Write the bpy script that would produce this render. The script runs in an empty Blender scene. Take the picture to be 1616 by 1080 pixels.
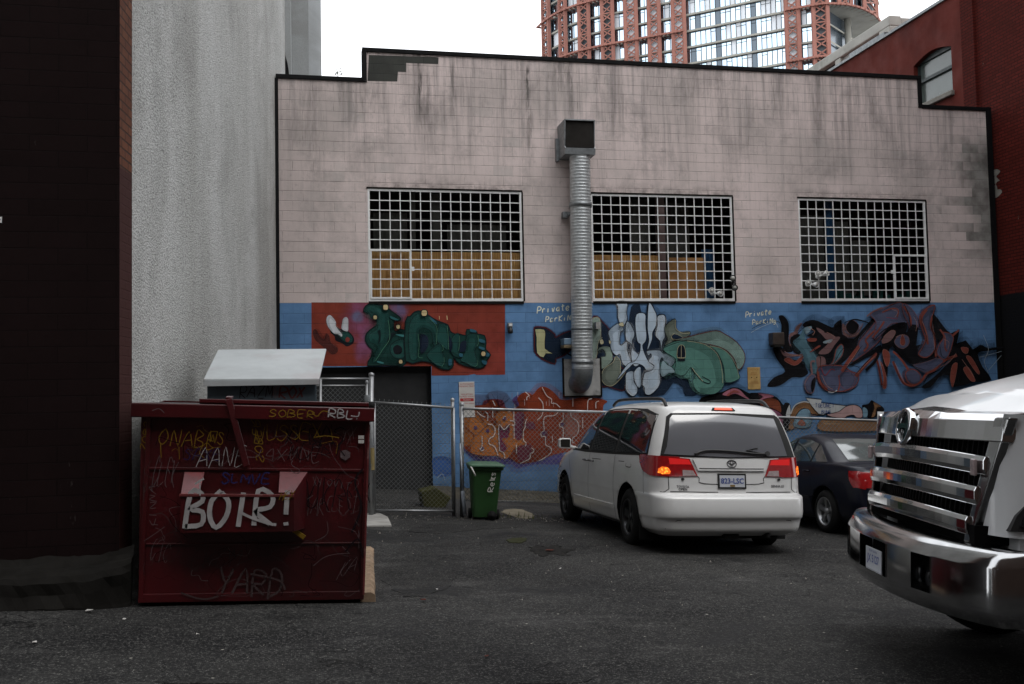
import bpy, bmesh, math, random
from math import sin, cos, pi, radians, sqrt
from mathutils import Vector, Matrix, noise as mnoise
from mathutils.geometry import delaunay_2d_cdt
from mathutils.bvhtree import BVHTree
random.seed(7)
SC = bpy.context.scene
COL = SC.collection

# ------------------------------------------------------------------ camera
F, CH = 1571.1, 1.69
YAW, PIT, ROL = radians(11.8), radians(3.05), radians(1.15)
fwd = Vector((sin(YAW)*cos(PIT), cos(YAW)*cos(PIT), sin(PIT)))
r0 = Vector((cos(YAW), -sin(YAW), 0)); u0 = r0.cross(fwd)
CR = r0*cos(ROL)-u0*sin(ROL); CU = u0*cos(ROL)+r0*sin(ROL)
cam = bpy.data.cameras.new('camera'); camo = bpy.data.objects.new('camera', cam); COL.objects.link(camo)
cam.sensor_width = 36; cam.lens = 35; cam.clip_start = .05; cam.clip_end = 2000
camo.matrix_world = Matrix(((CR.x, CU.x, -fwd.x, 0), (CR.y, CU.y, -fwd.y, 0), (CR.z, CU.z, -fwd.z, CH), (0, 0, 0, 1)))
SC.camera = camo
# ------------------------------------------------------------------ world, sun, exposure
SUN_EL, SUN_AZ = radians(58), radians(150)          # azimuth clockwise from +Y
w = bpy.data.worlds.new('World'); SC.world = w; w.use_nodes = True
wt = w.node_tree; wt.nodes.clear()
wo = wt.nodes.new('ShaderNodeOutputWorld'); bg = wt.nodes.new('ShaderNodeBackground')
sky = wt.nodes.new('ShaderNodeTexSky'); sky.sky_type = 'NISHITA'; sky.sun_disc = False
sky.sun_elevation = SUN_EL; sky.sun_rotation = SUN_AZ; sky.dust_density = 4
mx = wt.nodes.new('ShaderNodeMix'); mx.data_type = 'RGBA'; mx.inputs['Factor'].default_value = .93
tc = wt.nodes.new('ShaderNodeTexCoord'); nz = wt.nodes.new('ShaderNodeTexNoise'); nz.inputs['Scale'].default_value = 2.2; nz.inputs['Detail'].default_value = 5
cr = wt.nodes.new('ShaderNodeValToRGB'); cr.color_ramp.elements[0].color = (12.6, 13.0, 13.7, 1); cr.color_ramp.elements[1].color = (15.5, 15.7, 16, 1)
cr.color_ramp.elements[0].position = .35; cr.color_ramp.elements[1].position = .65
wt.links.new(tc.outputs['Generated'], nz.inputs['Vector']); wt.links.new(nz.outputs[0], cr.inputs[0])
wt.links.new(sky.outputs[0], mx.inputs[6]); wt.links.new(cr.outputs[0], mx.inputs[7])
wt.links.new(mx.outputs[2], bg.inputs[0]); bg.inputs[1].default_value = .1
wt.links.new(bg.outputs[0], wo.inputs[0])
sl = bpy.data.lights.new('sun', 'SUN'); sl.energy = .6; sl.angle = radians(25); sl.color = (1, .97, .93)
so = bpy.data.objects.new('sun', sl); COL.objects.link(so)
sd = Vector((sin(SUN_AZ)*cos(SUN_EL), cos(SUN_AZ)*cos(SUN_EL), sin(SUN_EL)))
so.rotation_euler = sd.to_track_quat('Z', 'Y').to_euler(); so.location = (0, -5, 30)
SC.view_settings.view_transform = 'Standard'; SC.view_settings.look = 'None'
SC.view_settings.exposure = 0.5; SC.view_settings.gamma = 1

# ------------------------------------------------------------------ geometry helpers
def ray(px, py): return fwd+(px-808)/F*CR-(py-540)/F*CU
def atY(px, py, Y): d = ray(px, py); return Vector((0, 0, CH))+d*(Y/d.y)
def atX(px, py, X): d = ray(px, py); return Vector((0, 0, CH))+d*(X/d.x)
KS = .045
def gz(x, y):
    xx = max(-9, min(x, 14)); z = -KS*xx
    z -= .022*max(0, y-12)*max(0, min(x/4, 1.3)) if y < 30 else .022*18*max(0, min(x/4, 1.3))
    return z
WM = {}
def tag(o, label=None, cat=None, group=None, kind=None):
    for k, v in (('label', label), ('category', cat), ('group', group), ('kind', kind)):
        if v: o[k] = v
    return o
def thing(name, label, cat, loc=(0, 0, 0), rot=(0, 0, 0), group=None):
    o = bpy.data.objects.new(name, None); COL.objects.link(o); o.location = loc; o.rotation_euler = rot
    o.empty_display_size = .2
    from mathutils import Euler
    WM[o] = Matrix.Translation(loc) @ Euler(rot).to_matrix().to_4x4()
    return tag(o, label, cat, group)
class MB:
    def __init__(s): s.v = []; s.f = []; s.m = []; s.s = []
    def add(s, vs, fs, m=0, sm=False):
        b = len(s.v); s.v += [tuple(p) for p in vs]
        for f in fs: s.f.append([b+i for i in f]); s.m.append(m); s.s.append(sm)
        return s
    def box(s, a, b, m=0):
        (x0, y0, z0), (x1, y1, z1) = a, b
        x0, x1 = sorted((x0, x1)); y0, y1 = sorted((y0, y1)); z0, z1 = sorted((z0, z1))
        return s.add([(x, y, z) for z in (z0, z1) for y in (y0, y1) for x in (x0, x1)],
                     [(0, 2, 3, 1), (4, 5, 7, 6), (0, 1, 5, 4), (2, 6, 7, 3), (0, 4, 6, 2), (1, 3, 7, 5)], m)
    def obox(s, c, ax, ay, az, m=0):   # oriented box: centre and half-axis vectors
        c, ax, ay, az = map(Vector, (c, ax, ay, az))
        return s.add([c+i*ax+j*ay+k*az for k in (-1, 1) for j in (-1, 1) for i in (-1, 1)],
                     [(0, 2, 3, 1), (4, 5, 7, 6), (0, 1, 5, 4), (2, 6, 7, 3), (0, 4, 6, 2), (1, 3, 7, 5)], m)
    def bar(s, p, q, wd, ht, m=0):
        p, q = Vector(p), Vector(q); d = q-p
        if d.length < 1e-6: return s
        u = d.normalized(); a = u.cross(Vector((0, 0, 1)))
        if a.length < .1: a = Vector((1, 0, 0))
        a.normalize(); b = a.cross(u)
        return s.obox((p+q)/2, d/2, a*wd/2, b*ht/2, m)
    def tube(s, pts, r, n=8, m=0, caps=True, sm=True):
        pts = [Vector(p) for p in pts]; N = len(pts); rs = r if isinstance(r, (list, tuple)) else [r]*N
        up = None; vs = []
        for i, p in enumerate(pts):
            t = (pts[min(i+1, N-1)]-pts[max(i-1, 0)]).normalized()
            if up is None:
                up = Vector((0, 0, 1)) if abs(t.z) < .9 else Vector((1, 0, 0))
            a = t.cross(up).normalized(); up = a.cross(t).normalized()
            for k in range(n): an = 2*pi*k/n; vs.append(p+(a*cos(an)+up*sin(an))*rs[i])
        fs = [(i*n+k, i*n+(k+1) % n, (i+1)*n+(k+1) % n, (i+1)*n+k) for i in range(N-1) for k in range(n)]
        s.add(vs, fs, m, sm)
        if caps: b = len(s.v)-len(vs); s.f += [[b+k for k in range(n)][::-1], [b+(N-1)*n+k for k in range(n)]]; s.m += [m, m]; s.s += [False, False]
        return s
    def lathe(s, c, ax, prof, n=24, m=0, sm=True, ref=None):   # prof: (dist along axis, radius)
        c = Vector(c); ax = Vector(ax).normalized(); a = ax.cross(ref or (Vector((0, 0, 1)) if abs(ax.z) < .9 else Vector((1, 0, 0)))).normalized(); b = ax.cross(a)
        vs = [c+ax*h+(a*cos(2*pi*k/n)+b*sin(2*pi*k/n))*max(r, 1e-4) for h, r in prof for k in range(n)]
        return s.add(vs, [(i*n+k, i*n+(k+1) % n, (i+1)*n+(k+1) % n, (i+1)*n+k) for i in range(len(prof)-1) for k in range(n)], m, sm)
    def prism(s, pts, d, m=0, ms=None):     # polygon (list of 3D points) extruded along d
        pts = [Vector(p) for p in pts]; n = len(pts); d = Vector(d)
        s.add(pts+[p+d for p in pts], [list(range(n)), list(range(n, 2*n))[::-1]], m)
        b = len(s.v)-2*n
        for i in range(n): s.f.append([b+i, b+n+i, b+n+(i+1) % n, b+(i+1) % n]); s.m.append(m if ms is None else ms); s.s.append(False)
        return s
    def build(s, name, mats, parent=None, local=False, label=None, cat=None, group=None, kind=None, bevel=0, bseg=2, sub=0, recalc=True, smooth=None):
        me = bpy.data.meshes.new(name); me.from_pydata([tuple(v) for v in s.v], [], s.f); me.update()
        if not isinstance(mats, (list, tuple)): mats = [mats]
        for mt in mats: me.materials.append(mt)
        for p, mi, sm in zip(me.polygons, s.m, s.s): p.material_index = min(mi, len(mats)-1); p.use_smooth = sm if smooth is None else smooth
        if recalc:
            b = bmesh.new(); b.from_mesh(me); bmesh.ops.recalc_face_normals(b, faces=b.faces); b.to_mesh(me); b.free()
        o = bpy.data.objects.new(name, me); COL.objects.link(o)
        if parent is not None:
            o.parent = parent
            if local: WM[o] = WM[parent]
            else: o.matrix_parent_inverse = WM[parent].inverted(); WM[o] = Matrix.Identity(4)
        else: WM[o] = Matrix.Identity(4)
        if bevel:
            md = o.modifiers.new('b', 'BEVEL'); md.width = bevel; md.segments = bseg; md.limit_method = 'ANGLE'; md.angle_limit = radians(40)
        if sub: md = o.modifiers.new('s', 'SUBSURF'); md.levels = sub; md.render_levels = sub
        return tag(o, label, cat, group, kind)
def sm(pts, n=5, closed=True):
    P = [Vector(p) for p in pts]; N = len(P); out = []
    for i in range(N if closed else N-1):
        g = (lambda k: P[k % N]) if closed else (lambda k: P[max(0, min(N-1, k))])
        a, b, c, d = g(i-1), g(i), g(i+1), g(i+2)
        for k in range(n):
            t = k/n; out.append(.5*((2*b)+(c-a)*t+(2*a-5*b+4*c-d)*t*t+(3*b-a-3*c+d)*t**3))
    if not closed: out.append(P[-1])
    return out
def fill(mb, outline, proj, off=0, mat=0, res=None, skirt=None, smooth=False):
    pts = [Vector((p[0], p[1])) for p in outline]; n = len(pts)
    if res:
        q = []
        for i in range(n):
            a, b = pts[i], pts[(i+1) % n]; k = max(1, int((b-a).length/res+.5))
            q += [a.lerp(b, j/k) for j in range(k)]
        pts = q; n = len(pts)
    extra = []
    if res:
        xs = [p.x for p in pts]; ys = [p.y for p in pts]
        def inside(x, y):
            c = False
            for i in range(n):
                a, b = pts[i], pts[i-1]
                if (a.y > y) != (b.y > y) and x < (b.x-a.x)*(y-a.y)/(b.y-a.y)+a.x: c = not c
            return c
        x = min(xs)+res*.5
        while x < max(xs):
            y = min(ys)+res*.5
            while y < max(ys):
                if inside(x, y) and min((p-Vector((x, y))).length for p in pts) > res*.4: extra.append(Vector((x, y)))
                y += res
            x += res
    V, E, T, *_ = delaunay_2d_cdt(pts+extra, [], [list(range(n))], 1, 1e-6)
    mb.add([proj(v.x, v.y, off) for v in V], [tuple(t) for t in T], mat, smooth)
    if skirt is not None:
        mb.add([proj(p.x, p.y, off) for p in pts]+[proj(p.x, p.y, skirt) for p in pts], [(i, (i+1) % n, n+(i+1) % n, n+i) for i in range(n)], mat)
def rib(mb, pts, wd, proj, off=0, mat=0, closed=False, taper=False):
    P = [Vector((p[0], p[1])) for p in pts]; N = len(P)
    if N < 2: return
    L = []
    for i in range(N):
        a = P[(i-1) % N] if closed else P[max(i-1, 0)]; b = P[(i+1) % N] if closed else P[min(i+1, N-1)]
        t = (b-a); t = t.normalized() if t.length > 1e-9 else Vector((1, 0)); nn = Vector((-t.y, t.x))
        ww = wd/2*(1 if not taper else .35+.65*sin(pi*min(1, max(0, (i+.4)/(N)))))
        L.append((P[i]+nn*ww, P[i]-nn*ww))
    vs = [proj(q.x, q.y, off) for pr in L for q in pr]
    k = N if closed else N-1
    mb.add(vs, [(2*i, 2*i+1, 2*((i+1) % N)+1, 2*((i+1) % N)) for i in range(k)], mat)

# ------------------------------------------------------------------ materials
def S(r, g, b):
    f = lambda c: (c/255/12.92 if c <= 10 else ((c/255+.055)/1.055)**2.4)
    return (f(r), f(g), f(b), 1)
class NT:
    def __init__(s, name):
        s.mat = bpy.data.materials.new(name); s.mat.use_nodes = True; s.t = s.mat.node_tree
        s.b = s.t.nodes['Principled BSDF']; s.out = s.t.nodes['Material Output']; s._tc = None
    def set(s, sock, v):
        if isinstance(v, bpy.types.NodeSocket): s.t.links.new(v, sock)
        elif v is not None:
            try: sock.default_value = v
            except Exception: sock.default_value = (v, v, v, 1) if len(sock.default_value) == 4 else (v, v, v)
    @property
    def P(s):
        if not s._tc: s._tc = s.t.nodes.new('ShaderNodeTexCoord')
        return s._tc.outputs['Object']
    def math(s, op, a, b=None, c=None, clamp=False):
        n = s.t.nodes.new('ShaderNodeMath'); n.operation = op; n.use_clamp = clamp
        s.set(n.inputs[0], a)
        if b is not None: s.set(n.inputs[1], b)
        if c is not None: s.set(n.inputs[2], c)
        return n.outputs[0]
    def xyz(s, v=None):
        n = s.t.nodes.new('ShaderNodeSeparateXYZ'); s.t.links.new(v or s.P, n.inputs[0]); return n.outputs
    def comb(s, x, y, z):
        n = s.t.nodes.new('ShaderNodeCombineXYZ'); s.set(n.inputs[0], x); s.set(n.inputs[1], y); s.set(n.inputs[2], z); return n.outputs[0]
    def scale(s, v, sc, loc=(0, 0, 0)):
        n = s.t.nodes.new('ShaderNodeMapping'); s.t.links.new(v, n.inputs[0]); n.inputs['Scale'].default_value = sc; n.inputs['Location'].default_value = loc; return n.outputs[0]
    def noise(s, sc, det=4, v=None, rough=.55, dist=0):
        n = s.t.nodes.new('ShaderNodeTexNoise'); s.t.links.new(v or s.P, n.inputs['Vector']); n.inputs['Scale'].default_value = sc
        n.inputs['Detail'].default_value = det; n.inputs['Roughness'].default_value = rough; n.inputs['Distortion'].default_value = dist; return n.outputs[0]
    def voro(s, sc, v=None, feat='F1', out=0, rnd=1):
        n = s.t.nodes.new('ShaderNodeTexVoronoi'); n.feature = feat; s.t.links.new(v or s.P, n.inputs['Vector']); n.inputs['Scale'].default_value = sc
        n.inputs['Randomness'].default_value = rnd; return n.outputs[out]
    def rng(s, v, a, b, c=0, d=1, smooth=False):
        n = s.t.nodes.new('ShaderNodeMapRange'); s.set(n.inputs[0], v)
        for i, k in enumerate((a, b, c, d)): n.inputs[i+1].default_value = k
        if smooth: n.interpolation_type = 'SMOOTHSTEP'
        return n.outputs[0]
    def mix(s, f, a, b, mode='MIX'):
        n = s.t.nodes.new('ShaderNodeMix'); n.data_type = 'RGBA'; n.blend_type = mode; s.set(n.inputs[0], f); s.set(n.inputs[6], a); s.set(n.inputs[7], b); return n.outputs[2]
    def bump(s, h, st=.3, dist=.01, nrm=None):
        n = s.t.nodes.new('ShaderNodeBump'); n.inputs['Strength'].default_value = st; n.inputs['Distance'].default_value = dist
        s.t.links.new(h, n.inputs['Height'])
        if nrm is not None: s.t.links.new(nrm, n.inputs['Normal'])
        return n.outputs[0]
    def brick(s, v, w, h, mortar, c1, c2, cm, smooth=.1, off=.5):
        n = s.t.nodes.new('ShaderNodeTexBrick'); s.t.links.new(v, n.inputs['Vector']); n.offset = off
        for k, val in (('Scale', 1), ('Brick Width', w), ('Row Height', h), ('Mortar Size', mortar), ('Mortar Smooth', smooth), ('Bias', 0)): n.inputs[k].default_value = val
        n.inputs['Color1'].default_value = c1; n.inputs['Color2'].default_value = c2; n.inputs['Mortar'].default_value = cm
        return n.outputs[0], n.outputs[1]
    def done(s, col=None, rough=.6, metal=0, nrm=None, spec=None, coat=None, emis=None, estr=0):
        b = s.b
        if col is not None: s.set(b.inputs['Base Color'], col)
        s.set(b.inputs['Roughness'], rough); s.set(b.inputs['Metallic'], metal)
        if nrm is not None: s.t.links.new(nrm, b.inputs['Normal'])
        if spec is not None: s.set(b.inputs['Specular IOR Level'], spec)
        if coat: b.inputs['Coat Weight'].default_value = coat; b.inputs['Coat Roughness'].default_value = .06
        if emis: b.inputs['Emission Color'].default_value = emis; b.inputs['Emission Strength'].default_value = estr
        return s.mat
def worn(name, col, rough=.6, metal=0, var=.25, sc=3, bump=.1, bsc=60, dirt=None, coat=None, spec=None):
    n = NT(name); a = n.noise(sc, 5); f = n.rng(a, .35, .7)
    dk = tuple(c*(1-var) for c in col[:3])+(1,)
    c = n.mix(f, col, dk)
    if dirt: d = n.noise(sc*.6, 7, rough=.7); c = n.mix(n.rng(d, .52, .72, 0, dirt[1]), c, dirt[0])
    nr = n.bump(n.noise(bsc, 3), bump, .002) if bump else None
    if spec is None and rough >= .6: spec = .15
    return n.done(c, n.rng(n.noise(sc*2, 3), .3, .7, rough*.85, min(1, rough*1.15)), metal, nr, spec, coat)
def plain(name, col, rough=.5, metal=0, **k): return NT(name).done(col, rough, metal, **k)
def blocks(n, x, z, vsoft=.4):
    """0..1 joint mask of running-bond blocks with weak, patchy upright joints, and a random value per block"""
    zz = n.math('DIVIDE', n.math('ADD', z, .075), .2032); row = n.math('FLOOR', zz)
    fz = n.math('SUBTRACT', zz, row); dz = n.math('MINIMUM', fz, n.math('SUBTRACT', 1, fz))
    xx = n.math('ADD', n.math('DIVIDE', x, .4064), n.math('MULTIPLY', n.math('MODULO', n.math('ADD', row, 100), 2), .5)); col = n.math('FLOOR', xx)
    fx = n.math('SUBTRACT', xx, col); dx = n.math('MINIMUM', fx, n.math('SUBTRACT', 1, fx))
    nz = n.noise(2.6, 4, rough=.7); nv = n.noise(3.4, 4, rough=.7)
    h = n.math('MULTIPLY', n.rng(dz, .014, .040, 1, 0), n.rng(nz, .35, .6, .35, 1))
    v = n.math('MULTIPLY', n.rng(dx, .006, .020, 1, 0), n.rng(nv, .45, .65, vsoft*.35, 1))
    wn = n.t.nodes.new('ShaderNodeTexWhiteNoise'); wn.noise_dimensions = '3D'; n.t.links.new(n.comb(col, row, 0), wn.inputs[0])
    return n.math('MAXIMUM', h, v), wn.outputs[0]
M = {}
BLK = {}
def blockpaint(col, name=None, rough=.75, haze=None, fade=.5, alpha=None):
    key = (tuple(round(c, 4) for c in col), haze, alpha)
    if key in BLK: return BLK[key]
    n = NT(name or 'wall_paint'); x, y, z = n.xyz()
    jm, per = blocks(n, x, z)
    base = col
    if haze:
        for (hc, hx, hz, hr, ht) in haze:
            d = n.math('SQRT', n.math('ADD', n.math('POWER', n.math('SUBTRACT', x, hx), 2), n.math('POWER', n.math('SUBTRACT', z, hz), 2)))
            d = n.math('ADD', d, n.math('MULTIPLY', n.math('SUBTRACT', n.noise(3.2, 5), .5), hr*1.1))
            base = n.mix(n.rng(d, hr*.35, hr, ht, 0, True), base, hc)
    # wear: fade and blotches, runs
    b1 = n.noise(1.3, 6, rough=.6); b2 = n.noise(9, 5, rough=.7)
    c = n.mix(n.rng(b1, .42, .68, 0, fade*.5), base, tuple(min(1, q*1.25+.02) for q in col[:3])+(1,))
    c = n.mix(n.rng(b2, .5, .75, 0, .35), c, tuple(q*.72 for q in col[:3])+(1,))
    run = n.noise(1, 4, v=n.scale(n.P, (9, 0, .55)), rough=.6)
    c = n.mix(n.rng(run, .56, .75, 0, .35), c, tuple(q*.65+.01 for q in col[:3])+(1,))
    # damp at the foot of the wall
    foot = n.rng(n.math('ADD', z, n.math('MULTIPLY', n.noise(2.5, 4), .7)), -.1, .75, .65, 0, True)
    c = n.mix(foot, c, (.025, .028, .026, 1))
    c = n.mix(n.rng(n.noise(2.4, 5, v=n.scale(n.P, (1, 1, 1), (3, 1, 8)), rough=.6), .38, .62, 0, .5), c, tuple(q*.55 for q in col[:3])+(1,))
    c = n.mix(n.rng(per, .8, 1, 0, .18), c, tuple(min(1, q*1.5+.01) for q in col[:3])+(1,))
    c = n.mix(n.math('MULTIPLY', jm, .42), c, (.012, .013, .016, 1))
    nr = n.bump(n.noise(45, 4), .3, .005); nr = n.bump(n.math('SUBTRACT', 1, jm), .6, .006, nr)
    BLK[key] = n.done(c, rough, 0, nr, .10)
    if alpha:      # thin overspray: grainy partial cover
        tr = n.t.nodes.new('ShaderNodeBsdfTransparent'); ms = n.t.nodes.new('ShaderNodeMixShader'); f = n.math('MULTIPLY', n.rng(n.noise(160, 3, rough=.8), .35, .6), n.rng(n.noise(4, 4), .3, .6, alpha*.4, alpha))
        n.t.links.new(f, ms.inputs[0]); n.t.links.new(tr.outputs[0], ms.inputs[1]); n.t.links.new(n.b.outputs[0], ms.inputs[2]); n.t.links.new(ms.outputs[0], n.out.inputs[0])
    return BLK[key]
def pinkwall():
    n = NT('pink_block_paint'); x, y, z = n.xyz()
    wob = n.math('MULTIPLY', n.math('SUBTRACT', n.noise(.5, 2), .5), .03)
    jm, per = blocks(n, x, n.math('ADD', z, wob))
    pink = (.72, .61, .585, 1)
    c = n.mix(n.rng(n.noise(.8, 4), .35, .65), pink, (.58, .50, .475, 1))
    c = n.mix(n.rng(n.noise(1.7, 5, rough=.7), .55, .75, 0, .5), c, (.44, .41, .39, 1))
    c = n.mix(n.math('MULTIPLY', n.rng(per, .90, .93), n.rng(n.noise(1.1, 2), .45, .6, 0, .25)), c, (.30, .32, .30, 1))
    cl = n.noise(1, 7, v=n.scale(n.P, (.9, 0, .7), (5, 0, 2)), rough=.72, dist=.3)
    c = n.mix(n.math('MULTIPLY', n.rng(cl, .50, .68, 0, .62), n.rng(z, 3.6, 7.5, .45, 1)), c, (.24, .215, .205, 1))
    # rain streaks running from the parapet
    st = n.noise(1, 6, v=n.scale(n.P, (3.6, 0, .22)), rough=.68)
    top = n.rng(n.math('ADD', z, n.math('MULTIPLY', n.noise(1.1, 3), 2.2)), 6.4, 9.8, .12, 1, True)
    c = n.mix(n.math('MULTIPLY', n.rng(st, .50, .70, 0, .85), top), c, (.13, .12, .115, 1))
    st2n = n.noise(1, 7, v=n.scale(n.P, (1.9, 0, 1.3), (2, 0, 9)), rough=.75)
    st2 = n.noise(1, 6, v=n.scale(n.P, (11, 0, .5), (3, 0, 0)), rough=.7)
    c = n.mix(n.math('MULTIPLY', n.rng(st2, .5, .72, 0, .7), top), c, (.17, .15, .145, 1))
    brk = n.rng(n.noise(1, 5, v=n.scale(n.P, (14, 0, 2.2)), rough=.7), .38, .6)
    for (sx, sw, z0, z1, am) in ((2.36, .05, 6.6, 8.7, .95), (2.5, .12, 5.9, 8.7, .45), (3.02, .07, 6.6, 8.4, .4), (4.62, .045, 6.5, 8.45, .9), (4.66, .09, 5.9, 7.6, .4), (5.55, .05, 6.6, 8.6, .7), (5.35, .35, 7.9, 8.7, .45), (6.1, .06, 7.4, 8.6, .45), (3.2, .25, 7.0, 8.6, .25),
                                 (7.4, .3, 7.7, 8.6, .35), (8.3, .07, 7.6, 8.6, .5), (8.9, .12, 7.3, 8.6, .4), (10.2, .09, 7.2, 8.6, .45), (11.3, .2, 6.6, 8.6, .3), (12.6, .07, 7.3, 8.6, .5), (.2, .3, 5.2, 7.9, .3), (.75, .06, 7.2, 8.0, .5), (1.3, .5, 7.2, 7.9, .35)):
        xo = n.math('ADD', x, n.math('MULTIPLY', n.math('SUBTRACT', n.noise(2.5, 3), .5), .1))
        mxk = n.rng(n.math('ABSOLUTE', n.math('SUBTRACT', xo, sx)), sw*.2, sw*1.3, 1, 0, True)
        mz = n.math('MULTIPLY', n.rng(z, z0, z0+(z1-z0)*.7, 0, 1, True), n.rng(z, z1, z1+.2, 1, 0))
        c = n.mix(n.math('MULTIPLY', n.math('MULTIPLY', mxk, mz), n.math('MULTIPLY', brk, am)), c, (.055, .052, .048, 1))
    for (bx_, bz_, br_, ba_) in ((.5, 7.3, 1.1, .5), (.2, 5.6, .8, .35), (1.8, 6.6, .7, .35), (3.6, 7.9, 1.0, .3), (5.2, 7.9, .9, .4), (7.6, 8.0, 1.1, .4), (9.7, 7.6, 1.0, .35), (11.4, 6.9, .8, .45), (5.1, 5.2, .7, .2), (13.6, 6.6, .9, .4), (9.9, 4.4, .6, .25)):
        d_ = n.math('SQRT', n.math('ADD', n.math('POWER', n.math('SUBTRACT', x, bx_), 2), n.math('POWER', n.math('SUBTRACT', z, bz_), 2)))
        d_ = n.math('ADD', d_, n.math('MULTIPLY', n.math('SUBTRACT', st2n, .5), br_*2.2))
        c = n.mix(n.rng(d_, br_*.2, br_, ba_*.75, 0, True), c, (.26, .245, .23, 1))
    # soot over the window heads
    for (wa, wb) in ((1.2, 4.5), (5.9, 9.2), (10.6, 13.9)):
        m1 = n.math('MULTIPLY', n.rng(x, wa-.15, wa+.1), n.rng(x, wb-.1, wb+.15, 1, 0))
        m2 = n.math('MULTIPLY', n.rng(z, 5.9, 6.2, 1, 0, True), n.rng(z, 5.85, 5.9))
        c = n.mix(n.math('MULTIPLY', n.math('MULTIPLY', m1, m2), n.rng(n.noise(5, 5, rough=.7), .4, .65, 0, .75)), c, (.14, .12, .11, 1))
    # worn grey blocks, right end
    d = n.math('ADD', x, n.math('MULTIPLY', n.math('SUBTRACT', n.noise(1.3, 4), .5), 1.0))
    d = n.math('ADD', d, n.math('MULTIPLY', n.math('SUBTRACT', per, .5), .7))
    edge = n.math('MULTIPLY', n.rng(d, 14.55, 15.05, 0, 1), n.math('MULTIPLY', n.rng(z, 4.3, 5.0), n.rng(z, 7.1, 7.7, 1, 0)))
    gre = n.mix(n.rng(n.noise(3, 5), .4, .65), (.23, .235, .215, 1), (.07, .068, .062, 1))
    c = n.mix(n.math('MULTIPLY', edge, .85), c, gre)
    c = n.mix(n.rng(x, -.35, .5, .3, 0, True), c, (.2, .185, .175, 1))
    c = n.mix(n.rng(n.noise(6, 6, rough=.8), .56, .72, 0, .45), c, (.22, .2, .19, 1))
    c = n.mix(n.math('MULTIPLY', jm, .5), c, (.10, .09, .085, 1))
    nr = n.bump(n.noise(50, 4), .3, .005); nr = n.bump(n.math('SUBTRACT', 1, jm), .7, .007, nr)
    return n.done(c, .8, 0, nr, .12)
def brickmat(name, c1, c2, cm, axis='x', bw=.21, bh=.075, mort=.009, rough=.85, spots=None, bumps=.8, base=None):
    n = NT(name); x, y, z = n.xyz()
    v = n.comb(n.math('ADD', x, y), z, 0)
    bc, bf = n.brick(v, bw, bh, mort, c1, c2, cm, .2)
    c = n.mix(n.rng(n.noise(1.1, 6, rough=.7), .35, .7, 0, .6), bc, tuple(q*.5 for q in c1[:3])+(1,))
    c = n.mix(n.rng(n.noise(14, 4), .55, .75, 0, .4), c, tuple(q*.45 for q in c1[:3])+(1,))
    if spots: c = n.mix(n.rng(n.noise(1, 5, v=n.scale(n.P, (5, 5, 1.4)), rough=.8), .70, .74), c, spots)
    if base: c = n.mix(n.rng(n.math('ADD', z, n.math('MULTIPLY', n.noise(3, 3), .08)), base[0], base[0]+.02, 1, 0), c, base[1])
    nr = n.bump(n.noise(60, 3), .3, .003); nr = n.bump(n.math('SUBTRACT', 1, bf), bumps, .008, nr)
    return n.done(c, rough, 0, nr, .10)
def stuccomat(name, ca, cb, grain=1):
    n = NT(name)
    g = n.noise(24, 8, rough=.75); g2 = n.voro(48)
    c = n.mix(n.rng(n.noise(.55, 4, v=n.scale(n.P, (1, 1, .35))), .35, .65), ca, cb)
    c = n.mix(n.rng(n.noise(1, 5, v=n.scale(n.P, (2.2, 2.2, .16)), rough=.6, dist=.6), .5, .75, 0, .2), c, tuple(q*.55 for q in ca[:3])+(1,))
    c = n.mix(n.rng(g, .50, .68, 0, .75*grain), c, (.11, .108, .10, 1))
    c = n.mix(n.rng(n.math('ADD', n.xyz()[2], n.math('MULTIPLY', n.noise(.9, 5), 3)), .5, 4.6, .75, 0, True), c, (.13, .125, .11, 1))
    c = n.mix(n.rng(n.noise(.55, 7, rough=.65, dist=.8), .48, .66, 0, .35), c, (.20, .195, .18, 1))
    h = n.math('ADD', g, n.math('MULTIPLY', g2, .6))
    return n.done(c, .95, 0, n.bump(h, .9*grain, .02), .1)
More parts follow.
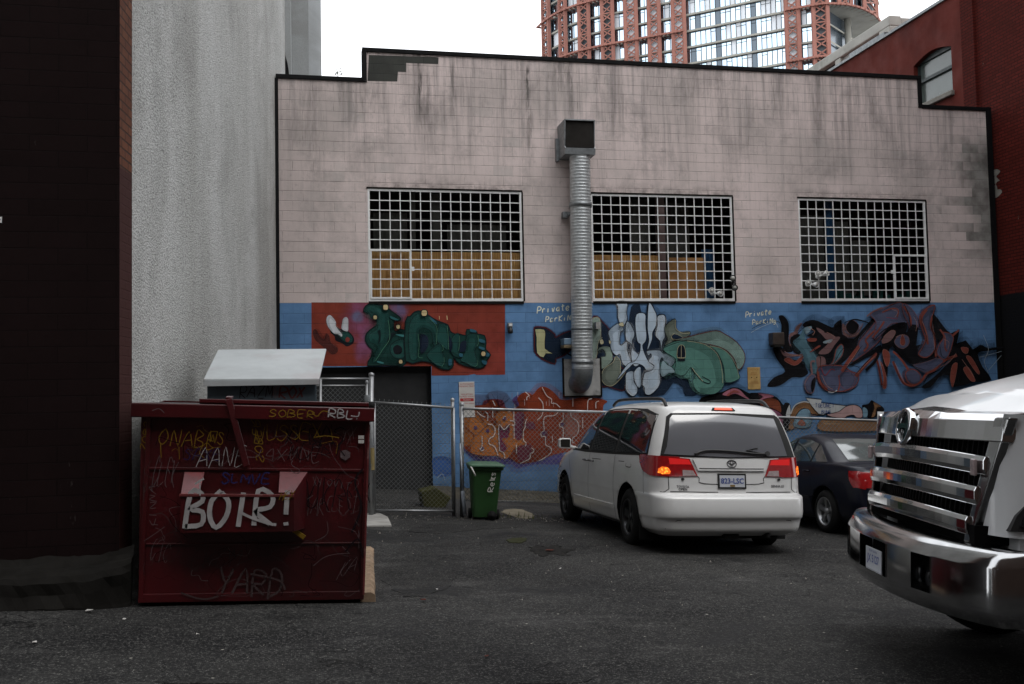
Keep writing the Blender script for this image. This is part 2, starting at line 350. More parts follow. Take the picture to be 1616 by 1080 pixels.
def asphaltmat(shade=1.0, name='asphalt'):
    n = NT(name)
    big = n.noise(.32, 6, rough=.62, dist=.4); mid = n.noise(1.3, 7, rough=.72, dist=.3); wear = n.noise(1, 6, v=n.scale(n.P, (.55, 1.5, 1)), rough=.7)
    c = n.mix(n.rng(big, .40, .60), (.0085, .0085, .009, 1), (.034, .0335, .032, 1))
    c = n.mix(n.rng(mid, .48, .62, 0, .8), c, (.009, .009, .0095, 1))
    c = n.mix(n.rng(wear, .54, .68, 0, .6), c, (.075, .073, .070, 1))
    g = n.noise(38, 5, rough=.85); g2 = n.noise(11, 6, rough=.8)
    c = n.mix(n.rng(g, .54, .63, 0, .7), c, (.15, .145, .135, 1)); c = n.mix(n.rng(g2, .50, .66, 0, .6), c, (.011, .011, .011, 1))
    ag = n.voro(80, out=1); agd = n.voro(80)
    sp = n.t.nodes.new('ShaderNodeSeparateColor'); n.t.links.new(ag, sp.inputs[0])
    c = n.mix(n.math('MULTIPLY', n.rng(sp.outputs[0], .6, 1, 0, .8), n.rng(agd, .3, .6, 1, 0)), c, (.17, .165, .155, 1))
    c = n.mix(n.rng(sp.outputs[1], .5, 1, 0, .6), c, (.010, .010, .010, 1))
    for sc_, th in ((9, .955), (21, .975)):
        ag2 = n.voro(sc_, out=1); ag2d = n.voro(sc_); sp2 = n.t.nodes.new('ShaderNodeSeparateColor'); n.t.links.new(ag2, sp2.inputs[0])
        c = n.mix(n.math('MULTIPLY', n.rng(sp2.outputs[0], th, th+.005), n.rng(ag2d, .06, .11, 1, 0)), c, (.36, .34, .30, 1))
    wv = n.t.nodes.new('ShaderNodeVectorMath'); wv.operation = 'ADD'; n.t.links.new(n.P, wv.inputs[0])
    nn = n.t.nodes.new('ShaderNodeTexNoise'); nn.inputs['Scale'].default_value = 1.6; nn.inputs['Detail'].default_value = 8; n.t.links.new(n.P, nn.inputs['Vector'])
    sc = n.t.nodes.new('ShaderNodeVectorMath'); sc.operation = 'SCALE'; sc.inputs['Scale'].default_value = 1.1; n.t.links.new(nn.outputs['Color'], sc.inputs[0]); n.t.links.new(sc.outputs[0], wv.inputs[1])
    ckm = None
    for sc_, w_, lo in ((.62, .008, .50), (1.9, .012, .57)):
        ck = n.voro(sc_, v=wv.outputs[0], feat='DISTANCE_TO_EDGE')
        k = n.math('MULTIPLY', n.rng(ck, .001, w_, 1, 0), n.rng(n.noise(.55, 3, v=n.scale(n.P, (1, 1, 1), (sc_, 4, 0))), lo, lo+.06)); ckm = k if ckm is None else n.math('MAXIMUM', ckm, k)
    c = n.mix(n.math('MULTIPLY', ckm, .75), c, (.005, .005, .005, 1))
    oil = n.rng(n.noise(.8, 4, v=n.scale(n.P, (1, 1, 1), (7, 3, 0)), dist=.5), .56, .66, 0, .65)
    c = n.mix(oil, c, (.010, .010, .0105, 1))
    if shade != 1: c = n.mix(1.0, c, (shade, shade, shade, 1), 'MULTIPLY')
    nr = n.bump(n.noise(5, 6, rough=.7), .6, .03); nr = n.bump(g2, .6, .012, nr); nr = n.bump(g, .7, .006, nr); nr = n.bump(n.math('SUBTRACT', 1, ckm), .6, .012, nr)
    return n.done(c, n.math('SUBTRACT', n.rng(mid, .4, .65, .85, .7), n.math('MULTIPLY', oil, .25)), 0, nr, .12)
M['pink'] = pinkwall()
M['blue'] = blockpaint((.115, .235, .43, 1), 'blue_block_paint', fade=.9)
M['asphalt'] = asphaltmat()
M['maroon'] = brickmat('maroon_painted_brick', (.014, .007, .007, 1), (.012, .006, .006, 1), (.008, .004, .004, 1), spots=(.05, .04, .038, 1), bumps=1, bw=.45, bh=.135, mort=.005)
M['rawbrick'] = brickmat('raw_brick', (.16, .062, .035, 1), (.11, .04, .025, 1), (.035, .025, .02, 1), bw=.2, bh=.08, base=(3.7, (.05, .02, .018, 1)))
M['redbrick'] = brickmat('red_painted_brick', (.12, .018, .013, 1), (.085, .014, .010, 1), (.03, .008, .007, 1), spots=(.3, .27, .24, 1), base=(3.78, (.010, .010, .011, 1)))
M['redpaint'] = worn('red_painted_wall', (.15, .028, .020, 1), .8, var=.3, sc=1.2, bump=.4, dirt=((.06, .014, .012, 1), .6))
M['stucco'] = stuccomat('pebble_stucco', (.56, .565, .55, 1), (.42, .42, .40, 1))
M['stucco2'] = stuccomat('smooth_stucco', (.36, .375, .375, 1), (.33, .345, .345, 1), .25)
M['stucco3'] = stuccomat('pale_stucco', (.46, .48, .49, 1), (.42, .44, .45, 1), .12)
M['tar'] = worn('black_flashing', (.005, .005, .0055, 1), .7, var=.3, bump=.3)
M['black'] = plain('black', (.004, .004, .004, 1), .9, spec=.05)
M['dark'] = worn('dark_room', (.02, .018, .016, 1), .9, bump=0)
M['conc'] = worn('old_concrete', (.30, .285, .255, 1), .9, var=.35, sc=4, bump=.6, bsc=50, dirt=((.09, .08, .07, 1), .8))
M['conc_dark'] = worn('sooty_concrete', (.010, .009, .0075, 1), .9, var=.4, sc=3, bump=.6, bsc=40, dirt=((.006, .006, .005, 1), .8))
M['galv'] = worn('galvanised_steel', (.60, .63, .64, 1), .45, .55, var=.25, sc=12, bump=.05, dirt=((.22, .22, .21, 1), .5))
M['galvdull'] = worn('dull_galvanised', (.30, .32, .33, 1), .55, .8, var=.3, sc=8, bump=.1)
M['white'] = worn('white_metal_paint', (.84, .85, .84, 1), .45, var=.12, sc=6, bump=.05)
M['glassdark'] = plain('dark_window_glass', (.010, .012, .014, 1), .06, spec=.6)
M['chrome'] = worn('chrome', (.60, .61, .62, 1), .10, 1, var=.08, sc=4, bump=0)
M['rubber'] = worn('rubber', (.014, .014, .014, 1), .8, var=.3, bump=.2)
M['blackplastic'] = worn('black_plastic', (.018, .018, .019, 1), .5, bump=.1)
def glass_clear():
    n = NT('window_glass'); t = n.t; tr = t.nodes.new('ShaderNodeBsdfTransparent'); gl = t.nodes.new('ShaderNodeBsdfGlossy'); gl.inputs['Roughness'].default_value = .05
    tr.inputs[0].default_value = (.95, .96, .95, 1); gl.inputs[0].default_value = (.9, .95, 1, 1)
    fr = t.nodes.new('ShaderNodeFresnel'); fr.inputs[0].default_value = 1.3; ms = t.nodes.new('ShaderNodeMixShader')
    t.links.new(fr.outputs[0], ms.inputs[0]); t.links.new(tr.outputs[0], ms.inputs[1]); t.links.new(gl.outputs[0], ms.inputs[2]); t.links.new(ms.outputs[0], n.out.inputs[0]); return n.mat
M['glass'] = glass_clear()
def bamboo():
    n = NT('bamboo_screen'); x, y, z = n.xyz()
    st = n.noise(1, 3, v=n.scale(n.P, (110, 1, 3)), rough=.5)
    row = n.noise(1, 2, v=n.scale(n.P, (2, 1, 9)))
    c = n.mix(n.rng(st, .35, .65), (.95, .62, .26, 1), (.52, .27, .09, 1))
    c = n.mix(n.rng(row, .5, .7, 0, .5), c, (.5, .24, .09, 1))
    return n.done(c, .75, 0, n.bump(st, .6, .004), .3)
M['bamboo'] = bamboo()

# ================================================================== SETTING: ground
WY = 20.0
def ground():
    def axis(bk):
        out = []
        for a, b, st in bk:
            k = int(round((b-a)/st)); out += [a+(b-a)*i/k for i in range(k)]
        return out+[bk[-1][1]]
    xs = axis([(-120, -20, 20), (-20, -9, 1), (-9, 14, .25), (14, 30, 2), (30, 150, 20)])
    ys = axis([(-60, -4, 8), (-4, 0, 1), (0, 21, .25), (21, 31, 1), (31, 300, 30)])
    vs = [(x, y, gz(x, y)+(.012*(mnoise.noise(Vector((x*.7, y*.7, 0))))+.006*mnoise.noise(Vector((x*2.1, y*2.1, 4))) if -9 <= x <= 14 and 0 <= y <= 21 else 0)) for y in ys for x in xs]
    nx = len(xs)
    fs = [(j*nx+i, j*nx+i+1, (j+1)*nx+i+1, (j+1)*nx+i) for j in range(len(ys)-1) for i in range(nx-1)]
    MB().add(vs, fs, 0, True).build('ground', M['asphalt'], kind='structure', label='worn dark asphalt of the alley and parking lot')
ground()
def G(px, py):
    d = ray(px, py); t = -CH/(d.z+KS*d.x)
    for _ in range(12):
        p = Vector((0, 0, CH))+d*t; e = p.z-gz(p.x, p.y); t += e/(-d.z-KS*d.x)
    return Vector((0, 0, CH))+d*t
def gproj(x, y, off): return Vector((x, y, gz(x, y)+.012*mnoise.noise(Vector((x*.7, y*.7, 0)))+.006*mnoise.noise(Vector((x*2.1, y*2.1, 4)))+off))
def gpatch(name, px, mat, label, off=.006, n=6, kind='structure', res=.18, jit=.03):
    pts = [G(*p) for p in px]; o = sm([(p.x, p.y) for p in pts], n) if n else [Vector((p.x, p.y)) for p in pts]
    if jit: o = [p+Vector((random.uniform(-jit, jit), random.uniform(-jit, jit))) for p in o]
    mb = MB(); fill(mb, o, gproj, off, res=res, skirt=-.01, smooth=True); return mb.build(name, mat, kind=kind, label=label, recalc=False)
M['pad'] = worn('pale_pad_concrete', (.34, .33, .31, 1), .9, var=.3, sc=3, bump=.4, dirt=((.12, .11, .1, 1), .7))
M['sand'] = worn('sandy_dirt', (.20, .175, .13, 1), .95, var=.4, sc=5, bump=.8, bsc=60, dirt=((.07, .065, .055, 1), .8))
M['dirt'] = worn('dark_dirt', (.075, .068, .052, 1), .95, var=.5, sc=4, bump=1, bsc=50, dirt=((.03, .028, .022, 1), .8))
gpatch('concrete_pad', [(540, 812), (600, 812), (612, 818), (618, 831), (560, 832), (520, 832)], M['pad'], 'pale concrete pad beside the red dumpster', off=.02, n=0, jit=.0, res=.1)
gpatch('dirt_patch', [(792, 808), (806, 804), (828, 806), (843, 814), (832, 819), (808, 815)], M['sand'], 'sandy worn patch beside the green bin', off=.006)
M['patch'] = worn('newer_asphalt', (.030, .030, .031, 1), .9, var=.3, sc=2, bump=.8, bsc=110, dirt=((.05, .05, .05, 1), .4))
M['asphalt_dark'] = asphaltmat(.8, 'dark_asphalt'); M['asphalt_pale'] = asphaltmat(1.4, 'worn_asphalt')
gpatch('asphalt_patch', [(300, 1062), (520, 1040), (690, 1012), (800, 1020), (870, 1046), (900, 1079), (300, 1079)], M['asphalt_dark'], 'darker asphalt patch at the bottom of the lane', off=.004, jit=.02)
gpatch('asphalt_patch', [(600, 905), (640, 880), (700, 874), (735, 890), (700, 930), (640, 940)], M['asphalt_dark'], 'dark irregular asphalt patch right of the kerb stop', off=.004, jit=.03)
gpatch('asphalt_patch', [(640, 838), (700, 826), (745, 828), (810, 824), (822, 832), (760, 836), (700, 842)], M['asphalt_dark'], 'dark asphalt repair in front of the gate', off=.004)

# ================================================================== PINK BLOCK BUILDING
pb = thing('block_building', 'pink and blue painted concrete block building with three barred windows and graffiti', 'building', (7.5, 20, 0))
X0, X1 = -.5, 15.58
WINS = [(1.27, 4.44), (5.93, 9.12), (10.68, 13.82)]; WZ0, WZ1 = 3.62, 5.90
DOOR = (-.05, 2.5, -1, 2.31); BLUEZ = 3.585
def wall_front():
    xs = sorted({X0, 1.24, 13.79, X1, DOOR[0], DOOR[1]} | {a for w_ in WINS for a in w_}); zs = [-1, 2.31, BLUEZ, WZ0, WZ1, 8.08, 8.12, 8.73]
    mb = MB()
    for i in range(len(xs)-1):
        for j in range(len(zs)-1):
            xm, zm = (xs[i]+xs[i+1])/2, (zs[j]+zs[j+1])/2
            top = 8.12 if xm < 1.24 else 8.73 if xm < 13.79 else 8.08
            if zm > top or (DOOR[0] < xm < DOOR[1] and zm < DOOR[3]): continue
            if any(a < xm < b for a, b in WINS) and WZ0 < zm < WZ1: continue
            m = 1 if zm < BLUEZ else 0
            mb.add([(xs[i], WY, zs[j]), (xs[i+1], WY, zs[j]), (xs[i+1], WY, zs[j+1]), (xs[i], WY, zs[j+1])], [(0, 1, 2, 3)], m)
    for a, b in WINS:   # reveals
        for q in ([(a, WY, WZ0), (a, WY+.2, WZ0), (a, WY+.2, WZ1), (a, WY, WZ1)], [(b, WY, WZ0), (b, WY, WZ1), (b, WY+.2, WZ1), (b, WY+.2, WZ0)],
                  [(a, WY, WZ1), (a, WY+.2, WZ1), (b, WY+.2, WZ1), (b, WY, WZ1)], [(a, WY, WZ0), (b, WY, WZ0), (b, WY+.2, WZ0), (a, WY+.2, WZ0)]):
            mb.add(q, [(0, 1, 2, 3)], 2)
    a, b = DOOR[:2]
    for q in ([(a, WY, -1), (a, WY+1.6, -1), (a, WY+1.6, 2.31), (a, WY, 2.31)], [(b, WY, -1), (b, WY, 2.31), (b, WY+1.6, 2.31), (b, WY+1.6, -1)], [(a, WY, 2.31), (a, WY+1.6, 2.31), (b, WY+1.6, 2.31), (b, WY, 2.31)]):
        mb.add(q, [(0, 1, 2, 3)], 3)
    # sides and back of the block
    mb.add([(X0, WY, -1), (X0, WY, 8.12), (X0, 40, 8.12), (X0, 40, -1)], [(0, 1, 2, 3)], 0)
    mb.add([(X1, WY, -1), (X1, WY, 8.08), (X1, 40, 8.08), (X1, 40, -1)], [(0, 3, 2, 1)], 0)
    # parapet back faces
    mb.add([(X0, WY+.2, 7.6), (X1, WY+.2, 7.6), (X1, WY+.2, 8.08), (13.79, WY+.2, 8.08), (13.79, WY+.2, 8.73), (1.24, WY+.2, 8.73), (1.24, WY+.2, 8.12), (X0, WY+.2, 8.12)], [(0, 7, 6, 5, 4, 3, 2, 1)], 0)
    mb.build('wall', [M['pink'], M['blue'], M['conc_dark'], M['dark']], pb, recalc=False)
wall_front()
M['door'] = worn('black_painted_door', (.030, .031, .032, 1), .6, var=.3, sc=3, bump=.1)
mb = MB()                                            # flat dark steel doors set just inside the opening
mb.box((DOOR[0], WY+.22, -1), (DOOR[1], WY+.3, 2.31))
for a_, b_ in ((.0, 1.22), (1.26, 2.44)): mb.box((a_, WY+.18, -.6), (b_, WY+.22, 2.2))
mb.box((1.2, WY+.15, .7), (1.25, WY+.18, .95))
mb.build('doorway', M['door'], pb, bevel=.01)
MB().box((X0-.0, WY+.2, 7.5), (X1, 40, 7.6)).build('roof', M['tar'], pb)
mb = MB()
def cop(x0, x1, z): mb.box((x0, WY-.035, z-.05), (x1, WY+.26, z+.035))
cop(X0-.01, 1.24-.045, 8.12); mb.box((1.24-.045, WY-.035, 8.07), (1.24+.045, WY+.26, 8.695)); cop(1.24-.045, 13.79+.045, 8.745)
mb.box((13.79-.045, WY-.034, 8.045), (13.79+.045, WY+.26, 8.695)); cop(13.79+.045, X1-.1, 8.08)
mb.build('coping', M['tar'], pb, bevel=.006)
MB().box((X0-.03, WY-.03, -.6), (X0+.035, WY, 8.07)).build('tar_joint', M['tar'], pb); MB().box((X1-.10, WY-.03, -.9), (X1+.03, WY, 8.12)).build('tar_joint', M['tar'], pb)
# windows
def seg_grid(mb, x0, x1, z0, z1, nx, nz, y, t=.018, m=0):
    for i in range(nx+1):
        x = x0+(x1-x0)*i/nx; mb.box((x-t/2, y-t/2, z0), (x+t/2, y+t/2, z1), m)
    for j in range(nz+1):
        z = z0+(z1-z0)*j/nz; mb.box((x0, y-t/2-.006, z-t/2), (x1, y+t/2-.006, z+t/2), m)
M['curtain'] = worn('grey_curtain', (.10, .10, .09, 1), .9, bump=.2)
M['curtblue'] = worn('blue_curtain', (.03, .10, .22, 1), .9, bump=.2)
M['paleboard'] = worn('plywood_board', (.85, .45, .18, 1), .7, var=.5, sc=2, bump=.1, dirt=((.2, .08, .03, 1), .6))
M['pinkpost'] = worn('pale_pink_post', (.30, .21, .20, 1), .8)
M['teal'] = worn('teal_clutter', (.02, .09, .08, 1), .6, var=.6, sc=8)
for k, (a, b) in enumerate(WINS):
    wl = ['barred window with a bamboo screen across its lower half', 'barred window beside the duct with bamboo screen and plywood', 'barred window on the right with dark curtained interior'][k]
    fr = MB(); t = .035
    for (q0, q1) in (((a, WY+.03, WZ0), (a+t, WY+.09, WZ1)), ((b-t, WY+.03, WZ0), (b, WY+.09, WZ1)), ((a+t, WY+.031, WZ1-t), (b-t, WY+.09, WZ1)), ((a+t, WY+.031, WZ0), (b-t, WY+.09, WZ0+.05))): fr.box((q0[0], q0[1]-.026, q0[2]), (q1[0], q1[1]-.026, q1[2]))
    fo = fr.build('window', M['white'], pb, label=wl, bevel=.004)
    g = MB(); seg_grid(g, a+t, b-t, WZ0+.05, WZ1-t, 15, 11, WY+.022, .018)
    cw = (b-a-2*t)/15; rh = (WZ1-t-WZ0-.05)/11
    ax, bx = (a+t, a+t+4*cw) if k == 0 else (b-t-4*cw, b-t)
    if k != 1:      # hinged escape panel with a heavier frame
        z1 = WZ0+.05+5*rh
        for q0, q1 in (((ax, WY+.015, WZ0+.055), (ax+.035, WY+.05, z1)), ((bx-.035, WY+.015, WZ0+.055), (bx, WY+.05, z1)), ((ax, WY+.014, z1-.035), (bx, WY+.05, z1)), ((ax, WY+.014, WZ0+.05), (bx, WY+.05, WZ0+.085))): g.box((q0[0], q0[1]-.024, q0[2]), (q1[0], q1[1]-.024, q1[2]))
        lx = bx+.03 if k == 0 else ax-.03; g.box((lx-.03, WY-.0, WZ0+.62), (lx+.03, WY+.04, WZ0+.70))
    g.build('window_bars', M['white'], fo)
    MB().box((a-.0, WY-.025, WZ0-.055), (b+.0, WY+.02, WZ0-.003)).box((a-.02, WY-.012, WZ1+.002), (b+.02, WY+.03, WZ1+.03)).box((b+.002, WY-.012, WZ0), (b+.03, WY+.03, WZ1)).build('sill', M['conc_dark'], fo)
    MB().add([(a, WY+.13, WZ0), (b, WY+.13, WZ0), (b, WY+.13, WZ1), (a, WY+.13, WZ1)], [(0, 1, 2, 3)]).build('pane', M['glass'], fo)
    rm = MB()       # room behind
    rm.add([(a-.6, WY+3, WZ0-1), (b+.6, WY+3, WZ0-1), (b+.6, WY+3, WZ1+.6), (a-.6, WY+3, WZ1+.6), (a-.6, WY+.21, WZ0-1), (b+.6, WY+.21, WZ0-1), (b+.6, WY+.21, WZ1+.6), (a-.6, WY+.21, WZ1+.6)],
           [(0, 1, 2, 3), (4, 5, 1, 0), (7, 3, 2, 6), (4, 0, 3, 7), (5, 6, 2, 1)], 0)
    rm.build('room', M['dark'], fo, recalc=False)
    def curtain(x0, x1, z0, z1, y, mat, nm='curtain', amp=.03):
        n = max(6, int((x1-x0)/.03)); c = MB()
        vs = [(x0+(x1-x0)*i/n, y+amp*sin(i*1.3)+amp*.4*sin(i*.37), z) for z in (z0, z1) for i in range(n+1)]
        c.add(vs, [(i, i+1, n+2+i, n+1+i) for i in range(n)], 0, True); c.build(nm, mat, fo, recalc=False)
    if k == 0:
        curtain(a, b, WZ0, WZ0+.05+4.9*rh, WY+.16, M['bamboo'], 'bamboo_screen', .004)
        MB().box((a+.9, WY+.35, WZ0+1.1), (a+1.0, WY+.4, WZ1)).box((a+1.35, WY+.35, WZ0+1.1), (a+1.5, WY+.42, WZ1)).box((a, WY+.6, WZ0+1.75), (b, WY+.65, WZ0+1.8)).build('rail', M['curtain'], fo)
        curtain(a+.15, a+.85, WZ0+1.1, WZ0+1.9, WY+.6, M['curtain']); curtain(a+1.7, b-.2, WZ0+1.1, WZ0+1.7, WY+.7, M['curtain'])
    elif k == 1:
        curtain(a, a+1.52, WZ0, WZ0+1.0, WY+.16, M['bamboo'], 'bamboo_screen', .004)
        MB().box((a+1.56, WY+.22, WZ0), (a+1.72, WY+.38, WZ1)).build('post', M['pinkpost'], fo)
        MB().box((a+1.8, WY+.3, WZ0), (a+2.62, WY+.33, WZ0+.98)).build('plywood_board', M['paleboard'], fo, bevel=.004)
        curtain(a+1.0, a+1.5, WZ0+1.0, WZ1, WY+.5, M['curtain']); curtain(a+1.8, a+2.5, WZ0+1.0, WZ1, WY+.8, M['curtain'])
        curtain(a+2.66, a+2.95, WZ0, WZ0+1.2, WY+.5, M['curtblue'])
    else:
        curtain(a+.25, a+.8, WZ0, WZ1-.3, WY+.4, M['curtain']); curtain(a+.85, a+1.05, WZ0, WZ1, WY+.35, M['curtblue'])
        curtain(a+1.1, a+1.5, WZ0+.2, WZ1-.4, WY+.55, M['curtain']); curtain(a+1.7, a+2.2, WZ0+.2, WZ1-.8, WY+.75, M['curtain'])
        mb2 = MB()
        for i in range(26):
            x = a+1.0+random.random()*2.0; h = random.uniform(.08, .3); mb2.obox((x, WY+.3+random.random()*.2, WZ0+.03+h*.5), (.03+random.random()*.05, 0, .01), (0, .03, 0), (random.uniform(-.03, .03), 0, h*.5))
        mb2.build('window_clutter', M['teal'], fo, bevel=.01)
# dark bare-block repair at the stepped parapet corner
def wp(x, z, off): return Vector((x, WY-off, z))
def wpx(px, py): p = atY(px, py, WY); return (p.x, p.z)
mb = MB(); fill(mb, [wpx(*p) for p in ((582, 87), (687, 90.5), (692, 91), (691.5, 101.5), (641, 99.5), (641, 114), (628, 113.5), (627, 129), (580, 128))], wp, .003)
mb.build('repair_patch', blockpaint((.06, .062, .056, 1), 'bare_dark_block'), pb)
# plants on the parapet
M['leaf'] = worn('leaf', (.10, .13, .03, 1), .6, var=.5, sc=20)
mb = MB(); c0 = atY(533, 122, WY+.1)
for i in range(26):
    a = random.uniform(-1, 1); h = random.uniform(.05, .2); p = c0+Vector((a*.09, random.uniform(-.04, .04), h)); d = Vector((random.uniform(-1, 1), random.uniform(-.5, .5), random.uniform(.2, 1)))*.035; e = Vector((random.uniform(-1, 1), random.uniform(-1, 1), 0))*.02
    mb.add([p-d, p+e, p+d, p-e], [(0, 1, 2, 3)])
mb.tube([c0-Vector((0, 0, .05)), c0+Vector((0, 0, .1)), c0+Vector((-.04, 0, .2))], .006, 5)
tag(mb.build('weed', M['leaf']), 'small green weed sprouting from the parapet at upper left', 'plant')

# ================================================================== OTHER BUILDINGS
lb = thing('brick_building', 'near-black maroon painted brick building at the far left', 'building', (-5, 9, 0))
BY = 8.73
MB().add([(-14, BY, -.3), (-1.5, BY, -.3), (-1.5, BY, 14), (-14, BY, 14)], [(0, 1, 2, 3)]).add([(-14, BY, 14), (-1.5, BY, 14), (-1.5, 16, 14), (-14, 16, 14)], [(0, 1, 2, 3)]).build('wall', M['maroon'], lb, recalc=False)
MB().add([(-1.5, BY, -.3), (-1.46, BY+.36, -.3), (-1.46, BY+.36, 14), (-1.5, BY, 14)], [(0, 1, 2, 3)]).build('corner_wall', M['rawbrick'], lb, recalc=False, label='unpainted raw brick edge of the maroon wall')
mb = MB()
n = 190
prof = [(0, .47), (-.06, .43), (-.13, .39), (-.20, .355), (-.25, .33), (-.28, .29), (-.29, .2), (-.31, .1), (-.33, .0), (-.36, -.2)]
vs = []
for i in range(n+1):
    x = -14+(12.62)*i/n
    for dy, z in prof: e_ = max(0, (x+1.75)/.37)**2; vs.append((x, BY+dy*(1-.35*e_)+.05*mnoise.noise(Vector((x*2, z*6, 0)))+.025*mnoise.noise(Vector((x*9, z*14, 3))), z+(.06*e_ if z > .1 else 0)+.04*mnoise.noise(Vector((x*1.5, dy*7, 2)))+.015*mnoise.noise(Vector((x*8, dy*20, 6)))))
K = len(prof)
mb.add(vs, [(i*K+j, i*K+j+1, (i+1)*K+j+1, (i+1)*K+j) for i in range(n) for j in range(K-1)]+[tuple(n*K+j for j in range(K))])
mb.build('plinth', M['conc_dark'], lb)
mb = MB(); pY = lambda x, z, off: Vector((x, BY-off, z))
p = atY(0, 346, BY); rib(mb, [(p.x-.05, p.z+.0), (p.x+.012, p.z+.01), (p.x+.004, p.z-.03)], .022, pY, .004); mb.build('wall_sign', M['white'], lb, label='end of a white painted letter')

sb = thing('stucco_building', 'tall pebble stuccoed building beside the pink block building', 'building', (-3, 15, 0))
MB().add([(-1.46, BY+.36, -.4), (-.36, 22.0, -.6), (-.36, 22.0, 30), (-1.46, BY+.36, 30)], [(0, 1, 2, 3)]).add([(-.36, 22, -.6), (-14, 22.3, -.6), (-14, 22.3, 30), (-.36, 22, 30)], [(0, 1, 2, 3)]).add([(-1.46, BY+.36, 14), (-1.46, BY+.36, 30), (-14, BY+.36, 30), (-14, BY+.36, 14)], [(0, 1, 2, 3)]).build('wall', M['stucco'], sb, recalc=False)
def pxX(px, Y): d = ray(px, 60); return d.x/d.y*Y
mb = MB(); xa = pxX(445, 24); xb = pxX(460.5, 25.5)
mb.box((-6, 24.5, -.5), (pxX(459, 24.5), 25.5, 30)); mb.build('rear_wall', M['stucco2'], sb)
mb = MB(); mb.box((-5.9, 26.2, -.5), (pxX(487, 26.2), 30, 30)); mb.build('rear_wing', M['stucco2'], sb)
mb = MB(); mb.box((-5.8, 30.5, -.5), (pxX(507, 30.5), 40, 30)); mb.build('rear_tower', M['stucco3'], sb)
mb = MB(); fill(mb, [(pxX(a, 24.5), atY(a, b, 24.5).z) for a, b in ((445, 118), (445, 50), (447, 62), (448.5, 70), (450, 88), (453, 98), (455, 110), (456, 122))], lambda x, z, o: Vector((x, 24.5-o, z)), .01); mb.build('torn_membrane', M['tar'], sb)

rb = thing('brick_building', 'red painted brick building with a black base at the right edge', 'building', (17, 20, 0))
RX = 15.72
def xw(y, z): return (RX, y, z)
wy0, wy1, wz0, wz1 = 21.45, 23.0, 8.98, 10.25
mb = MB()
for q in ([(20.9, -1), (20.9, 11.3), (wy0, 11.3), (wy0, -1)], [(wy1, -1), (wy1, 11.3), (34, 11.3), (34, -1)], [(wy0, -1), (wy0, wz0), (wy1, wz0), (wy1, -1)]):
    mb.add([xw(*p) for p in q], [(0, 1, 2, 3)])
arch = [(wy0+(wy1-wy0)*i/10, wz1-.16+.16*sin(pi*i/10)) for i in range(11)]
mb.add([xw(*p) for p in arch]+[xw(y, 11.3) for y, z in arch], [(i, 11+i, 12+i, i+1) for i in range(10)])
mb.add([xw(*p) for p in arch]+[(RX+.22, y, z) for y, z in arch], [(i, i+1, 12+i, 11+i) for i in range(10)])
mb.add([(RX, wy1, wz0), (RX+.22, wy1, wz0), (RX+.22, wy1, wz1-.16), (RX, wy1, wz1-.16)], [(0, 1, 2, 3)]); mb.add([(RX, wy0, wz0), (RX, wy0, wz1-.16), (RX+.22, wy0, wz1-.16), (RX+.22, wy0, wz0)], [(0, 1, 2, 3)])
mb.add([(RX, 20.9, 11.3), (30, 20.9, 11.3), (30, 34, 11.3), (RX, 34, 11.3)], [(0, 1, 2, 3)])
mb.add([(RX, 34, -1), (30, 34, -1), (30, 34, 11.3), (RX, 34, 11.3)], [(0, 1, 2, 3)])
mb.build('wall', M['redpaint'], rb, recalc=False)
M['winframe'] = worn('dark_window_frame', (.03, .045, .045, 1), .5)
M['winglass2'] = worn('dusty_upper_glass', (.11, .14, .13, 1), .25, var=.2, sc=1, bump=0, coat=.4)
mb = MB(); f = .05
mb.box((RX+.12, wy0, wz0), (RX+.2, wy0+f, wz1-.02)); mb.box((RX+.12, wy1-f, wz0), (RX+.2, wy1, wz1-.02)); mb.box((RX+.12, wy0+f, wz0), (RX+.2, wy1-f, wz0+.07)); mb.box((RX+.1, wy0+f, 9.60), (RX+.2, wy1-f, 9.68)); mb.box((RX+.12, wy0+f, wz1-.14), (RX+.2, wy1-f, wz1+.02))
wf = mb.build('window', M['winframe'], rb)
MB().add([(RX+.17, wy0, wz0), (RX+.17, wy1, wz0), (RX+.17, wy1, wz1), (RX+.17, wy0, wz1)], [(0, 1, 2, 3)]).build('pane', M['winglass2'], wf)
MB().box((RX-.1, wy0-.06, wz0-.13), (RX+.13, wy1+.06, wz0-.002)).build('sill', M['conc'], wf, bevel=.02)
mb = MB(); mb.box((RX-.05, 21.2, 11.3), (RX+.3, 34.2, 11.37)); mb.box((RX-.04, 24.2, 11.37), (RX+.35, 26.0, 11.46)); mb.box((RX-.08, 28.6, 11.1), (RX+.3, 29.6, 11.55)); mb.build('coping', M['galvdull'], rb)
mb = MB(); mb.add([(15.66, 12, -1), (15.66, 12, 20), (15.66, 20.45, 20), (15.66, 20.45, -1)], [(0, 1, 2, 3)]); mb.add([(15.66, 20.45, 8), (15.66, 20.45, 20), (15.60, 20.45, 20), (15.60, 20.45, 8)], [(0, 1, 2, 3)]); mb.add([(15.60, 20.45, -1), (15.60, 20.45, 20), (15.60, 20.9, 20), (15.60, 20.9, -1)], [(0, 1, 2, 3)]); mb.add([(15.60, 20.9, -1), (15.60, 20.9, 20), (22, 20.9, 20), (22, 20.9, -1)], [(0, 1, 2, 3)]); mb.add([(15.66, 12, -1), (15.66, 12, 20), (30, 12, 20), (30, 12, -1)], [(0, 3, 2, 1)]); mb.add([(15.6, 12, 20), (15.6, 20.9, 20), (30, 20.9, 20), (30, 12, 20)], [(0, 1, 2, 3)])
mb.build('brick_pier', M['redbrick'], rb, recalc=False)
mb = MB()
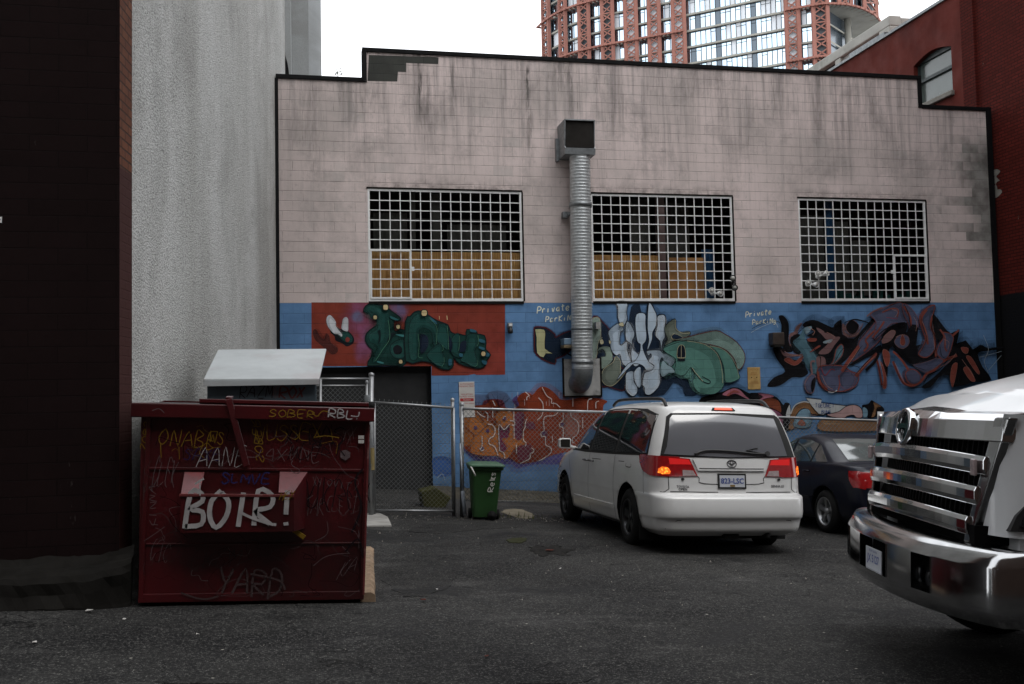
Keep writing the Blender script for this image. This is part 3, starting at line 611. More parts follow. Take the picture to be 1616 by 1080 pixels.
for i in range(5):
    zz = 6.1+i*.12; fill(mb, sm([(20.0+random.uniform(-.12, .12)+.12*cos(a_), zz+.09*sin(a_)) for a_ in [k_*pi/3 for k_ in range(6)]], 3), lambda y, z, o: Vector((15.66-o, y, z)), .004+.001*i)
mb.build('plaster_scar', M['conc'], rb)

cb = thing('concrete_building', 'pale concrete roof parapet with an open bay behind the red building', 'building', (19, 28, 0))
M['paleconc'] = worn('pale_painted_concrete', (.52, .52, .48, 1), .85, var=.2, sc=1.5, bump=.3, dirt=((.2, .2, .17, 1), .6))
mb = MB(); CX = 17.5
mb.box((CX, 26.7, 12.68), (CX+.4, 33, 13.0)); mb.box((CX, 26.7, 0), (CX+.45, 27.3, 12.68)); mb.box((CX+.02, 29.6, 0), (CX+.45, 29.95, 12.68)); mb.box((CX, 32.6, 0), (CX+.45, 33, 12.5)); mb.box((CX+.12, 27.3, 0), (CX+.4, 29.6, 12.68))
mb.box((CX+.4, 26.7, 12.45), (26, 27.1, 12.95)); mb.box((CX+.4, 26.8, 0), (26, 27.1, 12.45)); mb.box((CX-.02, 29.96, 11.0), (CX+.2, 33, 11.7)); mb.box((CX+.45, 27.1, 0), (26, 33, 11))
mb.build('frame', M['paleconc'], cb, bevel=.03)
MB().box((CX+.2, 29.95, 11.25), (CX+.24, 32.6, 12.68)).build('dark_glass', M['glassdark'], cb)

# unseen building added behind the camera to darken the foreground
bb = thing('added_unseen_building', 'added unseen dark brick building behind the viewer, shading the lane', 'building', (0, -4, 0))
mb = MB(); mb.box((-40, -12, -2), (45, -3.2, 17)); mb.box((-40, -12, 17), (-2, -3.4, 21)); mb.build('wall', brickmat('brown_brick', (.10, .06, .045, 1), (.075, .045, .035, 1), (.06, .055, .05, 1)), bb)
eb = thing('added_unseen_building', 'added unseen grey building far to the left, reflected in the chrome', 'building', (-44, 0, 0))  # out of view, added as something darker for the truck chrome to reflect
MB().box((-60, -3.4, -2), (-44, 8.5, 13)).build('wall', M['stucco2'], eb)
for i in range(4): MB().box((-44, -2.6+i*2.8, 4), (-43.95, -1.2+i*2.8, 6)).box((-44, -2.6+i*2.8, 8), (-43.95, -1.2+i*2.8, 10)).build('window', M['glassdark'], eb)
for i in range(9):
    x = -30+i*7.5
    w_ = MB().box((x, -3.2, 4.2), (x+2, -3.14, 6.2)).box((x-.1, -3.2, 4.0), (x+2.1, -3.06, 4.2)).build('window', M['glassdark'], bb)

# ================================================================== TOWER
TH = 190.0
def tower():
    tw = thing('apartment_tower', 'tall curved glass apartment tower framed in terracotta steel lattice', 'tower', (20, 170, 0))
    M['terra'] = worn('terracotta_steel', (.31, .14, .11, 1), .6, var=.2, sc=.3, bump=0)
    M['slab'] = worn('grey_beige_slab', (.34, .33, .29, 1), .8, var=.2, sc=.3, bump=0)
    M['tg1'] = plain('bright_tower_glass', (.60, .76, .88, 1), .08, 1); M['tg2'] = plain('pale_blue_tower_glass', (.50, .60, .70, 1), .08, 1)
    M['tg3'] = plain('dark_tower_glass', (.12, .15, .18, 1), .15, .6); M['mull'] = plain('dark_mullion', (.05, .06, .07, 1), .5); M['tblind'] = worn('white_tower_blind', (.7, .74, .78, 1), .3, var=.2, sc=.5, bump=0)
    key = [(858, 192), (868, 189), (880, 186.5), (896, 184), (920, 181.5), (955, 179), (1000, 176.6), (1080, 172.5), (1180, 167), (1240, 164), (1300, 161.5), (1330, 162), (1350, 163.5), (1368, 166), (1380, 170), (1386, 176)]
    def plan(px):
        for (a, za), (b, zb) in zip(key, key[1:]):
            if a <= px <= b: z = za+(zb-za)*(px-a)/(b-a); break
        d = fwd+(px-808)/F*CR-(60-540)/F*CU; p = d*z; return Vector((p.x, p.y, 0))
    def zat(px, py): d = ray(px, py); q = plan(px); k = sqrt(q.x**2+q.y**2)/sqrt(d.x**2+d.y**2); return CH+d.z*k
    z52 = zat(1080, 52); FH = 2.86
    zs = [z52+FH*i for i in range(-22, 8)]
    edges = [(858, 1386)]
    cols = [(864, 873), (890, 898), (919, 933), (954, 970), (990, 1007), (1027, 1043), (1065, 1083), (1243, 1262), (1286, 1303), (1322, 1338), (1358, 1376)]
    def out(px, d):     # point pushed outward from the facade
        a, b = plan(max(858, px-3)), plan(min(1386, px+3)); t = (b-a).normalized(); nrm = Vector((t.y, -t.x, 0)); return plan(px)+nrm*d
    # glass, in panes per floor
    pxs = [858+i*(1386-858)/66 for i in range(67)]
    R = random.Random(3)
    gl = MB(); mu = MB(); sl_ = MB()
    for zi, z in enumerate(zs[:-1]):
        low = z < z52-.1
        for i in range(66):
            a, b = pxs[i], pxs[i+1]
            if low and a > 1303: continue
            pa, pb = plan(a), plan(b); r = R.random()
            dark = 1128 < a+3 < 1136 or 1187 < a+3 < 1192
            m = 2 if dark or r < .03 else 0 if r < .72 else 1 if r < .86 else 3
            gl.add([pa+Vector((0, 0, z+.15)), pb+Vector((0, 0, z+.15)), pb+Vector((0, 0, z+FH-.15)), pa+Vector((0, 0, z+FH-.15))], [(0, 1, 2, 3)], m)
            q = out(a, .06); mu.bar(q+Vector((0, 0, z+.15)), q+Vector((0, 0, z+FH-.15)), .07, .1)
            if R.random() < .5:
                mu.bar(out(a, .05)+Vector((0, 0, z+FH-.75)), out(b, .05)+Vector((0, 0, z+FH-.75)), .06, .06)
    for z in zs:
        low = z < z52-.1
        pl = [p for p in pxs[::2] if not (low and p > 1304)]
        for a, b in zip(pl, pl[1:]):
            A, B = out(a, .45), out(b, .45); A2, B2 = out(a, -1.5), out(b, -1.5)
            sl_.add([v+Vector((0, 0, zz)) for zz in (z-.16, z+.16) for v in (A, B, B2, A2)], [(0, 1, 5, 4), (0, 3, 2, 1), (4, 5, 6, 7)])
    gl.build('glazing', [M['tg1'], M['tg2'], M['tg3'], M['tblind']], tw, recalc=False); mu.build('mullions', M['mull'], tw); sl_.build('floor_slabs', M['slab'], tw, recalc=False)
    zt, zb = zs[-1], zs[0]
    for a, b in cols:
        lowcut = a > 1310
        z0 = z52 if lowcut else zb
        l = MB(); A, B = out(a, .9), out(b, .9)
        l.bar(A+Vector((0, 0, z0)), A+Vector((0, 0, zt)), .62, .4); l.bar(B+Vector((0, 0, z0)), B+Vector((0, 0, zt)), .62, .4)
        z = z0; k = 0
        while z < zt:
            k += 1
            l.bar(A+Vector((0, 0, z)), B+Vector((0, 0, z)), .22, .22)
            for h in range(2):
                za, zc = z+h*FH/2, z+(h+1)*FH/2
                l.bar(A+Vector((0, 0, za)), B+Vector((0, 0, zc)), .2, .2); l.bar(B+Vector((0, 0, za)), A+Vector((0, 0, zc)), .2, .2)
            z += FH
        lc = l.build('lattice_column', M['terra'], tw)
        A2, B2 = out(a, .35), out(b, .35); MB().add([A2+Vector((0, 0, z0)), B2+Vector((0, 0, z0)), B2+Vector((0, 0, zt)), A2+Vector((0, 0, zt))], [(0, 1, 2, 3)]).build('column_panel', M['tblind'] if 980 < a < 1280 else M['mull'], lc, recalc=False)
    for base in (0, -3, 3, -6, 6):
        z = z52+FH*base
        for (x0, x1) in ((858, 1083), (1243, 1386)):
            if base < 0 and x1 == 1386: x1 = 1303
            n = int((x1-x0)/6); bnd = MB()
            for i in range(n):
                a, b = x0+(x1-x0)*i/n, x0+(x1-x0)*(i+1)/n
                bnd.bar(out(a, 1.2)+Vector((0, 0, z)), out(b, 1.2)+Vector((0, 0, z)), .3, .32); bnd.bar(out(a, 1.5)+Vector((0, 0, z-.1)), out(a, 0)+Vector((0, 0, z-.1)), .2, .3)
            bnd.build('steel_band', M['terra'], tw)
    # canopy rim at the right end with recessed dark terrace under it
    ter = MB(); pl = [1303+i*83/10 for i in range(11)]
    for a, b in zip(pl, pl[1:]):
        A, B = out(a, 1.2), out(b, 1.2); A2, B2 = plan(1303)+Vector((4, 18, 0)), plan(1303)+Vector((4, 18, 0))
        ter.add([A+Vector((0, 0, z52-.25)), B+Vector((0, 0, z52-.25)), A2+Vector((0, 0, z52-.25))], [(0, 1, 2)]); 
    ter.build('terrace_soffit', M['slab'], tw, recalc=False)
    q = plan(1303); b = MB(); b.add([q+Vector((0, 0, zb)), q+Vector((9, 7, zb)), q+Vector((9, 7, z52)), q+Vector((0, 0, z52))], [(0, 1, 2, 3)], 0)
    for k in range(9): z = z52-FH*(k+1); b.add([q+Vector((.1, -.3, z)), q+Vector((9.3, 6.7, z)), q+Vector((9.3, 6.7, z+.3)), q+Vector((.1, -.3, z+.3))], [(0, 1, 2, 3)], 1)
    b.build('recessed_wall', [M['tg3'], M['slab']], tw, recalc=False)
    c = plan(1362); MB().tube([(c.x-1.5, c.y+2, zb), (c.x-1.5, c.y+2, z52-.2)], .55, 12).build('terrace_column', M['slab'], tw)
    for k, zz in enumerate((z52-1*FH-1, z52-3*FH, z52-5*FH-1)):       # curved balconies at the left end
        p = plan(858); vs = [p+Vector((2.2*cos(t)-.4, 2.2*sin(t)*1.4+2, zz)) for t in [pi*.5+pi*i/8 for i in range(9)]]
        m2 = MB(); m2.prism(vs, (0, 0, .35)); m2.build('balcony', M['slab'], tw)
tower()

# ================================================================== WRITING: strokes
TILE = {'A': (480, 470, 8.306), 'a': (640, 470, 8.306), 'B': (830, 470, 6.356), 'b': (1010, 470, 6.356), 'C': (1190, 470, 6.355), 'c': (1390, 470, 6.355), 'D': (720, 600, 6.464), 'E': (1130, 600, 5.985), 'P': (0, 0, 1)}
def tl(t, pts):
    ox, oy, s = TILE[t]; return [wpx(ox+x/s, oy+y/s) for x, y in pts]
PXM = 1/78.0      # metres per photo pixel on the far wall
class Piece:
    def __init__(s, rough=.7): s.mb = MB(); s.mats = []; s.k = 0; s.rr = random.Random(11)
    def mi(s, col, **k):
        m = col if not isinstance(col, tuple) else blockpaint(col, 'graffiti_paint', .6, **k)
        if m not in s.mats: s.mats.append(m)
        return s.mats.index(m)
    def nx(s): s.k += 1; return .0012+.0006*s.k
    def F(s, t, col, pts, n=4, ol=None, ow=2.0, **k):
        o = sm(tl(t, pts), n) if n else [Vector(p) for p in tl(t, pts)]
        if ol is not None:
            if ow >= 1.3:
                rib(s.mb, o, (ow+4.5)*PXM, wp, .0009, s.mi(ol, alpha=.30), closed=True); rib(s.mb, o, (ow+2.2)*PXM, wp, .0011, s.mi(ol, alpha=.55), closed=True)
            rib(s.mb, o, ow*PXM, wp, s.nx(), s.mi(ol), closed=True)
        fill(s.mb, o, wp, s.nx(), s.mi(col, **k))
        if n and not k and len(o) > 14 and s.rr.random() < .8:
            c0 = sum(o, Vector((0, 0)))/len(o); dk = tuple(q*.45 for q in col[:3])+(1,); lt_ = tuple(min(.8, q*1.7+.02) for q in col[:3])+(1,)
            inn = [p.lerp(c0, .13) for p in o]; m_ = len(o)//2; k0 = s.rr.randrange(len(o))
            a_ = [inn[(k0+i) % len(o)] for i in range(m_)]; b_ = [inn[(k0+m_+i) % len(o)] for i in range(m_)]
            sz = max((p-c0).length for p in o)*.30
            rib(s.mb, a_, sz, wp, s.nx(), s.mi(dk, alpha=.5), taper=True); rib(s.mb, b_, sz*.8, wp, s.nx(), s.mi(lt_, alpha=.4), taper=True)
        if ol is not None: rib(s.mb, o, ow*.55*PXM, wp, s.nx(), s.mi(ol), closed=True)
    def R(s, t, col, pts, wd=1.0, n=5, taper=False):
        o = sm(tl(t, pts), n, False) if n else [Vector(p) for p in tl(t, pts)]
        rib(s.mb, o, wd*PXM, wp, s.nx(), s.mi(col), taper=taper)
    def build(s, name, label, parent=pb): return s.mb.build(name, s.mats, parent, recalc=False, label=label)
GL = {  # hand lettering, unit cell
 'A': [[(0, 0), (.45, 1), (.9, 0)], [(.15, .4), (.75, .4)]], 'B': [[(.1, 0), (.1, 1), (.6, .95), (.7, .75), (.15, .55), (.75, .4), (.75, .1), (.1, 0)]], 'C': [[(.8, .85), (.4, 1), (.1, .5), (.4, 0), (.8, .15)]],
 'D': [[(.1, 0), (.1, 1), (.7, .8), (.8, .3), (.1, 0)]], 'E': [[(.75, 1), (.1, 1), (.1, 0), (.75, 0)], [(.1, .5), (.6, .5)]], 'F': [[(.75, 1), (.1, 1), (.1, 0)], [(.1, .5), (.6, .5)]],
 'G': [[(.8, .85), (.4, 1), (.1, .5), (.4, 0), (.8, .2), (.8, .5), (.5, .5)]], 'H': [[(.1, 0), (.1, 1)], [(.8, 0), (.8, 1)], [(.1, .5), (.8, .5)]], 'I': [[(.4, 0), (.4, 1)]], 'J': [[(.7, 1), (.7, .2), (.4, 0), (.1, .2)]],
 'K': [[(.1, 0), (.1, 1)], [(.75, 1), (.1, .45), (.8, 0)]], 'L': [[(.1, 1), (.1, 0), (.75, 0)]], 'M': [[(.05, 0), (.15, 1), (.45, .3), (.75, 1), (.9, 0)]], 'N': [[(.1, 0), (.1, 1), (.75, 0), (.75, 1)]],
 'O': [[(.45, 1), (.1, .7), (.1, .3), (.45, 0), (.8, .3), (.8, .7), (.45, 1)]], 'P': [[(.1, 0), (.1, 1), (.75, .85), (.7, .5), (.1, .4)]], 'R': [[(.1, 0), (.1, 1), (.75, .85), (.7, .55), (.1, .45), (.85, 0)]],
 'S': [[(.8, .85), (.4, 1), (.1, .75), (.75, .35), (.5, 0), (.1, .12)]], 'T': [[(.05, 1), (.85, 1)], [(.45, 1), (.45, 0)]], 'U': [[(.1, 1), (.1, .2), (.45, 0), (.8, .2), (.8, 1)]], 'V': [[(.05, 1), (.4, 0), (.8, 1)]],
 'W': [[(0, 1), (.2, 0), (.45, .7), (.7, 0), (.9, 1)]], 'X': [[(.1, 0), (.8, 1)], [(.1, 1), (.8, 0)]], 'Y': [[(.05, 1), (.45, .5), (.8, 1)], [(.45, .5), (.4, 0)]], 'Z': [[(.1, 1), (.8, 1), (.1, 0), (.85, 0)]],
 '!': [[(.4, 1), (.5, .3)], [(.52, .08), (.56, .02)]], '-': [[(.1, .45), (.7, .45)]], '~': [[(0, .3), (.3, .6), (.6, .2), (.95, .6)]], '.': [[(.3, 0), (.36, .05)]], '2': [[(.1, .8), (.45, 1), (.75, .75), (.1, 0), (.8, 0)]], '4': [[(.6, 0), (.6, 1), (.1, .35), (.8, .35)]],
 'r': [[(.15, .6), (.2, 0)], [(.17, .4), (.4, .62), (.65, .55)]], 'i': [[(.3, .6), (.3, 0)], [(.3, .82), (.31, .86)]], 'v': [[(.1, .6), (.35, 0), (.65, .62)]], 'a': [[(.65, .55), (.3, .6), (.1, .3), (.3, 0), (.6, .2), (.66, .6), (.7, 0)]],
 't': [[(.35, 1), (.35, .1), (.55, 0)], [(.05, .68), (.7, .7)]], 'e': [[(.1, .32), (.65, .35), (.6, .6), (.3, .62), (.08, .3), (.3, 0), (.65, .1)]], 'k': [[(.12, 1), (.12, 0)], [(.6, .6), (.14, .3), (.65, 0)]],
 'n': [[(.12, .6), (.12, 0)], [(.12, .4), (.4, .62), (.62, .45), (.64, 0)]], 'g': [[(.6, .5), (.3, .6), (.1, .35), (.3, .05), (.6, .3), (.62, .6), (.6, -.2), (.3, -.35), (.1, -.2)]], 'x': [[(.1, 0), (.6, .6)], [(.1, .6), (.6, 0)]]}
def letter(mb, txt, o, ux, uy, wd, proj, off, mat=0, jit=.05, smooth=3, rnd=random):
    """hand-painted text from o=(u,v), advance vector ux, height vector uy"""
    ux, uy, o = Vector(ux), Vector(uy), Vector(o)
    for i, ch in enumerate(txt):
        if ch == ' ': continue
        for st in GL.get(ch, []):
            P = [o+ux*(i+p[0]+rnd.uniform(-jit, jit))+uy*(p[1]+rnd.uniform(-jit, jit)) for p in st]
            mb.lk = getattr(mb, 'lk', 0)+1; rib(mb, sm(P, smooth, False) if smooth > 1 and len(P) > 2 else P, wd, proj, off+.00025*(mb.lk % 40), mat)

# ================================================================== GRAFFITI on the block wall
RED = (.23, .042, .026, 1); PUR = (.25, .10, .20, 1); BLU = (.105, .215, .42, 1); DG = (.010, .050, .042, 1); DG2 = (.016, .075, .066, 1); DK = (.008, .010, .014, 1); NAVY = (.010, .022, .045, 1)
TEALH = (.05, .20, .20, 1); CREAM = (.66, .52, .28, 1); WHITE = (.66, .68, .72, 1)
# --- red panel with the fly
p = Piece()
hz = [(PUR+(),) ]
hx1, hz1 = wpx(573, 505); hx2, hz2 = wpx(592, 548); hx3, hz3 = wpx(628, 488); hx4, hz4 = wpx(775, 560)
p.F('P', RED, [(491.5, 477.5), (797, 478), (797, 591.5), (752, 592), (748, 590.5), (738, 592.5), (681, 593), (681, 578), (491.5, 578)], 0, haze=(((.26, .09, .19, 1), hx1, hz1, .55, .8), ((.27, .11, .24, 1), hx2, hz2, .5, .85), ((.13, .16, .34, 1), hx3, hz3, .3, .9), ((.34, .06, .05, 1), hx4, hz4, .9, .5), ((.12, .2, .36, 1), hx1-.12, hz1+.05, .16, .8)))
p.F('A', (.085, .022, .018, 1), [(120, 430), (160, 420), (205, 500), (260, 540), (290, 470), (330, 500), (350, 590), (440, 660), (430, 720), (370, 745), (300, 690), (220, 620), (150, 560), (120, 490)], 3)
p.F('A', DK, [(430, 390), (470, 410), (560, 430), (620, 480), (655, 540), (640, 600), (560, 640), (500, 600), (410, 560), (400, 510), (340, 440)], 3)
p.F('A', DG2, [(440, 480), (520, 450), (580, 460), (630, 520), (630, 570), (590, 590), (520, 570), (470, 520)], 3)
p.F('A', (.30, .06, .05, 1), [(545, 530), (570, 515), (598, 540), (590, 575), (560, 585), (540, 560)], 3)
p.F('A', WHITE, [(292, 290), (310, 240), (345, 232), (390, 280), (415, 320), (415, 370), (445, 420), (495, 480), (490, 512), (450, 480), (400, 475), (350, 430), (310, 370)], 3)
p.F('A', WHITE, [(498, 340), (510, 280), (545, 255), (575, 280), (578, 360), (572, 440), (520, 430), (490, 400)], 3)
# lettering
OUT = (.006, .016, .018, 1)
p.F('A', DG, [(780, 180), (810, 110), (880, 80), (980, 100), (1060, 110), (1130, 170), (1200, 220), (1265, 275), (1240, 300), (1180, 290), (1170, 380), (1200, 450), (1330, 430), (1330, 860), (1200, 890), (1060, 880), (830, 890), (880, 780), (900, 690), (850, 640), (805, 560), (820, 470), (900, 400), (960, 360), (950, 300), (880, 260), (860, 210)], 2, OUT, 2.5)
p.F('A', DG2, [(830, 130), (900, 110), (990, 150), (1100, 190), (1110, 380), (1120, 560), (1040, 680), (950, 820), (900, 830), (960, 640), (870, 580), (860, 480), (960, 420), (980, 230), (840, 190)], 3)
p.F('A', DG2, [(1130, 640), (1200, 570), (1320, 560), (1325, 760), (1220, 800), (1140, 740)], 3, OUT, 1.5)
p.F('A', DK, [(1165, 660), (1220, 620), (1280, 660), (1270, 730), (1190, 740)], 3)
p.F('A', TEALH, [(1200, 480), (1325, 490), (1325, 520), (1230, 500)], 2); p.F('A', TEALH, [(960, 830), (1040, 850), (1030, 870), (960, 850)], 2); p.F('A', (.03, .13, .14, 1), [(1130, 240), (1240, 290), (1200, 300), (1130, 270)], 2)
p.F('A', OUT, [(960, 440), (1000, 430), (1000, 560), (970, 600), (980, 500)], 2); p.F('A', OUT, [(1120, 470), (1200, 470), (1130, 560), (1080, 640)], 2)
p.R('A', (.10, .28, .17, 1), [(1100, 300), (1115, 400), (1115, 550), (1020, 690), (935, 830)], .55)
p.F('a', DG, [(0, 310), (60, 250), (120, 190), (210, 180), (320, 250), (420, 310), (550, 360), (580, 440), (640, 480), (700, 480), (790, 500), (800, 420), (920, 440), (940, 480), (1030, 500), (1050, 600), (1045, 680), (1110, 750), (1060, 820), (1040, 890), (960, 925), (860, 910), (700, 860), (650, 800), (620, 800), (620, 890), (560, 940), (440, 920), (330, 850), (200, 830), (0, 830)], 2, OUT, 2.5)
for q in ([(70, 300), (200, 200), (320, 280), (400, 400), (400, 620), (360, 600), (330, 440), (180, 420), (165, 770), (60, 800), (40, 500)], [(430, 350), (540, 370), (560, 480), (560, 680), (480, 640), (410, 560)], [(280, 740), (420, 610), (480, 650), (480, 720), (510, 800), (500, 880), (440, 900), (330, 830)],
          [(600, 540), (650, 480), (700, 490), (700, 700), (740, 790), (620, 760), (580, 640)], [(800, 500), (930, 480), (950, 600), (900, 700), (940, 850), (900, 910), (770, 850), (720, 820), (780, 700)]):
    p.F('a', DG2, q, 3, OUT, 1.2)
for q in ([(190, 500), (230, 480), (290, 520), (290, 640), (210, 740), (185, 640)], [(720, 590), (790, 570), (780, 700), (700, 700)], [(560, 500), (600, 560), (610, 640), (580, 720), (560, 600)]): p.F('a', (.010, .02, .04, 1), q, 3)
for q in ([(310, 250), (400, 320), (400, 350), (350, 310)], [(840, 410), (920, 430), (915, 460), (850, 450)], [(960, 540), (1030, 560), (1035, 600), (965, 580)], [(960, 640), (1030, 660), (1020, 690), (965, 670)], [(1040, 720), (1095, 735), (1080, 775), (1040, 765)], [(1000, 820), (1060, 840), (1050, 880), (1000, 860)], [(560, 810), (600, 810), (600, 880), (560, 890)], [(700, 730), (745, 740), (740, 780), (700, 770)]): p.F('a', (.03, .12, .17, 1), q, 2)
for q in ([(300, 260), (400, 380), (405, 500), (400, 610)], [(160, 480), (175, 620), (165, 770), (220, 790)], [(540, 370), (555, 500), (560, 680)], [(700, 500), (700, 620), (690, 700)], [(940, 490), (955, 580), (930, 640)], [(480, 620), (490, 680), (470, 700)], [(940, 820), (935, 880), (900, 910)], [(500, 780), (500, 860), (470, 905)]): p.R('a', (.10, .27, .17, 1), q, .5)
for t, x, y, r in (('A', 1065, 130, 38), ('A', 928, 262, 28), ('A', 1228, 385, 28), ('A', 1262, 842, 28), ('a', 240, 205, 42), ('a', 1012, 738, 32)):
    p.F(t, OUT, [(x+(r+9)*cos(a), y+(r+9)*sin(a)) for a in [i*pi/4 for i in range(8)]], 2); p.F(t, CREAM, [(x+r*cos(a)*.85, y+r*sin(a)*(1.1 if i % 2 else .9)) for i, a in enumerate([i*pi/4 for i in range(8)])], 2)
p.R('a', CREAM, [(435, 245), (438, 290)], .8, 1); p.R('a', CREAM, [(535, 240), (540, 295)], 1.2, 1)
p.build('graffiti_panel', 'red mural panel with green lettering and a painted fly')

# --- pale blue and green piece
p = Piece(); GR = (.20, .30, .27, 1); GR2 = (.105, .25, .21, 1); GR3 = (.17, .20, .165, 1); PB = (.46, .56, .66, 1); KL = (.50, .46, .30, 1); OL = (.008, .012, .02, 1)
p.F('B', NAVY, [(85, 320), (100, 295), (200, 305), (290, 370), (300, 400), (460, 330), (480, 480), (360, 590), (300, 610), (290, 665), (190, 630), (130, 590), (90, 540), (85, 430)], 2, (.09, .015, .02, 1), 2.5)
p.F('B', (.50, .49, .27, 1), [(90, 325), (110, 315), (180, 320), (195, 370), (190, 510), (270, 560), (200, 560), (175, 600), (110, 555), (105, 400)], 2, OL, 1.4)
p.F('B', NAVY, [(660, 220), (715, 190), (760, 240), (840, 330), (840, 440), (870, 520), (870, 600), (960, 700), (1000, 760), (990, 900), (960, 930), (820, 890), (740, 860), (700, 500)], 2, (.09, .015, .02, 1), 2)
p.F('B', (.27, .34, .30, 1), [(640, 260), (715, 195), (745, 250), (750, 400), (765, 400), (730, 430), (715, 500), (705, 600), (640, 600)], 2, KL, .9)
p.F('B', (.24, .31, .26, 1), [(735, 500), (800, 485), (855, 510), (868, 600), (860, 640), (780, 710), (750, 700), (750, 600), (795, 590), (790, 540), (760, 515), (715, 540)], 2, OL, 1.2)
p.F('B', GR3, [(780, 715), (870, 650), (900, 590), (945, 640), (945, 780), (1000, 740), (930, 830), (860, 885), (790, 870), (755, 800)], 3, KL, 1)
p.F('b', NAVY, [(-90, 90), (-10, 60), (10, 150), (60, 160), (70, 60), (130, 80), (165, 180), (240, 165), (260, 220), (250, 330), (270, 430), (240, 520), (340, 580), (350, 650), (310, 700), (350, 750), (440, 790), (520, 850), (600, 960), (450, 980), (430, 900), (330, 850), (240, 970), (0, 985), (-60, 900), (-100, 700), (-150, 500), (-120, 300)], 2, None)
W = [('B', [(905, 50), (1010, 50), (1005, 150), (1010, 220), (970, 290), (940, 260), (920, 200), (920, 100)]), ('B', [(825, 340), (900, 270), (940, 265), (975, 320), (945, 350), (935, 440), (950, 480), (1010, 440), (1010, 520), (1050, 640), (1040, 680), (1000, 690), (960, 650), (940, 570), (900, 580), (850, 520), (840, 420)]),
     ('B', [(1010, 240), (1040, 260), (1080, 340), (1080, 390), (1060, 440), (1075, 520), (1144, 590), (1144, 660), (1090, 690), (1060, 640), (1050, 560), (1055, 470), (1000, 420), (995, 300)]),
     ('b', [(-40, 170), (45, 165), (50, 260), (60, 380), (50, 440), (20, 480), (40, 560), (80, 640), (135, 690), (115, 730), (60, 725), (20, 680), (-60, 660), (-110, 700), (-180, 770), (-240, 830), (-130, 670), (-60, 640), (-10, 560), (0, 470), (-30, 440), (-50, 300)]),
     ('b', [(80, 80), (105, 65), (140, 130), (160, 180), (155, 280), (120, 350), (115, 420), (75, 520), (70, 500), (85, 420), (70, 300)]), ('b', [(170, 190), (235, 175), (250, 230), (240, 300), (245, 390), (220, 440), (215, 530), (245, 580), (215, 560), (195, 440), (150, 380), (170, 280)]),
     ('b', [(60, 540), (120, 525), (190, 530), (230, 560), (320, 560), (345, 620), (330, 670), (290, 690), (240, 650), (215, 600), (190, 660), (195, 850), (150, 930), (90, 975), (45, 960), (40, 900), (20, 870), (40, 760), (110, 730), (135, 680), (80, 640), (110, 590), (100, 560), (80, 580)]),
     ('b', [(-160, 760), (-110, 740), (-60, 740), (-55, 800), (20, 860), (0, 940), (-20, 870), (20, 720), (-20, 660)]), ('B', [(1000, 760), (1070, 740), (1075, 840), (1110, 900), (1105, 960), (1060, 990), (1000, 930), (995, 850)]), ('B', [(1080, 740), (1144, 700), (1144, 880), (1120, 900), (1085, 840)])]
for t, q in W[:7]+W[8:]: p.F(t, PB, q, 3, OL, 1.3)
p.F('b', GR3, [(250, 280), (345, 215), (350, 300), (400, 350), (495, 345), (480, 385), (400, 410), (330, 370), (300, 400), (330, 430), (240, 480), (270, 420), (245, 350)], 3, OL, 1.3)
p.F('b', GR, [(330, 430), (480, 395), (620, 360), (760, 335), (850, 375), (960, 450), (1040, 570), (1025, 680), (970, 720), (940, 620), (860, 530), (740, 480), (600, 455), (460, 430)], 3, (.11, .03, .03, 1), 1.8)
p.F('b', GR2, [(660, 485), (760, 495), (870, 550), (930, 650), (975, 750), (985, 815), (850, 850), (830, 700), (770, 560), (700, 500)], 3, OL, 1.2)
p.F('b', GR2, [(230, 500), (330, 445), (460, 430), (600, 460), (720, 520), (790, 620), (825, 740), (830, 880), (740, 965), (600, 960), (540, 900), (520, 820), (540, 790), (500, 700), (520, 690), (610, 830), (690, 830), (620, 760), (560, 700), (500, 690), (510, 830), (400, 770), (340, 750), (230, 790), (195, 720), (200, 650), (250, 640), (300, 695), (345, 650), (345, 600), (250, 550)], 2, None)
p.F('b', GR2, [(240, 500), (460, 432), (600, 460), (720, 520), (790, 620), (825, 740), (830, 880), (740, 965), (600, 960), (535, 900), (520, 830), (545, 790), (500, 700), (430, 780), (340, 750), (350, 620), (250, 550)], 3, OL, 1.2)
p.F('b', (.30, .42, .46, 1), [(195, 700), (220, 630), (260, 670), (310, 700), (340, 750), (280, 760), (220, 795), (195, 760)], 3, OL, 1)
p.R('b', KL, [(460, 436), (620, 465), (740, 540), (800, 660), (820, 860)], .6); p.R('b', KL, [(690, 485), (800, 510), (890, 580), (960, 700), (975, 800)], .5); p.R('b', KL, [(345, 225), (350, 310), (420, 360), (490, 355)], .7); p.R('b', KL, [(330, 430), (302, 400), (330, 360)], .7)
p.R('b', OL, [(500, 700), (540, 760), (620, 840), (680, 860), (690, 835), (610, 790)], 1.2); p.R('b', KL, [(510, 705), (560, 770), (620, 840)], .7)
p.F('b', NAVY, [(305, 390), (340, 365), (420, 405), (360, 420), (320, 415)], 3, KL, .6)
p.F('b', OL, [(365, 600), (368, 510), (400, 475), (435, 500), (440, 600)], 3, KL, .9); p.R('b', KL, [(402, 480), (402, 635)], .7, 1); p.R('b', KL, [(362, 603), (445, 603)], .7, 1); p.F('b', OL, [(365, 612), (440, 612), (440, 635), (365, 635)], 0)
for q in ([(730, 430), (760, 420), (770, 460), (740, 470)], [(820, 430), (845, 440), (830, 470)], [(920, 265), (960, 250), (970, 290), (930, 285)]): p.F('B', KL, q, 2, OL, .7)
p.build('graffiti_piece', 'pale blue and sea green graffiti piece with round forms')
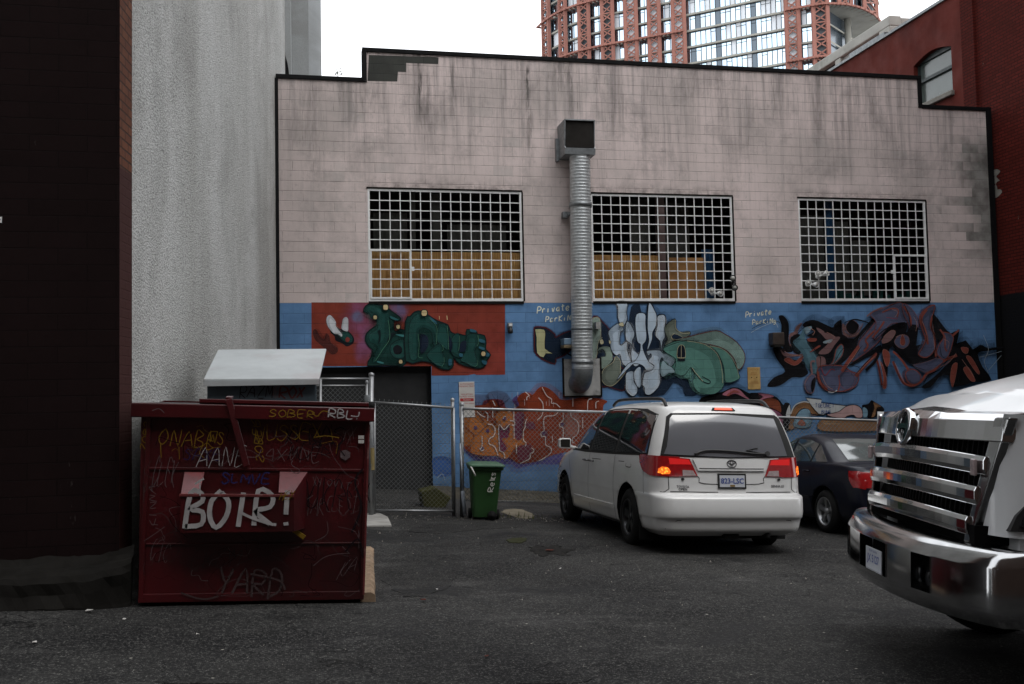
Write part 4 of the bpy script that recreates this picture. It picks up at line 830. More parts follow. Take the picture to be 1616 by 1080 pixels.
# --- private parking
def parking(px, py, s, slant, name, label):
    q = Piece(); i = q.mi((.80, .82, .66, 1)); o = Vector(wpx(px, py)); k = s*PXM
    letter(q.mb, 'Private', o, (k*7.6, k*.8*slant), (k*1.2, k*10), k*1.5, wp, .003, i); letter(q.mb, 'ParKiNg', o+Vector((k*13, -k*13.5)), (k*7.0, k*.5*slant), (k*1.0, k*8.5), k*1.4, wp, .003, i); q.build(name, label)
parking(847, 495, 1.05, 1, 'painted_notice', 'pale painted words Private Parking beside the duct'); parking(1176, 501, .92, 1, 'painted_notice', 'pale painted words Private Parking at the black piece')
# --- black, red and violet piece
p = Piece(); BK = (.007, .007, .009, 1); RS = (.25, .065, .048, 1); VI = (.10, .11, .18, 1); RO = (.23, .13, .13, 1); HI = (.42, .22, .18, 1); TE = (.10, .20, .25, 1)
p.R('C', (.5, .58, .62, 1), [(-30, 350), (60, 300), (200, 250), (240, 300)], .7); p.R('C', BK, [(-20, 310), (60, 270), (170, 230), (260, 250)], .8)
p.F('C', BK, [(245, 190), (290, 180), (340, 240), (350, 330), (345, 430), (375, 500), (380, 545), (300, 540), (285, 480), (265, 400), (275, 280)], 3)
p.F('C', BK, [(190, 500), (280, 500), (330, 600), (400, 620), (500, 640), (520, 700), (540, 760), (470, 800), (380, 800), (260, 880), (130, 890), (200, 800), (310, 740), (230, 620)], 3)
p.F('C', RO, [(265, 520), (300, 550), (420, 570), (520, 550), (560, 530), (480, 580), (400, 590), (300, 585)], 3); p.F('C', RS, [(300, 620), (350, 600), (410, 640), (470, 590), (500, 580), (460, 650), (400, 680), (330, 650)], 3, HI, .5)
p.F('C', RO, [(350, 370), (400, 340), (420, 290), (480, 250), (440, 330), (430, 370), (370, 390), (355, 460), (410, 500), (360, 480)], 3)
p.F('C', BK, [(365, 400), (460, 370), (465, 555), (400, 550), (370, 480)], 3)
p.F('C', BK, [(490, 260), (560, 225), (640, 235), (780, 300), (800, 270), (870, 220), (875, 330), (900, 390), (1000, 410), (1090, 310), (1230, 160), (1240, 200), (1100, 380), (1070, 480), (980, 560), (900, 640), (840, 680), (740, 680), (630, 600), (560, 510), (520, 420), (580, 400), (520, 380), (600, 340), (500, 300)], 2)
p.F('C', TE, [(385, 450), (450, 390), (500, 300), (510, 420), (600, 560), (650, 650), (640, 760), (560, 740), (500, 640), (480, 560)], 3)
for q in ([(640, 560), (720, 480), (800, 400), (860, 400), (800, 480), (740, 560)], [(620, 300), (700, 340), (660, 360)], [(660, 340), (760, 370), (820, 400), (740, 430), (690, 390)], [(620, 600), (700, 600), (710, 680), (640, 720)], [(880, 260), (920, 300), (900, 340), (960, 380), (1030, 350), (1080, 270), (1090, 260), (1040, 370), (960, 400), (890, 370)]): p.F('C', RO, q, 3)
for q in ([(790, 640), (820, 520), (870, 470), (890, 520), (860, 600), (760, 690), (740, 690)], ): p.F('C', TE, q, 3, RS, 2.2)
for q in ([(530, 410), (620, 410), (610, 440), (540, 440)], [(570, 530), (640, 480), (660, 490), (560, 550)]): p.F('C', RS, q, 2)
p.F('C', (.22, .32, .38, 1), [(505, 300), (570, 290), (560, 330), (520, 370), (500, 340)], 3); p.F('C', (.3, .38, .42, 1), [(690, 440), (780, 415), (760, 450), (700, 460)], 3)
p.F('C', BK, [(915, 280), (970, 225), (1040, 270), (1030, 330), (980, 370), (930, 340)], 3, RO, 1); p.R('C', BK, [(900, 250), (1000, 220), (1100, 240), (1180, 270)], 2.4, 5, True)
p.F('C', BK, [(950, 670), (1060, 600), (1240, 480), (1271, 490), (1271, 540), (1120, 600), (980, 680)], 2)
p.F('C', VI, [(1050, 440), (1150, 320), (1240, 200), (1271, 150), (1271, 380), (1200, 480), (1060, 590), (970, 640), (1040, 520)], 3, RS, 1.5)
p.F('C', VI, [(640, 700), (760, 680), (880, 690), (960, 740), (1040, 780), (1010, 880), (900, 935), (760, 935), (680, 900), (630, 800)], 3, RS, 2.2); p.R('C', RS, [(840, 780), (850, 860), (835, 930)], 2.5); p.F('C', VI, [(850, 770), (920, 740), (990, 770), (1000, 850), (930, 920), (860, 880)], 3, (.28, .08, .10, 1), .8)
p.R('C', RS, [(630, 740), (650, 840), (720, 920)], 4.5); p.R('C', RS, [(870, 740), (960, 600), (1040, 490)], 6); p.R('C', RS, [(1010, 790), (1100, 680), (1220, 560)], 5.5); p.R('C', HI, [(1030, 760), (1120, 660), (1200, 590)], 1); p.R('C', RS, [(1210, 590), (1240, 700), (1271, 880)], 4); p.R('C', BK, [(1110, 730), (1200, 640), (1240, 560)], 5)
p.R('C', (.3, .05, .06, 1), [(660, 700), (700, 780), (760, 720), (800, 730)], 1.2); p.R('C', RS, [(1090, 540), (1130, 480), (1110, 420), (1200, 330), (1260, 290)], 3.2); p.R('C', RO, [(1120, 190), (1180, 140), (1271, 100)], 2.4)
p.F('C', VI, [(550, 780), (600, 780), (600, 860), (580, 950), (520, 945), (500, 860)], 3, RO, 1.4); p.F('C', BK, [(570, 830), (605, 800), (600, 880), (575, 950), (560, 900)], 3); p.R('C', RO, [(600, 640), (560, 650), (570, 770)], 3.4)
p.R('C', (.6, .64, .66, 1), [(730, 945), (780, 950), (820, 930)], 1.5)
p.F('c', VI, [(-120, 170), (0, 110), (130, 60), (200, 60), (240, 200), (250, 260), (100, 260), (0, 360), (-80, 420), (-60, 250)], 3, RS, 1.2); p.R('c', RS, [(0, 150), (100, 110), (160, 130), (150, 200)], 2.2); p.R('c', RS, [(20, 240), (-40, 330), (-100, 400)], 3); p.R('c', (.28, .06, .09, 1), [(40, 200), (150, 215)], 1)
p.F('c', VI, [(205, 65), (270, 90), (340, 180), (360, 260), (350, 310), (280, 360), (260, 260), (210, 150)], 3, RS, 1.2); p.R('c', RS, [(215, 90), (280, 210), (280, 340)], 4); 
p.F('c', BK, [(0, 370), (100, 280), (180, 250), (250, 260), (240, 350), (300, 270), (360, 310), (340, 480), (420, 460), (430, 590), (520, 500), (540, 600), (440, 640), (300, 670), (180, 580), (100, 490), (60, 560), (50, 800), (10, 690), (0, 560)], 2)
p.F('c', RO, [(10, 400), (90, 330), (130, 350), (80, 430), (0, 460)], 3, HI, .8); p.F('c', RS, [(20, 520), (70, 560), (70, 650), (40, 690), (0, 560)], 3, HI, .7)
p.F('c', VI, [(120, 440), (170, 380), (250, 390), (265, 460), (210, 510), (150, 490)], 3, RO, 1.4); p.F('c', RS, [(180, 420), (200, 370), (225, 440), (215, 480), (180, 470)], 3, HI, .8)
p.F('c', VI, [(370, 200), (430, 120), (520, 80), (500, 180), (480, 300), (520, 400), (520, 520), (440, 600), (360, 570), (400, 500), (430, 420), (400, 330)], 3, RS, 2.6); p.R('c', RS, [(440, 120), (385, 220), (430, 340), (450, 470)], 4.2); p.R('c', HI, [(385, 220), (430, 330), (445, 420)], .8); p.R('c', RS, [(500, 180), (480, 280), (520, 400), (530, 600)], 3.8); p.R('c', HI, [(500, 170), (505, 350), (525, 580)], .8)
p.F('c', BK, [(505, 160), (600, 280), (680, 360), (770, 320), (740, 460), (830, 430), (900, 520), (960, 480), (1000, 480), (1060, 510), (1190, 490), (1190, 520), (1000, 540), (950, 570), (1000, 700), (1090, 830), (900, 850), (700, 900), (660, 780), (560, 800), (480, 900), (380, 900), (520, 790), (620, 690), (700, 600), (560, 560), (590, 470), (530, 400), (500, 260)], 2)
p.F('c', VI, [(560, 480), (610, 400), (600, 350), (700, 380), (690, 480), (650, 590), (600, 620), (540, 560)], 3, RS, 2); p.R('c', RS, [(570, 320), (620, 400), (620, 500), (640, 540)], 3); p.R('c', RS, [(690, 390), (760, 325)], 3.5)
p.R('c', HI, [(620, 380), (630, 480)], .8); p.R('c', RS, [(740, 580), (600, 640), (520, 720), (440, 760), (380, 840), (300, 880), (210, 860), (150, 760), (100, 640)], 4.5); p.R('c', HI, [(120, 660), (170, 760), (210, 840)], .8)
p.F('c', VI, [(230, 750), (300, 720), (370, 770), (370, 840), (300, 870), (240, 830)], 3, RS, 2.4); p.R('c', RS, [(100, 540), (180, 620), (250, 720)], 3.8); p.F('c', VI, [(300, 680), (420, 650), (540, 610), (600, 640), (520, 700), (420, 750), (360, 720)], 3, RO, 1)
for q in ([(780, 500), (850, 510), (840, 560), (800, 550)], [(830, 600), (880, 600), (960, 740), (940, 760)], [(800, 720), (850, 700), (920, 830), (870, 830)], [(690, 680), (740, 660), (720, 800), (690, 900), (670, 800)]): p.F('c', RS, q, 3, HI, .5)
p.R('c', (.45, .5, .52, 1), [(1000, 380), (1050, 520), (1010, 640), (1050, 760)], .6); p.R('c', (.35, .42, .46, 1), [(1050, 730), (1180, 580)], .9); p.R('c', (.35, .42, .46, 1), [(960, 600), (1180, 540)], .6)
p.F('c', RS, [(-30, 640), (0, 700), (30, 800), (30, 900), (-5, 905), (0, 800)], 3, HI, .5)
for q, w_ in (([(640, 700), (800, 670), (1000, 690), (1050, 740)], 1), ([(1060, 590), (1180, 500), (1271, 400)], 1.4), ([(700, 300), (820, 360), (900, 400), (960, 470)], 2.2), ([(500, 420), (580, 520), (640, 600), (640, 700)], 1.6), ([(620, 760), (680, 900), (780, 945), (920, 945), (1020, 880)], 1.0), ([(1200, 600), (1225, 720), (1250, 900)], .9), ([(560, 240), (480, 300), (400, 380), (380, 460)], .9), ([(760, 700), (830, 560), (900, 480)], 1.2), ([(980, 780), (1090, 660), (1210, 540)], 1.1), ([(870, 760), (1000, 560), (1060, 480)], 1.3)): p.R('C', BK, q, w_, 5, True)
for q, w_ in (([(370, 190), (400, 320), (430, 420), (360, 560)], 1.2), ([(525, 90), (480, 300), (525, 420), (510, 540), (430, 620)], 1.5), ([(100, 640), (160, 800), (240, 890), (380, 900)], 1.2), ([(140, 560), (240, 640), (300, 690), (420, 730)], 1.3), ([(560, 470), (590, 600), (700, 600)], 1.2), ([(0, 130), (100, 70), (200, 55)], 1), ([(-100, 430), (0, 330), (120, 270)], 1.6), ([(200, 60), (250, 180), (270, 350)], 1.5), ([(640, 620), (560, 720), (450, 780), (390, 880)], 1.6)): p.R('c', BK, q, w_, 5, True)
for q in ([(80, 120), (140, 150), (110, 200)], [(120, 400), (160, 380), (210, 375)], [(300, 200), (330, 260), (320, 340)], [(600, 420), (650, 450), (640, 520)], [(720, 560), (660, 640), (560, 700)], [(780, 620), (850, 720), (900, 800)]): p.R('c', HI, q, .7)
for q in ([(520, 300), (580, 340), (560, 380)], [(700, 350), (780, 400), (700, 460)], [(650, 780), (700, 880), (760, 920)], [(900, 690), (960, 610), (1030, 500)], [(1225, 620), (1250, 720)], [(280, 540), (340, 575), (440, 580)]): p.R('C', HI, q, .8)
p.build('graffiti_piece', 'black, rust and violet graffiti piece of tangled arrows')
# --- orange lettering behind the fence
p = Piece(); ORR = (.25, .045, .018, 1); OR2 = (.42, .14, .035, 1); CHK = (.62, .58, .56, 1); PU = (.09, .075, .24, 1)
hx, hz_ = wpx(740, 725)
p.F('D', PU, [(60, 640), (200, 740), (420, 790), (560, 760), (800, 700), (1050, 700), (1100, 800), (1050, 860), (800, 860), (620, 905), (560, 860), (400, 860), (200, 830), (60, 690)], 3)
p.F('D', PU, [(570, 200), (640, 150), (700, 160), (700, 270), (620, 270)], 3); p.F('D', (.19, .05, .09, 1), [(270, 240), (330, 200), (430, 195), (490, 240), (500, 420), (300, 420)], 3)
p.F('D', ORR, [(60, 280), (180, 260), (300, 250), (340, 205), (400, 210), (440, 260), (560, 290), (640, 260), (620, 190), (680, 130), (740, 130), (780, 150), (830, 90), (880, 65), (950, 90), (1020, 150), (1070, 200), (1180, 200), (1250, 180), (1400, 180), (1540, 215), (1500, 260), (1480, 400), (1350, 560), (1250, 700), (1000, 760), (820, 830), (640, 850), (500, 780), (200, 760), (60, 640)], 3)
p.F('D', OR2, [(60, 330), (150, 300), (220, 330), (320, 420), (420, 460), (400, 380), (440, 320), (540, 310), (600, 420), (590, 560), (700, 610), (700, 670), (600, 680), (520, 800), (420, 770), (260, 770), (150, 740), (150, 670), (60, 640)], 3)
p.F('D', (.16, .03, .07, 1), [(430, 480), (480, 500), (540, 450), (530, 580), (460, 600), (520, 700), (440, 720)], 3); p.F('D', (.14, .03, .06, 1), [(600, 350), (690, 340), (680, 450), (660, 600), (600, 580)], 3); p.F('D', (.14, .035, .06, 1), [(720, 440), (790, 430), (800, 500), (710, 490)], 3); p.F('D', (.15, .035, .06, 1), [(890, 520), (930, 520), (920, 600), (900, 590)], 3); p.F('D', (.15, .03, .05, 1), [(620, 690), (760, 660), (740, 800), (640, 820)], 3)
p.F('D', (.33, .12, .09, 1), [(1130, 330), (1240, 350), (1260, 480), (1200, 580), (1110, 580), (1090, 450)], 3)
for q in ([(80, 470), (190, 560), (240, 530), (330, 440)], [(80, 380), (200, 340), (280, 420)], [(150, 610), (180, 590), (170, 560)]): p.R('D', (.16, .03, .02, 1), q, 1.1)
for x, y in ((195, 485), (318, 515), (262, 695), (490, 390), (1080, 455), (890, 545)): p.F('D', (.10, .05, .12, 1), [(x+20*cos(a), y+20*sin(a)) for a in [i*pi/3 for i in range(6)]], 2)
for q in ([(140, 280), (170, 310)], [(210, 320), (240, 350), (290, 380)], [(295, 325), (320, 350), (318, 415)], [(370, 210), (395, 260)], [(370, 280), (370, 380)], [(500, 295), (550, 325)], [(475, 395), (490, 370), (505, 372)], [(320, 450), (370, 460), (395, 510), (380, 570), (335, 600), (335, 650), (390, 680), (425, 770)],
          [(260, 570), (260, 680), (238, 700), (262, 720), (285, 705)], [(430, 780 - 60), (480, 740), (492, 800)], [(440, 720), (432, 460), (485, 505), (540, 450)], [(545, 415), (590, 420), (590, 455), (560, 460)], [(585, 290), (585, 410)], [(587, 460), (587, 600)], [(610, 660), (612, 750)], [(720, 395), (700, 440), (700, 480), (682, 520), (682, 610), (710, 640), (700, 675)],
          [(760, 690), (788, 710), (780, 740), (750, 750), (745, 800), (650, 850)], [(700, 120), (738, 155), (718, 175), (716, 205)], [(872, 75), (920, 160), (968, 195), (968, 235), (1010, 240), (1055, 280)], [(835, 180), (880, 240), (875, 350), (820, 410)], [(815, 300), (820, 330)], [(1055, 300), (1000, 360), (895, 380), (895, 515)], [(895, 515), (860, 540), (870, 575), (905, 580), (910, 660), (960, 690), (960, 740), (900, 790), (835, 825)],
          [(1085, 325), (1085, 415), (1050, 440), (1055, 475), (1085, 490), (1085, 600)], [(1165, 310), (1170, 375), (1230, 420), (1245, 490), (1225, 560), (1185, 590), (1185, 640)], [(1285, 380), (1285, 490)], [(1185, 185), (1185, 270)], [(1380, 190), (1340, 210), (1335, 320)], [(1450, 215), (1420, 230), (1420, 290)], [(975, 565), (978, 635)]): p.R('D', CHK, q, 1.25, 4)
for i in range(16):
    x = p.rr.uniform(560, 1500); y = p.rr.uniform(120, 260); p.R('D', ORR if i % 2 else CHK, [(x, y), (x+1, y+p.rr.uniform(20, 70))], .45, 0)
p.build('graffiti_piece', 'orange graffiti lettering with white outlines behind the fence')
# --- low pink and brown piece
p = Piece(); BR = (.20, .055, .028, 1); PK = (.40, .15, .20, 1); PP = (.50, .33, .32, 1); TN = (.30, .16, .08, 1); WH = (.50, .52, .52, 1)
p.F('E', BK, [(-160, 190), (-60, 140), (60, 110), (150, 70), (230, 80), (330, 130), (540, 150), (600, 190), (640, 240), (700, 260), (640, 480), (300, 480), (-100, 300)], 3)
p.F('E', PK, [(60, 130), (150, 80), (220, 90), (280, 150), (340, 200), (250, 160), (180, 130), (100, 150)], 3, BK, 1); p.F('E', (.35, .09, .08, 1), [(100, 140), (170, 95), (230, 120), (160, 120), (120, 150)], 3)
p.F('E', BK, [(340, 120), (430, 130), (450, 180), (400, 200), (300, 150)], 3); p.F('E', PK, [(390, 125), (520, 140), (540, 160), (450, 180), (410, 220), (370, 200), (440, 160)], 3, BK, .9)
p.F('E', BR, [(420, 200), (500, 170), (580, 190), (610, 250), (610, 310), (560, 280), (480, 250), (420, 240)], 3, BK, 1)
p.F('E', (.32, .12, .20, 1), [(440, 260), (540, 280), (610, 320), (640, 380), (620, 480), (560, 480), (480, 330)], 3, BK, 1); p.F('E', PK, [(540, 340), (600, 350), (610, 420), (590, 470)], 3)
p.F('E', BK, [(630, 240), (690, 220), (700, 300), (660, 340), (680, 400), (700, 470), (640, 460)], 3); p.F('E', WH, [(690, 230), (700, 330), (690, 370), (655, 330)], 2)
p.F('E', TN, [(690, 400), (710, 300), (770, 230), (840, 205), (900, 230), (940, 300), (980, 330), (900, 320), (880, 290), (830, 265), (780, 290), (740, 360), (730, 460), (680, 460)], 3, BK, 1.2); p.R('E', WH, [(700, 320), (740, 240), (820, 205), (880, 215)], 2)
p.F('E', (.22, .36, .46, 1), [(730, 440), (745, 350), (790, 290), (840, 270), (885, 300), (885, 440)], 3, BK, .8); p.F('E', (.38, .14, .10, 1), [(765, 420), (790, 375), (820, 380), (838, 430)], 3, BK, .8)
p.F('E', WH, [(845, 170), (990, 185), (985, 215), (1230, 245), (1160, 300), (1080, 320), (1060, 300), (1010, 330), (960, 320), (900, 250)], 0, BK, 1.5)
p.F('E', PP, [(1040, 325), (1150, 300), (1220, 250), (1300, 235), (1365, 270), (1375, 350), (1320, 355), (1290, 330), (1230, 340), (1200, 360), (1100, 350)], 3, BK, 1.4)
p.F('E', BK, [(1370, 240), (1430, 225), (1460, 190), (1500, 215), (1560, 250), (1580, 290), (1500, 350), (1430, 360), (1400, 300)], 3); p.F('E', TN, [(1480, 210), (1550, 250), (1510, 260), (1495, 330), (1460, 350), (1490, 270)], 3); p.F('E', (.20, .34, .44, 1), [(1380, 260), (1420, 280), (1420, 340), (1385, 350)], 3)
p.F('E', TN, [(960, 400), (1020, 370), (1100, 375), (1300, 380), (1500, 390), (1560, 430), (1500, 480), (1000, 480)], 3, BK, 1); p.F('E', (.42, .25, .13, 1), [(1000, 400), (1040, 385), (1100, 390), (1160, 410), (1040, 420)], 3)
q_ = p.mi((.02, .06, .22, 1)); letter(p.mb, 'TGEUNET', wpx(1130+925/5.985, 600+258/5.985), (5.2*PXM, -.1*PXM), (.6*PXM, 7*PXM), .8*PXM, wp, p.nx(), q_); letter(p.mb, 'BUNS', wpx(1130+985/5.985, 600+318/5.985), (4.6*PXM, 0), (.6*PXM, 6*PXM), .8*PXM, wp, p.nx(), q_)
p.build('graffiti_piece', 'low pink and brown graffiti strip behind the cars')
# small scribbles at the foot
p = Piece(); i = p.mi((.06, .16, .42, 1)); p.F('P', (.05, .13, .36, 1), [(684, 722), (712, 724), (716, 745), (706, 752), (690, 752), (684, 745)], 3); p.R('P', (.4, .5, .6, 1), [(690, 755), (698, 748), (702, 758)], 1); p.build('graffiti_mark', 'small bright blue scribble beside the doorway')

# ================================================================== DUCT and wall fittings
def P3(px, py, Y=WY): return atY(px, py, Y)
du = thing('exhaust_duct', 'galvanised spiral exhaust duct climbing the block wall to a square hood', 'duct', P3(917, 610))
DY = WY-.34; R0 = .215
c_top, c_bot = P3(915, 243, DY), P3(919, 583, DY)
prof = []; L = (c_top-c_bot).length; n = 0; h = 0
pitch = .066
while h < L:
    prof += [(h, R0), (h+pitch*.62, R0+.001), (h+pitch*.72, R0+.0045), (h+pitch*.86, R0+.0045), (h+pitch*.95, R0)]; h += pitch
mb = MB(); mb.lathe(c_bot, c_top-c_bot, [q for q in prof if q[0] < L], 32); mb.build('pipe', M['galv'], du, smooth=True)
def band(px, py, hw, nm, mat, rr=.022):
    c = c_bot.lerp(c_top, (583-py)/(583-243)); a = (c_top-c_bot).normalized(); MB().lathe(c-a*hw, a, [(0, R0), (0, R0+rr), (2*hw, R0+rr), (2*hw, R0)], 32).build(nm, mat, du)
band(916, 325, .045, 'clamp_band', M['galvdull']); band(919, 520, .03, 'clamp_band', M['galvdull'], .012); band(919, 572, .03, 'clamp_band', M['galvdull'], .014)
# elbow turning back into the wall
pts = [c_bot+Vector((0, .30*(1-cos(t)), -.30*sin(t)+.02)) for t in [pi/2*i/8 for i in range(9)]]+[c_bot+Vector((0, .33, -.28))]
mb = MB(); mb.tube(pts, [R0+.004]*10, 28, caps=False); 
mb.build('elbow', M['galvdull'], du)
pl = [P3(889, 567), P3(946, 567), P3(946, 624), P3(889, 624)]
M['dirtyplate'] = worn('dirty_white_plate', (.42, .42, .41, 1), .7, var=.3, sc=4, bump=.2, dirt=((.05, .045, .04, 1), .9))
mb = MB(); mb.box((pl[0].x, WY-.03, pl[2].z), (pl[1].x, WY-.006, pl[0].z)); mb.build('backing_plate', M['dirtyplate'], du, bevel=.005)
mb = MB(); 
for x in (pl[0].x-.03, pl[1].x): mb.box((x, WY-.045, pl[2].z-.03), (x+.03, WY-.004, pl[0].z+.02))
mb.box((pl[0].x, WY-.044, pl[2].z-.035), (pl[1].x, WY-.004, pl[2].z-.001)); mb.build('plate_edging', M['conc_dark'], du)
# brackets
b = P3(893, 341); MB().box((b.x-.10, WY-.16, b.z-.06), (b.x+.02, WY-.003, b.z+.06)).box((b.x-.02, WY-.3, b.z-.03), (b.x+.12, WY-.16, b.z+.03)).build('bracket', M['galvdull'], du)
b = P3(940, 515); MB().box((b.x-.05, WY-.2, b.z-.07), (b.x+.05, WY-.003, b.z+.07)).build('bracket', M['dirtyplate'], du)
# hood
hb = c_top; xl, xr = P3(891, 240, DY-.2).x, P3(939, 240, DY-.2).x; z0, z1 = P3(915, 245, DY-.15).z, P3(915, 191, DY-.15).z
yf, yb = DY-.24, WY-.004; t = .02
mb = MB()
sidep = [(yb, z0), (yf+.02, z0), (yf, z0+.12), (yf+.04, z0+.17), (yf-.02, z1), (yb, z1)]
for x in (xl, xr-t): mb.prism([(x, y, z) for y, z in sidep], (t, 0, 0))
mb.box((xl+t, yb-.02, z0), (xr-t, yb, z1)); mb.box((xl+t, yf-.018, z1-t), (xr-t, yb-.02, z1)); mb.box((xl+t, yf+.03, z0), (xr-t, yb-.02, z0+t)); mb.prism([(xl+t, yf+.02, z0), (xl+t, yf, z0+.12), (xl+t, yf+.02, z0+.13), (xl+t, yf+.04, z0)], (xr-xl-2*t, 0, 0))
ho = mb.build('hood', M['galvdull'], du)
MB().add([(xl+t, yf+.015, z0+.14), (xr-t, yf+.015, z0+.14), (xr-t, yf+.03, z1-.02), (xl+t, yf+.03, z1-.02)], [(0, 1, 2, 3)]).build('hood_opening_shade', M['dark'], ho)  # flat dark sheet painting the shade inside the open hood
MB().box((xl-.06, WY-.1, z0-.04), (xl-.002, WY-.004, z1-.28)).build('hood_flange', M['galvdull'], ho)

def fitting(name, label, cat, px, py, fn, group=None):
    c = P3(px, py); t = thing(name, label, cat, c, group=group); fn(t, c); return t
M['blueplate'] = worn('blue_grey_box', (.17, .26, .36, 1), .35, var=.2, sc=6, bump=.05, coat=.3)
M['brownbox'] = worn('brown_metal_box', (.05, .035, .028, 1), .5, var=.4, sc=8)
def f_lightbox(t, c):
    MB().box((c.x-.12, WY-.30, c.z-.03), (c.x+.13, WY-.004, c.z+.10)).build('housing', M['blueplate'], t, bevel=.012)
    MB().box((c.x-.12, WY-.29, c.z-.10), (c.x+.13, WY-.01, c.z-.032)).build('lens', worn('amber_lens', (.22, .17, .10, 1), .3), t, bevel=.01)
    a = P3(879, 562); pts = sm([(c.x-.02, WY-.1, c.z-.1), (c.x+.02, WY-.12, c.z-.22), (c.x+.22, WY-.08, c.z-.25), (c.x+.36, WY-.05, c.z-.12), (c.x+.4, WY-.03, c.z+.1)], 5, False)
    MB().tube(pts, .014, 8).build('conduit', M['rubber'], t)
fitting('wall_light', 'grey-blue box light with drooping cable left of the duct', 'wall light', 893, 543, f_lightbox)
def f_cam(t, c):
    MB().box((c.x-.05, WY-.1, c.z-.0), (c.x+.05, WY-.004, c.z+.10)).build('housing', M['galvdull'], t, bevel=.01)
    MB().lathe((c.x, WY-.08, c.z+.0), (0, -.3, -1), [(0, .035), (.05, .05), (.11, .05), (.12, .03)], 14).build('lens', M['blackplastic'], t)
    MB().box((c.x-.035, WY-.13, c.z+.03), (c.x+.035, WY-.101, c.z+.07)).build('sensor', M['white'], t, bevel=.005)
fitting('security_light', 'small grey sensor light beside the red mural', 'wall light', 804, 518, f_cam)
def f_brown(t, c):
    MB().box((c.x-.14, WY-.22, c.z-.13), (c.x+.13, WY-.004, c.z+.14)).build('housing', M['brownbox'], t, bevel=.015)
    MB().box((c.x-.11, WY-.21, c.z-.17), (c.x+.1, WY-.02, c.z-.132)).build('lens', M['dark'], t)
fitting('wall_light', 'brown box light beside the black graffiti piece', 'wall light', 1222, 536, f_brown)
def f_conduit(t, c):
    MB().box((c.x-.02, WY-.05, c.z-.25), (c.x+.03, WY-.004, c.z+.05)).build('conduit', M['dirtyplate'], t)
def flood(name, label, px, py, dirs, mat, grp):
    c = P3(px, py, WY-.02); t = thing(name, label, 'floodlight', c, group=grp)
    MB().lathe(c, (0, -1, 0), [(0, .05), (.05, .05), (.06, .0)], 14).build('base', mat, t)
    for (dx, dz, ax) in dirs:
        h = c+Vector((dx, -.14, dz)); a = Vector(ax).normalized()
        MB().bar(c+Vector((0, -.05, 0)), h, .03, .03).build('arm', mat, t)
        l = MB().lathe(h-a*.06, a, [(0, .015), (.025, .035), (.08, .052), (.13, .068), (.135, .06), (.10, .05)], 18).build('lamp_head', mat, t)
        MB().lathe(h+a*.045, a, [(0, .05), (.03, .042), (.04, .0)], 16).build('bulb', M['floodglass'], l)
M['floodglass'] = worn('frosted_lamp_glass', (.45, .45, .42, 1), .2, var=.1)
flood('floodlight', 'white twin floodlight at the foot of the middle window', 1124, 463, [(-.07, .03, (-.4, -1, .1)), (.09, -.02, (.3, -1, -.2))], M['white'], 'twin floodlights')
flood('floodlight', 'black floodlight at the right corner of the middle window', 1156, 447, [(-.03, -.1, (-.2, -1, -.4)), (-.06, .08, (-.3, -1, .1))], M['blackplastic'], 'twin floodlights')
flood('floodlight', 'upper white floodlight at the left of the right window', 1290, 437, [(-.06, .03, (-.5, -1, .3)), (.1, .04, (.6, -1, .4))], M['white'], 'twin floodlights')
flood('floodlight', 'lower white floodlight at the left of the right window', 1274, 449, [(-.06, .0, (-.3, -1, .1)), (.09, -.02, (.5, -1, -.2))], M['white'], 'twin floodlights')

def textmesh(mb, s, o, size, proj, off, mat=0, bold=False, align='CENTER'):
    c = bpy.data.curves.new('t', 'FONT'); c.body = s; c.size = size; c.align_x = align; c.align_y = 'CENTER'; c.resolution_u = 2
    if bold: c.offset = size*.02
    ob = bpy.data.objects.new('t', c); COL.objects.link(ob); dg = bpy.context.evaluated_depsgraph_get(); me = bpy.data.meshes.new_from_object(ob.evaluated_get(dg))
    mb.add([proj(o[0]+v.co.x, o[1]+v.co.y, off) for v in me.vertices], [tuple(p.vertices) for p in me.polygons], mat)
    bpy.data.objects.remove(ob); bpy.data.meshes.remove(me); bpy.data.curves.remove(c)
M['signwhite'] = worn('sign_white', (.60, .58, .55, 1), .5, var=.15, sc=6); M['signred'] = worn('sign_red', (.42, .03, .03, 1), .5, var=.2); M['signyel'] = worn('faded_yellow_sign', (.55, .36, .14, 1), .6, var=.3, sc=7, dirt=((.35, .2, .06, 1), .7)); M['signor'] = worn('faded_orange_print', (.40, .16, .05, 1), .6)
tgn = thing('parking_sign', 'white parking sign with red print above the fence gate', 'sign', P3(736, 620))
a, b = P3(724, 603), P3(749, 639)
SP = lambda u, v, o: Vector((u, WY-.02-o, v)); cx = (a.x+b.x)/2; hh = a.z-b.z
MB().box((a.x, WY-.02, b.z-.25), (b.x, WY-.006, a.z)).build('panel', M['signwhite'], tgn, bevel=.003)
mb = MB(); textmesh(mb, 'AUTHORIZED\nPARKING ONLY', (cx, a.z-.07), .045, SP, .002); textmesh(mb, 'VIOLATORS\nTOWED AWAY', (cx, a.z-.28), .045, SP, .002)
mb.add([SP(a.x+.02, a.z-.335, .002), SP(b.x-.02, a.z-.335, .002), SP(b.x-.02, a.z-.395, .002), SP(a.x+.02, a.z-.395, .002)], [(0, 1, 2, 3)]); textmesh(mb, 'AT OWNERS EXPENSE', (cx, a.z-.44), .03, SP, .002); mb.build('print', M['signred'], tgn)
mb = MB(); textmesh(mb, 'Rusters', (cx, a.z-.365), .05, SP, .004); mb.build('print', M['signwhite'], tgn)
tgn = thing('parking_sign', 'faded yellow sign on the blue wall between two graffiti pieces', 'sign', P3(1189, 598))
a, b = P3(1179, 580), P3(1200, 614.5); cx = (a.x+b.x)/2
